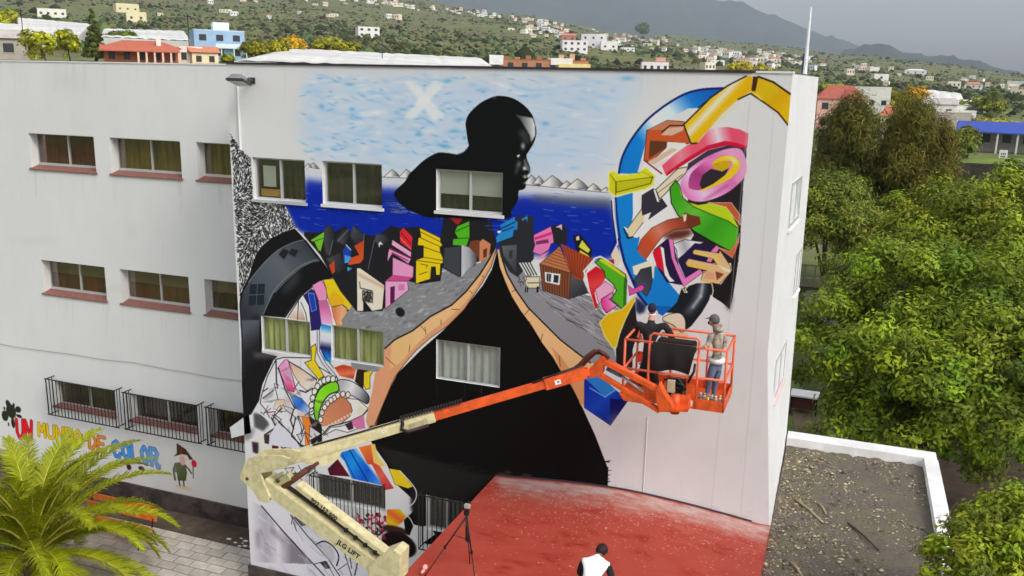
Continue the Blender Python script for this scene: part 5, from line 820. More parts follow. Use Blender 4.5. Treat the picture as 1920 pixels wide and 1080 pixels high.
def palm(name, label, loc, trunk_h, trunk_r, n, Ln, leaf_l, seed, hue, nl=34, group=None, lw=.035, elmin=-.35, mt=None):
    R = np.random.default_rng(seed); t = empty(name, loc); tag(t, label, 'palm tree', group); loc = np.array(loc, float); hd = loc+np.array([0, 0, trunk_h])
    b = MB(); b.tube([loc-np.array([0,0,.2]), loc+np.array([.02,0,trunk_h*.5]), hd], [trunk_r*1.15, trunk_r, trunk_r*1.1], 10); b.build('trunk', M_BARK, t, True)
    M_R = mat('frond_stem', A(168,160,70), .6, .1)
    for i in range(n):
        az = i*2.39996+R.normal()*.12; q = (i+.5)/n; el = elmin+(1.5-elmin)*(q**.8)+R.normal()*.06; L = Ln*R.uniform(.85, 1.1)*(1-.25*max(0, q-.75)*4*.5); k = 18; s = np.linspace(0, 1, k); bend = R.uniform(1.25, 1.9)
        e = el-bend*s**1.6*(1.05-.25*q); ds = L/(k-1); hx = np.concatenate([[0], np.cumsum(np.cos(e[:-1])*ds)]); hz = np.concatenate([[0], np.cumsum(np.sin(e[:-1])*ds)])
        tw = R.normal()*.12*s**2; cx, sx = np.cos(az+tw), np.sin(az+tw); P = hd+np.stack([hx*cx, hx*sx, hz], 1)
        bb = MB(); bb.tube([tuple(p) for p in P[::2]], .035*Ln/3.5, 4, r1=.006); fr = bb.build('frond', M_R, t, True)
        u = np.repeat(np.linspace(.1, 1, nl), 2); side = np.tile([-1, 1], nl); f = u*(k-1); a = np.clip(f.astype(int), 0, k-2); w = (f-a)[:, None]; B0 = P[a]*(1-w)+P[a+1]*w; T = P[a+1]-P[a]; T /= np.linalg.norm(T, axis=1, keepdims=True); S = np.stack([-np.sin(np.full(len(u), az)), np.cos(np.full(len(u), az)), np.zeros(len(u))], 1); U = np.cross(T, S)*-1
        U = np.where(U[:, 2:3] < 0, -U, U); ll = leaf_l*np.sin(np.clip(u*.92+.1, 0, 1)*math.pi*.94)**.6*R.uniform(.85, 1.1, len(u)); D = S*side[:, None]*.62+T*.8+U*.38+R.normal(size=T.shape)*.07; D /= np.linalg.norm(D, axis=1, keepdims=True)
        M1 = B0+D*ll[:, None]*.55; D2 = D+np.array([0, 0, -.55]); D2 /= np.linalg.norm(D2, axis=1, keepdims=True); E = M1+D2*ll[:, None]*.5; Wd = T*lw
        V = np.stack([B0-Wd*.5, B0+Wd*.5, M1+Wd*.6, M1-Wd*.6, E], 1).reshape(-1, 3); o5 = np.arange(len(u))[:, None]*5; F = np.concatenate([o5+np.array([[0, 1, 2]]), o5+np.array([[0, 2, 3]]), o5+np.array([[3, 2, 4]])])
        tn = np.repeat(R.uniform(.75, 1.3, (len(u), 1))*(np.array(hue) if q > .09 or nl < 30 else np.array((.9,.55,.6)))*R.uniform(.85, 1.15), 5, 0); mesh_np('leaflets', V, F, mt or M_LEAF, fr, tn)
    return t

# ------------------------------------------------------------------ big trees to the right of the school
def at(px, py, y): p = W(px, py, y); return (p.x, p.y, p.z)
def blobs_at(L, k=1.0):                    # (px, py, depth y, radius in metres)
    return [(at(a, b_, c), (r*1.0, r*1.0, r*.86)) for a, b_, c, r in L]
def ground_under(px, py, y): p = W(px, py, y); return (p.x, p.y, float(zT(p.x, p.y)))
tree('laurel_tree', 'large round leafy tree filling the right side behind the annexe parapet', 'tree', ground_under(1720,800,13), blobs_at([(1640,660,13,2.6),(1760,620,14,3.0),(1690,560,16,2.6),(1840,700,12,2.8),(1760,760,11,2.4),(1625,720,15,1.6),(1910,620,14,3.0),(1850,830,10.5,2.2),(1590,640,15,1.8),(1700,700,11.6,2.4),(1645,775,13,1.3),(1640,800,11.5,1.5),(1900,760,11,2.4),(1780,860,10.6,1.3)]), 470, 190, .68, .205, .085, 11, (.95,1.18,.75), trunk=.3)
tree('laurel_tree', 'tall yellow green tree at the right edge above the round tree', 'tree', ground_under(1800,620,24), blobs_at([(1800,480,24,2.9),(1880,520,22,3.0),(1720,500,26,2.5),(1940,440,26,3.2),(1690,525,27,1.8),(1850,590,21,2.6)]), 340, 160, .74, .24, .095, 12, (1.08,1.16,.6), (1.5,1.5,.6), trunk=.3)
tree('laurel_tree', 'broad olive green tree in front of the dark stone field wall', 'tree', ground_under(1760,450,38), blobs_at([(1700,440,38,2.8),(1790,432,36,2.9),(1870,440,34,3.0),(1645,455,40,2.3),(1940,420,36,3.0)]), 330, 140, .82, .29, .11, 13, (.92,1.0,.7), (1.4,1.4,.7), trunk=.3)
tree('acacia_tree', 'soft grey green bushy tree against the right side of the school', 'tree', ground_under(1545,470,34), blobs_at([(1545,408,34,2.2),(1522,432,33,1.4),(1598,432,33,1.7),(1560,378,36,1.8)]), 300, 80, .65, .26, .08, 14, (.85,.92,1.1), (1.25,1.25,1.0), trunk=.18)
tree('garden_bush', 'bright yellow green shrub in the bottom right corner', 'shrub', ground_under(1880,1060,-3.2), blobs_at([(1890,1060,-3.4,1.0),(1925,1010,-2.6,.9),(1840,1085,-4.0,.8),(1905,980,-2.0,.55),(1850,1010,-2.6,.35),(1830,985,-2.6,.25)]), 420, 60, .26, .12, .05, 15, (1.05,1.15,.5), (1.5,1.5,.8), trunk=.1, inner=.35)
for nm, lb, c, sd in (('casuarina_tree', 'left of two dark feathery casuarina trees rising past the school corner', 1594, 21), ('casuarina_tree', 'right of two dark feathery casuarina trees beside the blue awning house', 1714, 22)):
    yb = 44; B = []
    R_ = np.random.default_rng(sd)
    for i in range(20):
        t = i/19; px = c+R_.normal()*(34 if c < 1650 else 24)*(1-.5*t); py = 430-(430-240)*t; B.append((at(px, py, yb+R_.normal()*1.2), (1.75*(1.25-.55*t), 1.75*(1.25-.55*t), 2.1)))
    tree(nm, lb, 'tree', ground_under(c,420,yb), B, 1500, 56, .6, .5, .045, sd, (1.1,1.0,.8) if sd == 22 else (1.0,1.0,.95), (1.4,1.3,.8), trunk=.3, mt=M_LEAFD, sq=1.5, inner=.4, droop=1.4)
# ------------------------------------------------------------------ the yard: paving, palm, bench
pv = empty('pavement', (-17, -1, 0)); tag(pv, kind='structure')
b = MB(); b.box(-27, -7.1, -9, 1.5, -.02, .004); b.build('paving_bed', mat('paving_mortar', A(134,127,116), .95, .3, 6), pv)
b = MB(); b.box(-28.5, WX0-.06, 1.5, LY-.07, -.02, .03); b.build('earth_strip', mat('brown_earth', A(88,76,64), .95, .3, 4, bump=.4, col2=A(66,56,48), var2=.8, scale2=1.1), pv)
TM = [mat('paving_stone_%s' % w, A(*c), .85, .16, 3, bump=.25) for w, c in (('pale', (178,171,160)), ('warm', (172,163,151)), ('cool', (168,163,156)), ('dull', (162,155,145)))]
mesh_bank = []
for k, m in enumerate(TM):
    for w in (0, 1):
        b = MB(); b.box(-.265, .265, -.165, .165, -.012, .0); o = b.build('paving_tile', m, None, bevel=.006); mesh_bank.append(o.data); bpy.data.objects.remove(o)
R = random.Random(4)
for j in range(13):
    for i in range(22):
        x = -25.2+.552*i+(.276 if j % 2 else 0)+6.0-.9; y = 1.3-.352*j
        if x > -8.5 or x < -20.3 or (x > -13.2 and y > -3): continue
        o = bpy.data.objects.new('paving_tile', R.choice(mesh_bank)); COL.objects.link(o); o.parent = pv; o.matrix_parent_inverse = Matrix.Translation(-parent_loc(pv)); o.location = (x+R.uniform(-.006,.006), y+R.uniform(-.006,.006), .022+R.uniform(-.004,.005)); o.rotation_euler = (R.gauss(0,.006), R.gauss(0,.006), R.gauss(0,.008)+(math.pi if R.random() < .5 else 0))
b = MB()
for i in range(16): x = R.uniform(-16.4,-14.6); y = R.uniform(1.2,2.2); s = R.uniform(.03,.09); b.box(x, x+s*1.6, y, y+s, .03, .036+R.uniform(0,.006), M=None)
tag(b.build('paper_scraps', M_WHITE), 'few white scraps lying on the brown strip by the wall', 'litter')
palm('date_palm', 'bushy yellow green palm filling the lower left corner before the lettering', tuple(W(66,1046,-2.6)-Vector((0,0,1.3))), 1.35, .3, 66, 4.0, .5, 31, (1.5,1.48,.2), nl=90, lw=.04, elmin=-.3)
bench = empty('bench', (-19.2, .6, 0)); tag(bench, 'orange bench with black metal legs under the palm by the wall', 'bench')
M_OR = mat('orange_plank', A(206,108,44), .6, .15, 5, bump=.1)
bx1 = -18.0; bx0 = -20.6
for y0, z, nm in ((.28, .45, 'seat_plank'), (.52, .45, 'seat_plank')): b = MB(); b.box(bx0, bx1, y0, y0+.21, z, z+.045); b.build(nm, M_OR, bench, bevel=.008)
for z, y0 in ((.62, .86), (.86, .93)): b = MB(); b.box(bx0, bx1, y0, y0+.04, z, z+.2); b.build('back_plank', M_OR, bench, bevel=.008)
for x in (bx1-.12, bx0+.15):
    b = MB(); b.tube([(x,.22,0),(x,.27,.42),(x,.8,.42),(x,.97,1.08)], .022, 6); b.tube([(x,.8,.42),(x,1.0,0)], .022, 6); b.build('leg_frame', M_IRON, bench)
# ------------------------------------------------------------------ behind the school: walls, field, fences
def strip_wall(name, label, cat, p0, p1, h, th, mt, caps=None):
    p0, p1 = Vector(p0), Vector(p1); t = empty(name, p0.lerp(p1, .5)); tag(t, label, cat); b = MB(); b.beam(p0+Vector((0,0,h/2)), p1+Vector((0,0,h/2)), th, h); b.build('wall', mt, t); return t
M_CONC = mat('old_concrete', A(150,140,118), .9, .25, 2, bump=.3); M_STONE = mat('dark_field_stone', A(70,64,58), .95, .4, 2.5, bump=.8, bscale=4)
p0 = G(1470,533,0); p1 = G(1640,548,0); d_ = (p1-p0).normalized()
fence = empty('railing_wall', p0.lerp(p1, .5)); tag(fence, 'low concrete wall topped by a pale railing behind the school', 'railing')
b = MB(); b.beam(p0+Vector((0,0,.3)), p1+Vector((0,0,.3)), .3, .6); b.build('wall', M_CONC, fence)
Lr = (p1-p0).length; nb = int(Lr/.62)
for i in range(nb+1): q = p0+d_*Lr*i/nb; b = MB(); b.box(q.x-.06, q.x+.06, q.y-.06, q.y+.06, .6, 1.42); b.build('post', M_CONC, fence)
b = MB(); b.beam(p0+Vector((0,0,1.48)), p1+Vector((0,0,1.48)), .14, .12); b.build('rail', M_CONC, fence)
rd = MB(); q = [G(1500,600,0), G(1512,545,0), G(1640,560,0), G(1640,640,0)]; rd.add([v+Vector((0,0,.012)) for v in q], [(0,1,2,3)]); tag(rd.build('path', mat('concrete_path', A(120,112,96), .95, .2, 1)), kind='structure')
rd = MB(); q = [G(1490,830,0), G(1486,770,0), G(1640,800,0), G(1640,860,0)]; rd.add([v+Vector((0,0,.008)) for v in q], [(0,1,2,3)]); tag(rd.build('path', mat('earth_path', A(100,86,66), .95, .25, 1)), kind='structure')
q = G(1496,772,0); tb = empty('table', q); tag(tb, 'small white topped table with dark red sides behind the school corner', 'table')
b = MB(); b.box(q.x-.35, q.x+.8, q.y-.4, q.y+.5, .78, .84); b.build('table_top', M_WHITE, tb)
for sx in (-.3,.72):
    for sy in (-.34,.42): b = MB(); b.box(q.x+sx-.03, q.x+sx+.03, q.y+sy-.03, q.y+sy+.03, 0, .78); b.build('leg', M_IRON, tb)
b = MB(); b.box(q.x-.25, q.x+.7, q.y-.3, q.y+.4, .25, .7); b.build('shelf_box', mat('dark_red_box', A(70,28,24), .7), tb)
h1, r1 = hit(1778,362); h2, r2 = hit(1990,376); strip_wall('field_wall', 'long dark stone wall along the lower edge of the green field', 'wall', h1, h2, 3.6, .5, M_STONE)
so_ = MB(); so_.quad((2.77,-12,.006),(34,-12,.006),(34,30,.006),(2.77,30,.006)); so_.quad((-.8,5.7,.006),(2.77,5.7,.006),(2.77,16,.006),(-.8,16,.006)); tag(so_.build('soil_with_shade', mat('soil_shade_brown', A(58,46,36), .95, .4, 1.5, bump=.6, bscale=6)), kind='structure')  # brown earth sheet, its dark tone stands in for the shade under the trees
fm = MB(); c4 = [hit(a, b_)[0] for a, b_ in ((1745,330),(1755,297),(2000,302),(2000,330))]; N = 8
for i in range(N+1):
    for j in range(N+1):
        u, v = i/N, j/N; p = (c4[0]*(1-v)+c4[1]*v)*(1-u)+(c4[3]*(1-v)+c4[2]*v)*u; fm.v.append((p.x, p.y, float(zT(p.x, p.y))+.25))
for i in range(N):
    for j in range(N): fm.f.append((i*(N+1)+j, i*(N+1)+j+1, (i+1)*(N+1)+j+1, (i+1)*(N+1)+j)); fm.m.append(0)
tag(fm.build('field', mat('bright_grass', A(104,124,34), .95, .3, .6, col2=A(80,96,36), var2=.8, scale2=.2)), kind='structure')
bn, _ = hit(1786,366); bp = empty('banana_plant', bn); tag(bp, 'yellow banana leaves standing beside the dark stone field wall', 'plant')
Mb = mat('banana_leaf', A(196,196,60), .5, .15, 1, trans=.3)
for (x0, y0, x1, y1, w) in ((1788,368,1776,306,.7), (1786,366,1760,338,.55), (1790,372,1774,346,.5)):
    s = bn.y+.5; p, q = Vector(at(x0,y0,s)), Vector(at(x1,y1,s)); b = MB(); n = 8; vs = []
    for i in range(n+1): t = i/n; c = p.lerp(q, t)+Vector((0,-.5*math.sin(t*2.4),.3*math.sin(t*3))); hw = w*math.sin(math.pi*(.12+.86*t))**.7; vs += [c-Vector((hw,0,.1)), c+Vector((0,-.12,0)), c+Vector((hw,0,-.1))]
    b.add(vs, [(3*i+k, 3*i+k+1, 3*i+4+k, 3*i+3+k) for i in range(n) for k in (0,1)]); b.build('leaf', Mb, bp, True)
# ------------------------------------------------------------------ boom lift
M_CREAM = mat('cream_lift_paint', A(206,197,154,1.14), .45, .07, 3, bump=.05, col2=A(160,146,108,1.1), var2=.35, scale2=9); M_LOR = mat('orange_lift_paint', A(212,84,34), .42, .09, 3, bump=.05, col2=A(140,58,34), var2=.5, scale2=6); M_HOSE = mat('hose_black', A(30,24,24), .5); M_RAIL = mat('faded_orange_rail', A(206,96,66), .5, .12, 5)
M_STEEL = mat('bare_steel', A(150,156,166), .3, .1, 4, metal=.6); M_RUST = mat('oily_brown_steel', A(80,44,26), .45, .25, 6); M_INK = mat('black_ink', (.01,.01,.01), .6); M_STK = mat('white_sticker', A(210,208,204), .5, .03); M_TAR = mat('black_tarpaulin', A(22,20,20), .6, .3, 3, bump=.2)
lift = empty('boom_lift', (-9.3, -6.2, 0)); tag(lift, 'cream and orange boom lift raising its basket in front of the mural', 'boom lift')
def P3(px, py, y): return Vector(at(px, py, y))
def text(s_, size, o, xd, nd, parent, m=M_INK, name='lettering', ext=.002):
    cu = bpy.data.curves.new(name, 'FONT'); cu.body = s_; cu.size = size; cu.extrude = ext; cu.offset = size*.025; cu.resolution_u = 2; to = bpy.data.objects.new(name, cu); COL.objects.link(to); dg = bpy.context.evaluated_depsgraph_get(); me = bpy.data.meshes.new_from_object(to.evaluated_get(dg)); bpy.data.objects.remove(to); bpy.data.curves.remove(cu)
    xd = Vector(xd).normalized(); nd = Vector(nd).normalized(); nd = (nd-xd*nd.dot(xd)).normalized(); yd = nd.cross(xd); M = Matrix(((xd.x,yd.x,nd.x,o[0]),(xd.y,yd.y,nd.y,o[1]),(xd.z,yd.z,nd.z,o[2]),(0,0,0,1))); me.transform(M); me.materials.clear(); me.materials.append(m); ob = bpy.data.objects.new(name, me); COL.objects.link(ob); ob.parent = parent; ob.matrix_parent_inverse = Matrix.Translation(-parent_loc(parent)); return ob
YB = -6.0
B0, B1 = P3(735,1078,YB), P3(500,903,YB)
b = MB(); b.beam(B0, B1, .26, .27); tower = b.build('lower_boom', M_CREAM, lift, bevel=.012)
U0, U1 = P3(738,1046,YB), P3(560,908,YB); b = MB(); b.beam(U0, U1, .2, .095); link = b.build('upper_link', M_CREAM, lift, bevel=.008)
dU = (U0-U1).normalized(); nU = dU.cross(Vector((0,0,1))).normalized(); nU = nU if nU.y < 0 else -nU
text('902.153.600', .115, U1.lerp(U0,.16)+nU*.104-Vector((0,0,.045)), dU, nU, link)
dB = (B0-B1).normalized(); text('JLG LIFT', .13, B1.lerp(B0,.60)+nU*.134-Vector((0,0,.05)), dB, nU, tower)
b = MB(); b.beam(B1.lerp(B0,.08)+Vector((.1,0,.16)), B1.lerp(B0,.86)+Vector((.12,0,.17)), .06, .04); b.build('hose_tray', M_HOSE, lift)
b = MB()
for i in range(5): q = U1.lerp(U0,.55+.1*i); b.box(q.x-.05, q.x+.02, q.y-.13, q.y-.1, q.z-.09, q.z-.02)
b.build('slot', M_INK, lift)
b = MB(); ep = [P3(*q, YB-.16) for q in ((690,1062),(712,1042),(738,1032),(750,1040),(748,1092),(690,1100))]; b.prism(ep, (0,.34,0)); b.build('boom_foot', M_CREAM, lift, bevel=.01)
# knee casting
kn = [P3(430+x/5.3194, 780+y/5.3194, YB-.17) for x, y in ((108,625),(104,600),(150,480),(185,425),(300,400),(520,400),(600,430),(560,520),(300,575),(345,690),(395,800),(388,868),(300,850),(235,750))]
b = MB(); b.prism(kn, (0,.05,0)); b.prism([p+Vector((0,.3,0)) for p in kn], (0,.05,0)); kc = b.build('knee_plate', M_CREAM, lift)
b = MB(); kk = [P3(430+x/5.3194, 780+y/5.3194, YB-.115) for x, y in ((115,620),(150,490),(185,435),(290,420),(290,470),(200,560),(220,700))]; b.prism(kk, (0,.24,0)); b.build('knee_web', M_CREAM, lift)
b = MB(); b.tube([P3(505,932,YB), P3(577,880,YB)], .055, 8); b.tube([P3(560,893,YB), P3(596,868,YB)], .032, 8); b.build('lift_cylinder', M_RUST, lift, True)
b = MB(); q = P3(463,898,YB-.18); b.tube([q, q+Vector((0,.4,0))], .03, 8); q = P3(520,902,YB-.1); b.tube([q, q+Vector((0,.2,0))], .035, 8); b.build('pivot_pin', M_RUST, lift, True)
b = MB(); b.beam(P3(520,905,YB), P3(545,892,YB), .14, .12); b.beam(P3(505,900,YB), P3(532,886,YB+.05), .05, .05); b.build('knee_block', mat('green_grey_paint', A(150,150,110), .5, .2), lift)
# main boom
Q0, Q1 = P3(466,881,YB), P3(1104,696,-2.95)
def on_boom(px):
    lo, hi = 0.0, 1.0
    for _ in range(40): m = (lo+hi)/2; lo, hi = (m, hi) if proj(Q0.lerp(Q1, m))[0] < px else (lo, m)
    return Q0.lerp(Q1, lo)
dQ = (Q1-Q0).normalized(); sQ = dQ.cross(Vector((0,0,1))).normalized(); uQ = sQ.cross(dQ); sQ = sQ if sQ.y < 0 else -sQ
b = MB(); b.beam(Q0, on_boom(815), .2, .2, h1=.17); boom = b.build('main_boom', M_CREAM, lift, bevel=.012)
text('JLG LIFT', .12, on_boom(487)+sQ*.104-uQ*.05, dQ, sQ, boom)
b = MB(); gp = [on_boom(560)-uQ*.09, on_boom(640)-uQ*.09, on_boom(628)-uQ*.24, on_boom(600)-uQ*.3, on_boom(580)-uQ*.2]; b.prism([p-sQ*.08 for p in gp], sQ*.16); b.build('boom_gusset', M_CREAM, lift)
b = MB(); b.beam(on_boom(805), on_boom(1106), .14, .145, h1=.135); tele = b.build('telescopic_boom', M_LOR, lift, bevel=.01)
b = MB(); b.beam(on_boom(1020), on_boom(1098), .18, .2); b.build('boom_head', M_LOR, lift, bevel=.01)
def sticker(c, xd, nd, w, h, par):
    xd = Vector(xd).normalized(); nd = Vector(nd).normalized(); yd = nd.cross(xd); b = MB(); c = Vector(c)+nd*.004; b.quad(c-xd*w/2-yd*h/2, c+xd*w/2-yd*h/2, c+xd*w/2+yd*h/2, c-xd*w/2+yd*h/2); o = b.build('sticker', M_STK, par); b = MB(); c += nd*.003; b.quad(c-xd*w*.1-yd*h*.12, c+xd*w*.25-yd*h*.12, c+xd*w*.25+yd*h*.2, c-xd*w*.1+yd*h*.2); b.build('sticker_mark', M_INK, o)
sticker(on_boom(1044)+sQ*.092, dQ, sQ, .11, .09, tele)
# cable chain
b = MB(); pts = [on_boom(756)+sQ*.12+uQ*.06, on_boom(752)+sQ*.13-uQ*.02, on_boom(762)+sQ*.13-uQ*.1, on_boom(800)+sQ*.12-uQ*.09]; b.tube(pts, .035, 6)
a0, a1 = on_boom(756)+uQ*.14, on_boom(868)+uQ*.135; b.tube([pts[0], on_boom(757)+sQ*.08+uQ*.12, a0+Vector((.05,0,.02))], .03, 6); b.build('cable_loop', M_HOSE, lift, True)
for i in range(22): q = a0.lerp(a1, i/21.0); b = MB(); b.beam(q-dQ*.018+uQ*.0, q+dQ*.018, .09, .05); b.build('chain_link', M_HOSE, lift)
b = MB(); b.beam(on_boom(766)+sQ*.11-uQ*.02, on_boom(800)+sQ*.11-uQ*.02, .02, .1); b.build('chain_cover', mat('dirty_cream', A(150,140,110), .6, .3, 8), lift)
b = MB(); b.tube([on_boom(590)+uQ*.12+sQ*.03, on_boom(680)+uQ*.118+sQ*.05, on_boom(752)+uQ*.115+sQ*.04], .016, 6); b.tube([on_boom(1000)+uQ*.085, on_boom(1060)+uQ*.13, on_boom(1094)+uQ*.15], .02, 6); b.build('boom_hose', M_HOSE, lift, True)
sticker(on_boom(540)+sQ*.106-uQ*.02, dQ, sQ, .1, .07, boom); sticker(on_boom(720)+sQ*.106+uQ*.03, dQ, sQ, .07, .05, boom)
# knuckle, jib
def z3(x, y, d): return P3(1040+x/5.3194, 580+y/5.3194, d)
YJ = -2.85
def plate(name, pts, y, th, m=M_LOR, par=lift, bev=.006): b = MB(); b.prism([z3(a, c, y) for a, c in pts], (0, th, 0)); return b.build(name, m, par, bevel=bev)
plate('knuckle', [(335,610),(350,585),(430,500),(470,470),(510,490),(480,560),(470,650),(400,680),(350,690)], YJ-.1, .2)
b = MB(); b.tube([z3(170,620,YJ-.02), z3(260,560,YJ), z3(330,480,YJ), z3(400,425,YJ), z3(450,425,YJ), z3(500,450,YJ), z3(545,490,YJ)], [.05,.06,.06,.055,.05,.045,.03], 8); b.tube([z3(150,640,YJ-.06), z3(270,545,YJ-.08), z3(370,440,YJ-.08), z3(440,408,YJ-.05), z3(530,470,YJ-.05)], .03, 6); b.build('hose_bundle', mat('brown_hose', A(78,36,26), .5, .3, 8), lift, True)
def jb(a, c, w, h, name, m=M_LOR, y=YJ): b = MB(); b.beam(z3(*a, y), z3(*c, y), w, h); return b.build(name, m, lift, bevel=.006)
jb((470,505), (1035,800), .14, .09, 'jib_upper_arm'); jb((440,645), (1050,1012), .12, .075, 'jib_lower_arm'); b = MB(); b.tube([z3(560,515,YJ+.03), z3(1015,775,YJ+.03)], .022, 6); b.build('jib_tube', M_RAIL, lift, True)
b = MB(); b.tube([z3(520,590,YJ), z3(665,665,YJ)], .04, 8); b.build('jib_cylinder', mat('blue_steel', A(70,90,130), .35, .3, 10, metal=.4), lift, True); b = MB(); b.tube([z3(665,665,YJ), z3(890,825,YJ)], .028, 8); b.build('jib_rod', M_STEEL, lift, True)
plate('jib_plate', [(640,835),(700,820),(880,905),(1000,940),(880,945),(690,912)], YJ-.05, .1); plate('jib_end', [(1005,800),(1040,745),(1085,850),(1150,930),(1180,1000),(1050,1030),(1015,940)], YJ-.1, .22)
b = MB(); b.tube([z3(1205,850,YJ+.18), z3(1198,1035,YJ+.18)], .085, 10); b.build('rotator', M_LOR, lift, True); plate('rotator_arm', [(1060,1000),(1330,1000),(1330,1025),(1060,1025)], YJ-.02, .3); plate('basket_mount', [(1225,885),(1330,895),(1330,1000),(1225,1000)], YJ+.2, .3)
# basket
bx0_, bx1_, by0, by1, bz0, bz1 = -3.58, -1.72, -2.3, -1.2, 7.67, 8.83
bk = empty('basket', (-2.65,-1.75,bz0)); bk.parent = lift; bk.matrix_parent_inverse = Matrix.Translation(-lift.location)
b = MB(); b.box(bx0_, bx1_, by0, by1, bz0, bz0+.05); b.build('floor', M_LOR, bk); zm = bz0+.6
b = MB(); b.box(bx0_, bx1_, by0-.02, by0-.001, bz0+.0, bz0+.2); b.box(bx0_, bx1_, by1+.001, by1+.02, bz0, bz0+.2); b.box(bx1_+.001, bx1_+.02, by0, by1, bz0, bz0+.2); b.box(bx0_-.02, bx0_-.001, by0, by1, bz0, bz0+.2); b.build('toe_board', M_LOR, bk)
R_ = .024
for z, nm in ((bz1,'top_rail'), (zm,'mid_rail')):
    for p, q in (((bx0_,by0),(bx1_,by0)), ((bx0_,by1),(bx1_,by1)), ((bx0_,by0),(bx0_,by1)), ((bx1_,by0),(bx1_,by1))): b = MB(); b.tube([(p[0],p[1],z),(q[0],q[1],z)], R_, 7); b.build(nm, M_RAIL, bk, True)
for x, y in ((bx0_,by0),(bx1_,by0),(bx0_,by1),(bx1_,by1),(-3.12,by0),(-2.22,by0),(-2.9,by1),(-2.2,by1)): b = MB(); b.tube([(x,y,bz0),(x,y,bz1)], R_, 7); b.build('post', M_RAIL, bk, True)
b = MB(); b.tube([(-3.12,by0,bz1-.2),(-3.12,by0+.02,bz1+.12),(-3.06,by0+.02,bz1+.17),(-2.28,by0+.02,bz1+.17),(-2.22,by0+.02,bz1+.12),(-2.22,by0,bz1-.2)], R_, 7); b.build('control_guard', M_RAIL, bk, True)
b = MB(); n = 14; vs = []
for i in range(n+1):
    t = i/n
    for j in range(7): s = j/6; vs.append((-3.06+.8*t-(.1*s*(t > .8)*(t-.8)*5), by0-.035-.02*math.sin(t*14)*s-.03*math.sin(s*3), bz1+.03-.52*s-.03*math.sin(t*9)*s))
b.add(vs, [(i*7+j, (i+1)*7+j, (i+1)*7+j+1, i*7+j+1) for i in range(n) for j in range(6)]); b.build('tarpaulin', M_TAR, bk, True)
b = MB(); b.box(-3.0, -2.3, by0-.0, by0+.3, bz1-.16, bz1+.05); b.build('control_box', M_TAR, bk, bevel=.02)
b = MB(); q = z3(1165,760,-2.42); b.box(q.x-.07, q.x+.07, q.y-.07, q.y+.08, q.z-.12, q.z+.12); b.build('valve_box', mat('beige_box', A(170,160,130), .5, .1), bk, bevel=.01)
for k, (a, c, d) in enumerate((((1080,720),(1070,800),(1120,880)), ((1190,730),(1290,760),(1260,850)), ((1100,840),(1180,880),(1300,820)), ((1090,700),(1230,690),(1310,800)), ((1140,870),(1200,820),(1290,870)), ((1060,760),(1110,860),(1150,930)), ((1210,780),(1280,800),(1310,860)))): b = MB(); b.tube([z3(*a,-2.44), z3(*c,-2.5+.03*k), z3(*d,-2.42)], .022, 6); b.build('hose', M_HOSE, bk, True)
b = MB(); q = z3(1240,780,-2.36); b.box(q.x-.2, q.x+.12, q.y-.02, q.y+.05, q.z-.2, q.z+.16); b.build('back_plate', M_TAR, bk)
b = MB(); b.tube([z3(1400,545,-2.3), z3(1390,620,-2.36), z3(1330,730,-2.34)], .025, 6); b.build('drop_hose', M_HOSE, bk, True); q = z3(1342,955,by0); sticker((q.x, by0-.021, bz0+.1), (1,0,0), (0,-1,0), .12, .12, bk)
b = MB(); q = z3(1380,800,-2.3); b.box(q.x-.1, q.x+.1, by0-.018, by0-.002, bz0+.22, bz0+.45); b.build('mesh_plate', M_LOR, bk)
# chassis below the frame
b = MB(); b.beam(B0+Vector((0,.0,-.1)), (-8.6,-6.3,1.35), .3, .24); b.build('base_arm', M_CREAM, lift); b = MB(); b.box(-9.8,-7.9,-7.0,-5.5,.85,1.4); b.build('turntable', M_CREAM, lift, bevel=.03); b = MB(); b.box(-10.1,-7.7,-6.9,-5.6,.35,.8); b.build('chassis', M_LOR, lift, bevel=.03)
for x in (-9.8,-8.0):
    for y in (-7.15,-5.35): b = MB(); b.tube([(x,y-.15,.42),(x,y+.15,.42)], .42, 16); w_ = b.build('wheel', M_HOSE, lift); b = MB(); b.tube([(x,y-.17,.42),(x,y+.17,.42)], .2, 12); b.build('rim', M_CREAM, w_)
# spray cans on the basket floor
R = random.Random(6); CANM = [mat('can_'+n, A(*c), .3, .03, metal=.3) for n, c in (('cream',(206,190,140)),('white',(208,206,200)),('yellow',(208,170,60)),('grey',(150,150,150)))]
for i in range(7):
    x = -2.16+.062*i*1.15; y = -2.2+R.uniform(0,.12); c = empty('spray_can', (x,y,bz0+.05)); nm = ('cream','white','yellow','grey')[i % 4]
    tag(c, 'small spray can standing in the row on the basket floor by the painter', 'spray can', 'spray cans on the basket floor'); b = MB(); b.tube([(x,y,bz0+.05),(x,y,bz0+.2)], .033, 10); b.tube([(x,y,bz0+.2),(x,y,bz0+.22)], .033, 10, r1=.018); b.build('body', CANM[i % 4], c, True); b = MB(); b.tube([(x,y,bz0+.222),(x,y,bz0+.26)], .02, 8); b.build('cap', CANM[(i+1) % 4], c, True)
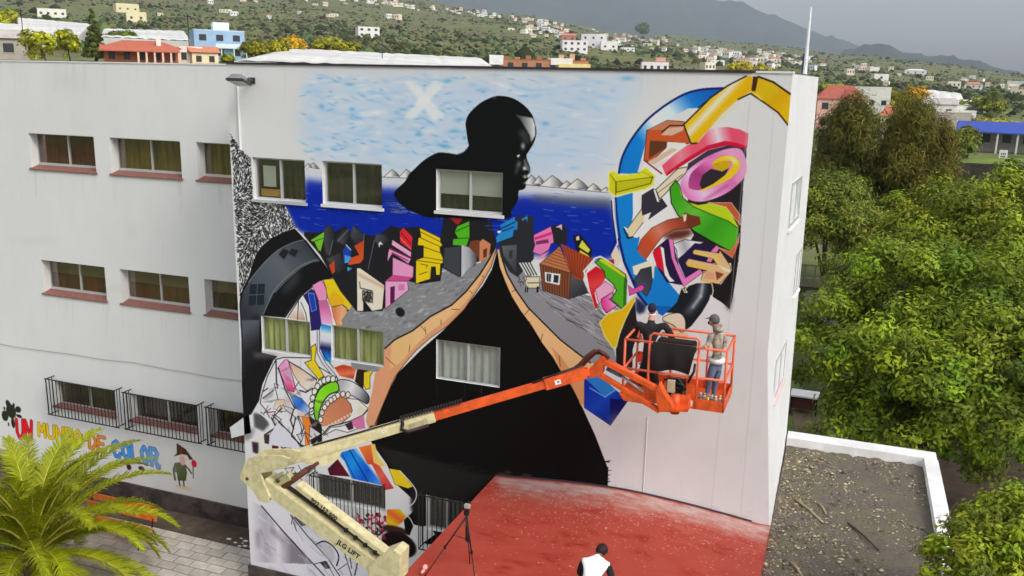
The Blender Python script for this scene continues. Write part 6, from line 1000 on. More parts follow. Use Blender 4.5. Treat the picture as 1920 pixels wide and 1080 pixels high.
# ------------------------------------------------------------------ people
M_SKIN = mat('skin', A(176,126,100), .6, .05, 8, spec=.3); M_SKD = mat('tanned_skin', A(120,78,58), .6, .05, 8, spec=.3); M_JK = mat('patterned_grey_jacket', A(158,148,134), .9, .35, 9, bump=.3, col2=A(98,90,80), var2=.8, scale2=7); M_JEAN = mat('blue_grey_jeans', A(88,98,122), .9, .2, 6, bump=.3); M_BLK = mat('black_cloth', A(28,28,29), .85, .35, 5, bump=.3); M_NAVY = mat('navy_wool', A(26,30,52), .9, .2, 20); M_TEE = mat('white_shirt', A(212,214,216), .85, .04, 4, bump=.15); M_SHOE = mat('grey_shoe', A(110,112,116), .7, .1); M_CAPG = mat('grey_knit', A(84,82,82), .9, .2, 25, bump=.3); M_HAIR = mat('dark_hair', A(34,20,18), .7, .3, 30, bump=.3); M_MASKP = mat('respirator', A(44,44,48), .5)
def limb_mesh(J, E, rad_):
    me = bpy.data.meshes.new('person_body'); ks = [k for k in J if k != 'head']; me.from_pydata([tuple(J[k]) for k in ks], [(ks.index(a), ks.index(b_)) for a, b_ in E], []); o = bpy.data.objects.new('tmp', me); COL.objects.link(o); sk_ = o.modifiers.new('s', 'SKIN'); sk_.use_smooth_shade = True; sk_.branch_smoothing = .6
    for i, k in enumerate(ks): v = me.skin_vertices[0].data[i]; r = rad_[k]; v.radius = r if isinstance(r, tuple) else (r, r); v.use_root = (k == 'pelvis')
    su = o.modifiers.new('u', 'SUBSURF'); su.levels = 2; su.render_levels = 2; dg = bpy.context.evaluated_depsgraph_get(); r = bpy.data.meshes.new_from_object(o.evaluated_get(dg)); bpy.data.objects.remove(o); return r
def person(label, J, mats_of, head_dir, head_r, skin, headgear, scale=1.0, shoe=M_SHOE, fingers=(), extra=None):
    J = {k: Vector(v) for k, v in J.items()}
    E = [('pelvis','belly'),('belly','chest'),('chest','neck'),('neck','skull'),('chest','sl'),('sl','el'),('el','wl'),('wl','hl'),('chest','sr'),('sr','er'),('er','wr'),('wr','hr'),('pelvis','pl'),('pl','kl'),('kl','al'),('al','tl'),('pelvis','pr'),('pr','kr'),('kr','ar'),('ar','tr')]
    k = scale; rd = {'pelvis':(.13*k,.11*k),'belly':(.125*k,.1*k),'chest':(.15*k,.11*k),'neck':.052*k,'skull':.06*k}
    for s in 'lr': rd.update({'s'+s:.072*k,'e'+s:.05*k,'w'+s:.034*k,'h'+s:.036*k,'p'+s:.095*k,'k'+s:.066*k,'a'+s:.046*k,'t'+s:.04*k})
    me = limb_mesh(J, E, rd); ml = []; seg = []
    for a, c in E:
        m = mats_of(a, c)
        if m not in ml: ml.append(m)
        seg.append((J[a], J[c], ml.index(m)))
    for m in ml: me.materials.append(m)
    for p in me.polygons:
        c = p.center; best = min(seg, key=lambda s_: ((s_[0]+(s_[1]-s_[0])*max(0, min(1, (c-s_[0]).dot(s_[1]-s_[0])/max((s_[1]-s_[0]).length_squared, 1e-9))))-c).length); p.material_index = best[2]
    hd = J['head']; fw = Vector(head_dir).normalized(); rt = fw.cross(Vector((0,0,1))).normalized(); up = rt.cross(fw); RM = Matrix((rt, fw, up)).transposed(); r = head_r
    bm = bmesh.new(); bm.from_mesh(me); si = ml.index(skin) if skin in ml else None
    if si is None: me.materials.append(skin); si = len(me.materials)-1
    hb = MB(); hb.ball(hd, r*.78, r*.95, r*1.18, 16, 12, R=RM)                   # skull and face, one surface with the neck
    hb.ball(hd+fw*r*.93-up*r*.12, r*.13, r*.2, r*.24, 8, 6, R=RM); hb.ball(hd+fw*r*.45-up*r*.62, r*.48, r*.42, r*.42, 10, 6, R=RM)
    for s in (-1, 1): hb.ball(hd+rt*s*r*.8-up*r*.08-fw*r*.05, r*.1, r*.2, r*.28, 8, 5, R=RM)
    for s, key in ((-1,'hl'), (1,'hr')):                                         # fingers and thumb grow out of each palm
        w = J['w'+key[1]]; h = J[key]; d = (h-w).normalized(); u = d.cross(fw if abs(d.dot(fw)) < .9 else up).normalized(); n_ = d.cross(u)
        for i, ln in enumerate((.062,.075,.07,.055)): o_ = h+u*(.027-.018*i)+d*.02; hb.tube([o_, o_+d*ln*.55+n_*.01, o_+d*ln*.85+n_*.035], [.0095,.009,.007], 6)
        hb.tube([h-d*.01+u*.03, h+u*.055+d*.02, h+u*.06+d*.045+n_*.015], [.011,.01,.008], 6)
    vs = [bm.verts.new(v) for v in hb.v]
    for f in hb.f:
        if len(set(f)) == len(f):
            try: bm.faces.new([vs[i] for i in f]).material_index = si
            except ValueError: pass
    bmesh.ops.remove_doubles(bm, verts=bm.verts, dist=1e-5); bmesh.ops.recalc_face_normals(bm, faces=bm.faces); bm.to_mesh(me); bm.free(); me.shade_smooth(); o = bpy.data.objects.new('person', me); COL.objects.link(o); tag(o, label, 'person')
    for s in (-1, 1): b = MB(); b.ball(hd+rt*s*r*.33+fw*r*.84+up*r*.12, r*.12, r*.07, r*.08, 8, 5, R=RM); b.build('eye', M_INK, o, True)
    b = MB(); b.ball(hd+fw*r*.84-up*r*.5, r*.28, r*.06, r*.05, 8, 4, R=RM); b.build('mouth', mat('lips', A(150,84,76), .5), o, True)
    kind, hm_ = headgear; b = MB(); b.ball(hd+up*r*.22-fw*r*.1, r*.93, r*1.02, r*1.08, 16, 10, R=RM)
    lim = r*(.12 if kind == 'cap' else -.1); keep = []
    for f in b.f:
        c = sum((Vector(b.v[i]) for i in f), Vector())/len(f)-hd
        if c.dot(up) > lim-(.55*r if c.dot(fw) < -.05*r else 0): keep.append(f)
    b.f = keep; b.m = [0]*len(keep); g = b.build(kind, hm_, o, True); sol = g.modifiers.new('thick', 'SOLIDIFY'); sol.thickness = .012
    if kind == 'cap': b = MB(); b.prism([hd+up*r*.42+fw*r*.8+rt*r*.62, hd+up*r*.34+fw*r*1.55+rt*r*.4, hd+up*r*.34+fw*r*1.55-rt*r*.4, hd+up*r*.42+fw*r*.8-rt*r*.62], up*.012); b.build('cap_peak', hm_, g)
    for s in 'lr': b = MB(); a, t = J['a'+s], J['t'+s]; d = (t-a); d.z = 0; d.normalize(); R3 = Matrix((d.cross(Vector((0,0,1))), d, Vector((0,0,1)))).transposed(); b.ball(a+d*.06-Vector((0,0,.03)), .048*k, .14*k, .05*k, 10, 7, R=R3); b.build('shoe', shoe, o, True)
    if extra: extra(o, hd, fw, rt, up, r)
    return o
def topcut(tm, lm, sk_=M_SKIN):
    def f(a, c):
        q = {a, c}
        if q & {'kl','kr','al','ar','tl','tr','pl','pr'}: return lm
        if q & {'skull'} or q & {'hl','hr'}: return sk_
        return tm
    return f
def px3(x, y, d): return P3(1040+x/5.3194, 580+y/5.3194, d)
fz = bz0+.05; Y1 = -1.95
pf = px3(1570,870,Y1)
J1 = dict(pelvis=px3(1612,545,Y1), belly=px3(1622,450,Y1), chest=px3(1625,290,Y1-.02), neck=px3(1604,195,Y1-.05), skull=px3(1596,150,Y1-.07), head=px3(1590,115,Y1-.08), sl=px3(1560,258,Y1-.16), el=px3(1532,345,Y1-.24), wl=px3(1502,375,Y1-.36), hl=px3(1488,378,Y1-.4), sr=px3(1676,248,Y1+.12), er=px3(1700,345,Y1+.2), wr=px3(1640,410,Y1+.12), hr=px3(1610,415,Y1+.08),
          pl=px3(1575,575,Y1-.08), kl=px3(1545,700,Y1-.1), al=px3(1518,845,Y1-.08), tl=px3(1470,865,Y1-.14), pr=px3(1640,580,Y1+.08), kr=px3(1605,715,Y1+.08), ar=px3(1585,850,Y1+.08), tr=px3(1540,870,Y1+.02))
def resp(o, hd, fw, rt, up, r):
    b = MB(); b.ball(hd+fw*r*.95-up*r*.45, r*.4, r*.35, r*.38, 10, 7); b.build('respirator', M_MASKP, o, True)
    b = MB(); b.tube([hd-fw*r*.6-up*r*1.15+rt*.1, hd-fw*r*1.2-up*r*1.35, hd-fw*r*.6-up*r*1.15-rt*.1], [.05,.085,.05], 8); b.build('hood', M_JK, o, True)
    c = J1['pelvis']; b = MB(); b.tube([c+Vector((0,0,.035)), c+Vector((0,0,.11))], .155, 12); b.build('shirt_hem', M_TEE, o, True)
person('painter in a patterned grey jacket and grey cap at the right end of the basket', J1, topcut(M_JK, M_JEAN), (-.86,.42,-.12), .098, M_SKIN, ('cap', M_CAPG), .95, extra=resp)
Y2 = -1.55
def q3(px, py, d=0.0): return P3(px, py, Y2+d)
J2 = dict(pelvis=q3(1214,690), belly=q3(1216,660), chest=q3(1219,622,.02), neck=q3(1221,600,.06), skull=q3(1222,590,.08), head=q3(1223,579,.09), sl=q3(1197,606), el=q3(1186,634,.12), wl=q3(1200,640,.3), hl=q3(1205,632,.36), sr=q3(1246,608), er=q3(1262,636,.1), wr=q3(1250,640,.3), hr=q3(1246,630,.36),
          pl=q3(1205,694), kl=q3(1203,718,.05), al=q3(1201,740), tl=q3(1201,736,.18), pr=q3(1226,696), kr=q3(1228,722,.05), ar=q3(1228,745), tr=q3(1230,741,.18))
for a_ in ('al','ar'): J2[a_].z = fz+.08
for a_ in ('tl','tr'): J2[a_].z = fz+.05
def collar(o, hd, fw, rt, up, r): b = MB(); b.tube([hd-up*r*1.12+rt*.075, hd-up*r*1.18-fw*.07, hd-up*r*1.12-rt*.075], .014, 6); b.build('collar', M_TEE, o, True)
person('painter in a bulky black jacket seen from behind at the left end of the basket', J2, topcut(M_BLK, M_BLK), (.05,1,.05), .092, M_SKD, ('beanie', M_NAVY), 1.22, shoe=M_BLK, extra=collar)
hp = P3(1128,1034,-4.45); c3 = hp-Vector((0,0,.0)); gz = 4.52
J3 = dict(head=hp, skull=hp-Vector((0,.05,.02)), neck=hp-Vector((.01,.13,.03)), chest=hp-Vector((.03,.3,.08)), belly=hp-Vector((.05,.5,.24)), pelvis=hp-Vector((.06,.62,.42)))
sx = Vector((1,.12,0)).normalized()
J3.update(sl=J3['chest']-sx*.2+Vector((0,.08,0)), sr=J3['chest']+sx*.2+Vector((0,.07,-.02)), pl=J3['pelvis']-sx*.1-Vector((0,0,.05)), pr=J3['pelvis']+sx*.1-Vector((0,0,.05)))
hz_ = J3['pelvis'].z-gz
J3.update(el=J3['sl']+Vector((-.09,.02,-.28)), wl=J3['sl']+Vector((-.04,.2,-.42)), hl=J3['sl']+Vector((0,.26,-.43)), er=J3['sr']+Vector((.09,.02,-.27)), wr=J3['sr']+Vector((.03,.2,-.4)), hr=J3['sr']+Vector((-.01,.26,-.41)))
for s, o_ in (('l',-.12), ('r',.12)): J3['k'+s] = Vector((J3['pelvis'].x+o_, J3['pelvis'].y+.1, gz+hz_*.52)); J3['a'+s] = Vector((J3['pelvis'].x+o_, J3['pelvis'].y+.0, gz+.08)); J3['t'+s] = Vector((J3['pelvis'].x+o_, J3['pelvis'].y+.17, gz+.05))
def m3(a, c):
    q = {a, c}
    if q & {'kl','kr','al','ar','tl','tr','pl','pr'}: return M_BLK
    if q & {'el','er','wl','wr'} and not q & {'hl','hr'}: return M_BLK
    if 'skull' in q or q & {'hl','hr'}: return M_SKD
    return M_TEE
person('person with dark hair and a white shirt standing on the red canopy', J3, m3, (.3,.85,-.75), .108, M_SKD, ('hair', M_HAIR), 1.12, shoe=M_BLK)
# ------------------------------------------------------------------ tripod on the canopy
ft = G(881,1057,4.52); ap = P3(875,968,ft.y-.25); tp = empty('tripod', (ap.x, ap.y, 4.52)); tag(tp, 'black camera tripod standing near the left edge of the red canopy', 'tripod')
for f in (ft, Vector((ap.x-.62, ap.y-.55, 4.52)), Vector((ap.x+.42, ap.y-.5, 4.52))):
    m = ap.lerp(f, .5); b = MB(); b.tube([ap, m], .017, 6, r1=.015); b.tube([m, f], .011, 6); lg = b.build('leg', M_HOSE, tp, True); b = MB(); b.tube([m-Vector((0,0,.03)), m+Vector((0,0,.03))], .028, 7); b.build('leg_lock', M_HOSE, lg)
    b = MB(); b.tube([ap.lerp(f,.3), Vector((ap.x,ap.y,ap.z-(ap.z-4.52)*.42))], .008, 4); b.build('brace', M_HOSE, tp)
b = MB(); b.tube([ap-Vector((0,0,.5)), ap+Vector((0,0,.16))], .022, 7); b.build('centre_column', M_HOSE, tp); b = MB(); b.box(ap.x-.04, ap.x+.04, ap.y-.04, ap.y+.04, ap.z+.03, ap.z+.13); b.tube([ap+Vector((0,0,.08)), ap+Vector((.1,-.24,-.08))], .01, 5); b.build('pan_head', M_HOSE, tp)
b = MB(); b.box(ap.x-.05, ap.x+.06, ap.y-.03, ap.y+.05, ap.z+.165, ap.z+.24); cmr = b.build('camera_body', mat('silver_camera', A(176,174,170), .35, .2, 10, metal=.4), tp, bevel=.01); b = MB(); b.tube([(ap.x,ap.y+.06,ap.z+.21),(ap.x,ap.y+.13,ap.z+.21)], .035, 10); b.build('lens', M_HOSE, cmr)
b = MB(); q = G(797,1067,4.55); b.ball(q+Vector((0,0,.04)), .05, .06, .05, 7, 5); b.ball(q+Vector((.02,-.13,.03)), .035, .07, .035, 7, 5); tag(b.build('paint_rag', mat('pink_rag', A(226,150,140), .9, .2)), 'small pale pink crumpled rag near the left edge of the red canopy', 'rag')
# ------------------------------------------------------------------ houses on the slope
def wallmat(c): return mat('house_wall_%d_%d_%d' % c, A(*c), .85, .1, .8)
M_TILE = mat('roof_tiles', A(182,100,76,1.05), .85, .2, 1.5, stretch=(1,8,1)); M_TILE2 = mat('old_roof_tiles', A(176,112,84), .85, .2, 1.5)
M_WIN = mat('house_window_dark', A(46,48,52), .3); M_PLAST = mat('greenhouse_sheet', A(200,199,192), .6, .1, .12, col2=A(178,176,170), var2=.8, scale2=.05)
def frame_at(px, py, y_extra=0):
    p, r = hit(px, py); d = Vector((p.x, p.y+DW, 0)).normalized(); return p, r, d, Vector((d.y, -d.x, 0))
def house(px, py, wpx, hpx, label, wall=(205,204,200), roof='flat', rc=None, dep=.8, yaw=0.0, floors=1, nwin=3, extra=None, name='house', balcony=False, cat='house'):
    p, r, d, s = frame_at(px, py); w = wpx*r/FPX; h = hpx*r/FPX; dp = max(w*dep, 4); c, n = math.cos(yaw), math.sin(yaw); X = s*c+d*n; Y = d*c-s*n
    M = Matrix(((X.x, Y.x, 0, p.x), (X.y, Y.y, 0, p.y), (0, 0, 1, p.z), (0,0,0,1))); t = empty(name, p); tag(t, label, cat); wm = wallmat(wall)
    hw = h if roof == 'flat' else h*.72
    b = MB(); b.box(-w/2, w/2, 0, dp, -3, hw, M=M); b.build('wall', wm, t)
    if roof == 'flat':
        b = MB(); b.box(-w/2-.06, w/2+.06, -.06, dp+.06, hw+.002, hw+.28, M=M); b.build('parapet', wallmat(rc) if rc else wm, t)
    else:
        b = MB(); o = .45; e = h*.3; b.prism([M @ Vector(v) for v in ((-w/2-o,-o,hw-.02),(-w/2-o,dp/2,hw+e),(-w/2-o,dp+o,hw-.02))], X*(w+2*o)) if roof == 'gable' else b.add([M @ Vector(v) for v in ((-w/2-o,-o,hw),(w/2+o,-o,hw),(w/2+o,dp+o,hw),(-w/2-o,dp+o,hw),(-w/4,dp/2,hw+e),(w/4,dp/2,hw+e))], [(0,1,5,4),(2,3,4,5),(1,2,5),(3,0,4),(0,3,2,1)]); b.build('roof', rc or M_TILE, t)
    fh = hw/floors
    for f in range(floors):
        for i in range(nwin):
            x = -w/2+w*(i+.5)/nwin; ww, wh = min(w/nwin*.42, 1.6), min(fh*.42, 1.5); z = f*fh+fh*.34; b = MB(); b.box(x-ww/2, x+ww/2, -.05, .02, z, z+wh, M=M); wi = b.build('window', M_WIN, t); b = MB(); b.box(x-ww/2-.1, x+ww/2+.1, -.09, -.01, z-.14, z-.01, M=M); b.build('sill', wm, wi)
    if balcony:
        b = MB(); b.box(-w*.1, w/2+.8, -1.3, -.003, hw*.42, hw*.42+.2, M=M); b.box(-w*.1, w/2+.8, -1.32, -1.22, hw*.42+.2, hw*.42+1.0, M=M); b.build('balcony', wallmat((190,204,214)), t)
        b = MB()
        for q in (0, .25, .5): b.box(w*q, w*q+.18, -1.25, -1.05, -2, hw*.42, M=M)
        b.build('column', wallmat((190,204,214)), t)
    if extra: extra(t, M, w, h, dp)
    return t
def porch(t, M, w, h, dp):
    b = MB(); b.add([M @ Vector(v) for v in ((-w/2-.6,-2.4,h*.58),(w*.5,-2.4,h*.58),(w*.5,0,h*.8),(-w/2-.6,0,h*.8),(-w/2-.6,-2.4,h*.54),(w*.5,-2.4,h*.54))], [(0,1,2,3),(0,4,5,1)]); b.build('porch_roof', M_TILE, t)
    for i in range(6): b = MB(); x = -w*.05+w*.54*i/5; b.box(x-.16, x+.16, -2.3, -2.0, -1.5, h*.56, M=M); b.build('column', wallmat((212,170,150)), t)
    b = MB(); b.box(-w*.1, w*.5, -2.35, -2.25, -1.0, h*.12, M=M); b.build('balustrade', wallmat((214,164,160)), t); b = MB(); b.box(w*.2, w*.26, .5, 1, h*.7, h*1.22, M=M); b.build('chimney', wallmat((204,200,190)), t)
def penthouse(t, M, w, h, dp):
    b = MB(); b.box(-w*.1, w*.22, dp*.2, dp*.6, h, h*1.0+2.0, M=M); b.build('roof_room', wallmat((196,208,214)), t)
def frames(t, M, w, h, dp):
    R = random.Random(8)
    for i in range(9): x = -w/2+w*(i+.3)/9; b = MB(); b.box(x, x+w*.05, 0, dp*.4, h+.3, h+R.uniform(.8,3.0), M=M); b.build('unfinished_column', wallmat(R.choice([(164,116,84),(186,150,118),(146,100,72)])), t)
    b = MB(); b.box(-w*.5, -w*.36, -.6, dp*.3, h*.5, h*1.5, M=M); b.build('white_block', wallmat((210,206,206)), t); b = MB(); b.box(w*.12, w*.34, -.5, dp*.3, h*.6, h*1.3, M=M); b.build('roof_room', wallmat((206,202,196)), t); b = MB(); b.box(w*.2, w*.52, -.7, dp*.2, -1, h*.75, M=M); b.build('yellow_wing', wallmat((206,190,130)), t)
house(268,124,118,42,'orange roofed bungalow with pink porch columns behind the school roof',(160,100,70),'hip',None,.7,0,1,5,porch)
house(346,124,60,30,'plain white and cream house right beside the orange roofed bungalow',(206,200,186),'flat',None,.7,0,1,3)
house(386,126,44,34,'small cream house with a terracotta roof below the blue house',(206,192,158),'gable',M_TILE2,.8,.25,1,2)
house(414,114,84,49,'pale blue house with a balcony beyond the left part of the roof',(138,164,190),'flat',(164,184,202),.7,.15,2,3,penthouse,balcony=True)
house(18,112,58,46,'grey concrete building at the far left above the school roof',(146,140,132),'gable',mat('grey_roof',A(160,154,148),.9,.15,1),.8,0,1,1)
house(98,33,42,13,'long white bungalow above the plastic greenhouse on the left slope',(206,204,190),'flat',None,.5,0,1,4)
house(240,24,36,14,'cream house high on the left slope',(200,190,150),'flat',None,.7,.2,1,3); house(256,42,30,16,'cream terraced house just below another cream house on the left slope',(206,196,160),'flat',None,.7,-.1,1,2)
house(692,71,38,18,'white flat roofed house alone on the green middle slope',(204,202,198),'flat',None,.7,.2,2,3)
house(1010,132,180,17,'unfinished brown building of bare columns behind the mural roof',(160,112,82),'flat',(140,92,66),.4,0,1,7,frames,cat='building')
house(1228,137,48,19,'white house with a red roof floor just above the mural roof line',(206,204,202),'flat',(176,120,104),.6,.1,1,4,lambda t,M,w,h,dp: (lambda b: (b.box(w*.02,w*.38,.6,dp*.6,h,h+1.9,M=M), b.build('roof_room',wallmat((196,150,136)),t)))(MB()))
house(1078,98,46,20,'big white house at the left of the village cluster',(206,204,204),'flat',None,.7,.15,2,4); house(1112,90,44,24,'white house with upper storey in the middle of the village cluster',(200,196,196),'flat',None,.7,-.1,2,3); house(1142,95,30,16,'white house at the right of the village cluster',(206,204,200),'flat',None,.7,.1,1,2); house(1066,78,26,14,'reddish house above the village cluster',(160,110,100),'gable',M_TILE2,.8,0,1,2)
house(1572,246,78,76,'pink house with a steep red tiled roof just right of the school corner',(206,160,150),'hip',mat('red_tiles',A(172,92,78,1.0),.85,.2,1.5),.8,.1,2,3)
house(1632,214,58,44,'white house right behind the left casuarina tree',(206,204,196),'flat',None,.7,0,1,3); house(1664,262,30,56,'narrow cream tower house between the two casuarina trees',(206,198,160),'hip',M_TILE2,1,0,2,1,cat='house')
house(1762,224,50,34,'grey white house left of the far palm',(198,196,194),'gable',mat('grey_roof',A(160,154,148),.9,.15,1),.8,.3,1,2); house(1812,240,24,26,'bright white cube house beside the blue awning',(210,208,206),'flat',None,1,.1,1,0); house(1774,246,70,30,'low grey wall house in front of the white cube',(164,156,148),'flat',(196,190,176),.5,.1,1,0)
house(1716,140,34,9,'distant white villa beneath the far right ridge',(208,206,200),'hip',wallmat((206,204,200)),.6,0,1,3); house(1652,152,24,11,'pale distant house left of the far right villa',(206,202,196),'flat',None,.8,.3,1,1); house(1640,134,16,7,'tiny pale house above the right field',(206,202,196),'flat',None,.8,.3,1,0); house(1910,162,34,8,'pale low shed at the far right edge of the plain',(190,190,188),'flat',None,.6,0,1,0)
def awning(t, M, w, h, dp):
    Mb_ = mat('blue_awning', A(48,72,150), .6, .1, 1); b = MB(); b.add([M @ Vector(v) for v in ((-w/2,-5,h*.78),(w/2,-5,h*.72),(w/2,-.1,h*1.12),(-w/2,-.1,h*1.1),(-w/2,-5,h*.74),(w/2,-5,h*.68))], [(0,1,2,3),(0,4,5,1)]); b.build('awning', Mb_, t)
    for i in range(6): b = MB(); x = -w/2+w*(i+.1)/5.3; b.box(x-.15, x+.15, -4.8, -4.5, -1, h*.72, M=M); b.build('post', wallmat((186,182,174)), t)
house(1884,286,150,44,'long house with a bright blue awning at the right edge',(150,144,136),'flat',(200,206,206),.4,.06,1,5,awning)
sb, _ = hit(1881,298); b = MB(); sp = at(1881,291,sb.y-2); b.box(sp[0]-.62, sp[0]+.62, sp[1]-.06, sp[1]+.06, sp[2]-1.0, sp[2]+.85); t = empty('notice_frame', sb); tag(t, 'white lattice panel standing before the blue awning house', 'panel'); b.build('panel', M_WHITE, t)
for i in range(3):
    for j in range(2): b = MB(); x = sp[0]-.38+.27*i; z = sp[2]-.35+.45*j; b.box(x, x+.19, sp[1]-.075, sp[1]-.062, z, z+.26); b.build('opening', M_WIN, t)
b = MB(); b.tube([(sp[0],sp[1]+.1,sb.z-1),(sp[0],sp[1]+.1,sp[2])], .06, 6); b.build('post', M_CONC, t)
def greenhouse(corners, h, label, bays):
    P = [hit(a, b_)[0] for a, b_ in corners]; t = empty('greenhouse', sum(P, Vector())/4); tag(t, label, 'greenhouse'); Nn = 28; b = MB(); vs = []
    for i in range(Nn+1):
        for j in range(9):
            u, v = i/Nn, j/8; p = P[0].lerp(P[1], u).lerp(P[3].lerp(P[2], u), v); vs.append((p.x, p.y, p.z+h+.25*abs(math.sin(u*math.pi*bays))))
    b.add(vs, [(i*9+j, i*9+j+1, (i+1)*9+j+1, (i+1)*9+j) for i in range(Nn) for j in range(8)]); b.build('sheet_roof', M_PLAST, t)
    b = MB()
    for k in range(4): p, q = P[k], P[(k+1) % 4]; b.quad(p-Vector((0,0,1)), q-Vector((0,0,1)), q+Vector((0,0,h)), p+Vector((0,0,h)))
    b.build('sheet_side', M_PLAST, t); return t
greenhouse([(-60,92),(150,88),(172,58),(-60,36)], 3.0, 'big white plastic greenhouse at the upper left', 12); greenhouse([(190,92),(360,100),(345,72),(196,68)], 3.0, 'smaller white plastic greenhouse behind the orange roofed bungalow', 8)
greenhouse([(440,142),(930,150),(902,124),(545,108)], 2.2, 'long white greenhouse roof just behind the middle of the school roof', 16); greenhouse([(1720,196),(1806,204),(1800,188),(1720,178)], 2.6, 'long pale shed roof on the right plain', 4); greenhouse([(1760,210),(1842,214),(1838,202),(1765,198)], 2.4, 'second pale shed roof nearer than the long one', 4)
# small far houses, one object each
HB = []
for k, (wc, rc) in enumerate((((208,206,202), (208,206,202)), ((206,198,178), (206,198,178)), ((202,200,198), None), ((206,190,170), (190,176,150)), ((196,196,196), (160,150,140)))):
    for w, dp, h in ((9, 8, 5.5), (13, 8, 4.2), (8, 9, 7)):
        b = MB(); b.box(-w/2, w/2, 0, dp, -3, h, 0)
        if rc: b.box(-w/2, w/2, 0, dp, h+.01, h+.4, 1)
        else: b.add([(-w/2-.4,-.4,h),(w/2+.4,-.4,h),(w/2+.4,dp+.4,h),(-w/2-.4,dp+.4,h),(-w/4,dp/2,h+2.2),(w/4,dp/2,h+2.2)], [(0,1,5,4),(2,3,4,5),(1,2,5),(3,0,4)], 1)
        for i in range(3): x = -w/2+w*(i+.5)/3; b.box(x-.6, x+.6, -.06, .02, h*.4, h*.72, 2)
        o = b.build('far_house', [wallmat(wc), wallmat(rc) if rc else M_TILE2, M_WIN]); HB.append(o.data); bpy.data.objects.remove(o)
R = random.Random(21)
def far_house(px, py):
    p, r = hit(px, py)
    if r > 2500: return
    d = Vector((p.x, p.y+DW, 0)).normalized(); o = bpy.data.objects.new('far_house', HB[(k_ := R.randrange(15))]); COL.objects.link(o); o.location = p; o.rotation_euler = (0, 0, math.atan2(d.y, d.x)-math.pi/2+R.uniform(-.5,.5)); s = R.choice([.5,.65,.8,1.0,1.15])*(.8 if r > 900 else .62 if r < 400 else .75); o.scale = (s, s, s*.9)
    tag(o, 'small %s house scattered among others on the hazy hillside' % ('white flat roofed','cream flat roofed','white tiled roof','beige flat roofed','grey flat roofed')[k_//3], 'house', 'small houses scattered over the hillside')
for i in range(60): t = R.random(); far_house(640+t*330, -2+t*38+R.gauss(0,3.2))
for i in range(92): far_house(R.uniform(965,1285), 0) if False else (lambda x: far_house(x, 34+(x-960)*.13+abs(R.gauss(0,1))*16))(R.choice([R.uniform(965,1285), R.gauss(1010,20), R.gauss(1190,34)]))
for i in range(104): (lambda x: far_house(x, 84+(x-1280)*.1+abs(R.gauss(0,1))*14))(R.choice([R.uniform(1280,1545), R.gauss(1340,26), R.gauss(1440,30)]))
for i in range(26): (lambda x: far_house(x, 116+(x-1540)*.11+abs(R.gauss(0,1))*12))(R.uniform(1545,1915))
for x, y in ((455,3),(480,5),(575,4),(590,10),(610,12),(625,30),(560,26),(505,36),(440,30),(420,24),(648,8),(742,37),(730,35),(1000,70),(620,32),(300,30),(395,8)): far_house(x, y)
# ------------------------------------------------------------------ garden trees behind the roof and hillside scrub
def gtree(px, py, wpx, hpx, label, seed, hue, cat='bush', n=90, name='garden_tree', mt=None, tip=(1.5,1.4,.7), trunk=.15):
    p, r = hit(px, py); w = wpx*r/FPX/2; h = hpx*r/FPX; R_ = np.random.default_rng(seed); bl = [((p.x+R_.normal()*w*.4, p.y+R_.normal()*w*.3, p.z+h*(.5+.2*R_.random())), (w*.62, w*.62, h*.42)) for _ in range(4)]
    s = max(r/FPX*5, .28); return tree(name, label, cat, p, bl, n, 26, w*.25, s*1.3, s*.6, seed, hue, tip, trunk, mt)
gtree(88,118,64,46,'bright yellow green bush at the left edge above the roof',41,(1.9,1.8,.4)); gtree(132,118,52,44,'rounder yellow green bush just left of the dark pine',42,(1.7,1.6,.4)); gtree(2,66,44,36,'yellow green bush cut by the left edge near the greenhouse',43,(1.8,1.7,.4)); gtree(228,88,48,22,'dark green shrubs behind the orange roofed bungalow',44,(.7,.8,.7))
gtree(478,122,50,36,'olive bush right of the pale blue house',45,(1.3,1.15,.5)); gtree(518,116,54,34,'yellow green bush second from the blue house',46,(1.6,1.3,.45)); gtree(560,110,54,34,'bush covered in yellow flowers behind the white greenhouse roof',47,(2.6,1.7,.3),tip=(1.8,1.3,.5)); gtree(605,108,56,30,'yellow green bush right of the yellow flowering bush',48,(1.6,1.4,.5)); gtree(648,110,46,28,'last yellow green bush in the row behind the greenhouse roof',49,(1.5,1.35,.5)); gtree(428,124,26,18,'small clipped green bush before the blue house',50,(1.1,1.1,.5))
gtree(1402,146,66,24,'ochre tree top just above the yellow painted arrow',51,(2.2,1.6,.4)); gtree(1205,68,24,20,'round dark tree alone on the hazy slope',52,(.5,.55,.6)); gtree(1712,206,40,34,'orange tinted tree behind the right casuarina',53,(2.2,1.2,.4)); gtree(1672,214,50,34,'yellow green tree between the casuarina tops',54,(1.5,1.3,.5)); gtree(1782,300,58,52,'dark shrub thicket left of the blue awning house',55,(.7,.75,.5),n=140); gtree(1860,250,90,18,'low yellow green hedge behind the blue awning',56,(1.8,1.6,.4)); gtree(1840,214,60,22,'olive shrubs below the far palm',57,(1,1,.7)); gtree(1560,180,50,18,'light green tree above the pink house',58,(1.4,1.4,.6)); gtree(1895,345,60,34,'dark bush on the right end of the green field',59,(.6,.7,.7))
pp, pr_ = hit(180,116); R_ = np.random.default_rng(60); hh = 86*pr_/FPX; bl = [((pp.x, pp.y, pp.z+hh*(.12+.8*i/8)), ((1-.88*i/8)*hh*.2, (1-.88*i/8)*hh*.2, hh*.05)) for i in range(9)]
tree('norfolk_pine', 'tall dark conical pine left of the orange roofed bungalow', 'tree', pp, bl, 220, 24, hh*.035, .7, .3, 61, (.75,.95,.8), (1.1,1.1,1), .3, M_LEAFD)
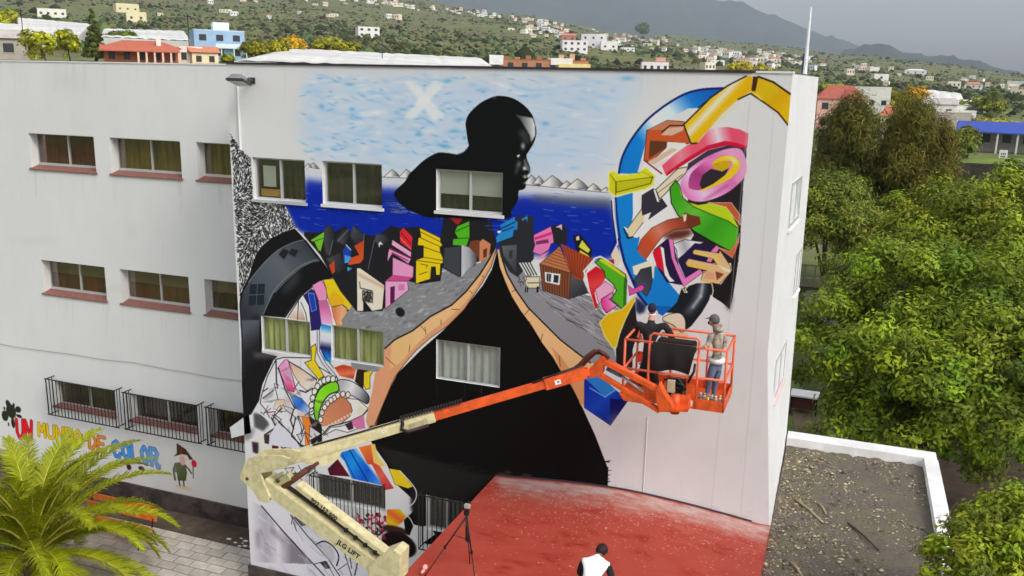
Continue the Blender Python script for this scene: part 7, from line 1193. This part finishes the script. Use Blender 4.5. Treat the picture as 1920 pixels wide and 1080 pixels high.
fp, fr_ = hit(1858,216); palm('date_palm', 'distant palm standing on the plain left of the right edge', tuple(fp), 5.0, .45, 34, 4.2, .8, 62, (.75,.85,.5), nl=16, lw=.16)
for (px, py, hpx, lb) in ((357,124,86,'dark utility pole before the pale blue house'), (717,132,34,'short dark pole on the white greenhouse roof'), (46,92,62,'thin pole before the left greenhouse')):
    p, r = hit(px, py); h = hpx*r/FPX; t = empty('utility_pole', p); tag(t, lb, 'pole'); b = MB(); b.tube([p-Vector((0,0,1)), p+Vector((0,0,h))], .1 if r > 120 else .07, 6); b.build('shaft', mat('pole_wood', A(54,46,44), .9), t); b = MB(); b.box(p.x-.7, p.x+.7, p.y-.05, p.y+.05, p.z+h-.5, p.z+h-.36); b.build('crossarm', M_IRON, t)
n = 60000; sx = rng.uniform(-150, 2100, n); rs = np.exp(rng.uniform(math.log(115), math.log(2500), n)); th = np.arctan((sx-960)/FPX*math.cos(PIT)); dr = np.cos(th)[:, None]*FW+np.sin(th)[:, None]*RT; bx, by = dr[:, 0]*rs, dr[:, 1]*rs-DW; bz = zT(bx, by)
patch = 1.2*np.sin(bx*.013)*np.cos(by*.011)+.6*np.sin(bx*.041+by*.03); keep = (rng.random(n) < .55+.3*patch) ; bx, by, bz, rs = bx[keep], by[keep], bz[keep], rs[keep]; keep = (rs > 260) | ((sx[keep] > 1250) & (rs > 300)); bx, by, bz, rs = bx[keep], by[keep], bz[keep], rs[keep]; n = len(bx)
s = rng.gamma(2.2, .36, n)*(.7+rs/1700); base = np.array([(0,0,1),(.86,0,.35),(.27,.82,.35),(-.7,.5,.35),(-.7,-.5,.35),(.27,-.82,.35),(.7,.5,-.3),(-.27,.82,-.3),(-.86,0,-.3),(-.27,-.82,-.3),(.7,-.5,-.3)]); bf = np.array([(0,1,2),(0,2,3),(0,3,4),(0,4,5),(0,5,1),(1,6,2),(2,7,3),(3,8,4),(4,9,5),(5,10,1),(6,7,2),(7,8,3),(8,9,4),(9,10,5),(10,6,1)])
V = base[None]*(1+rng.normal(size=(n, 11, 3))*.2)*s[:, None, None]*np.array([1, 1, .8]); V[..., 0] += bx[:, None]; V[..., 1] += by[:, None]; V[..., 2] += (bz+s*.2)[:, None]
tn = (rng.choice([.3, .6, 1, 1.5, 2.2], n, p=[.2,.25,.25,.2,.1])[:, None]*np.array([1, 1, 1])*(1+rng.normal(size=(n, 3))*np.array([.22, .08, .15])))
sc = mesh_np('hillside_scrub', V.reshape(-1, 3), (bf[None]+np.arange(n)[:, None, None]*11).reshape(-1, 3), M_SCRUB, None, np.repeat(tn, 11, 0)); tag(sc, 'low green and brown scrub covering the hillside', 'scrub', kind='stuff')
# ------------------------------------------------------------------ haze: the air between here and the mountains
hz = MB(); hz.box(-9500, 9500, -9500, 9500, -70, 1900); ho = hz.build('haze', [], None); tag(ho, 'thin haze in the air over the valley', 'haze', kind='stuff')
hm = bpy.data.materials.new('haze_air'); hm.use_nodes = True; hn = hm.node_tree.nodes; hn.remove(hn['Principled BSDF']); pv_ = hn.new('ShaderNodeVolumePrincipled'); pv_.inputs['Color'].default_value = (.8,.88,1.0,1); pv_.inputs['Density'].default_value = .00014; pv_.inputs['Anisotropy'].default_value = .1
hm.node_tree.links.new(pv_.outputs[0], hn['Material Output'].inputs['Volume']); ho.data.materials.append(hm)
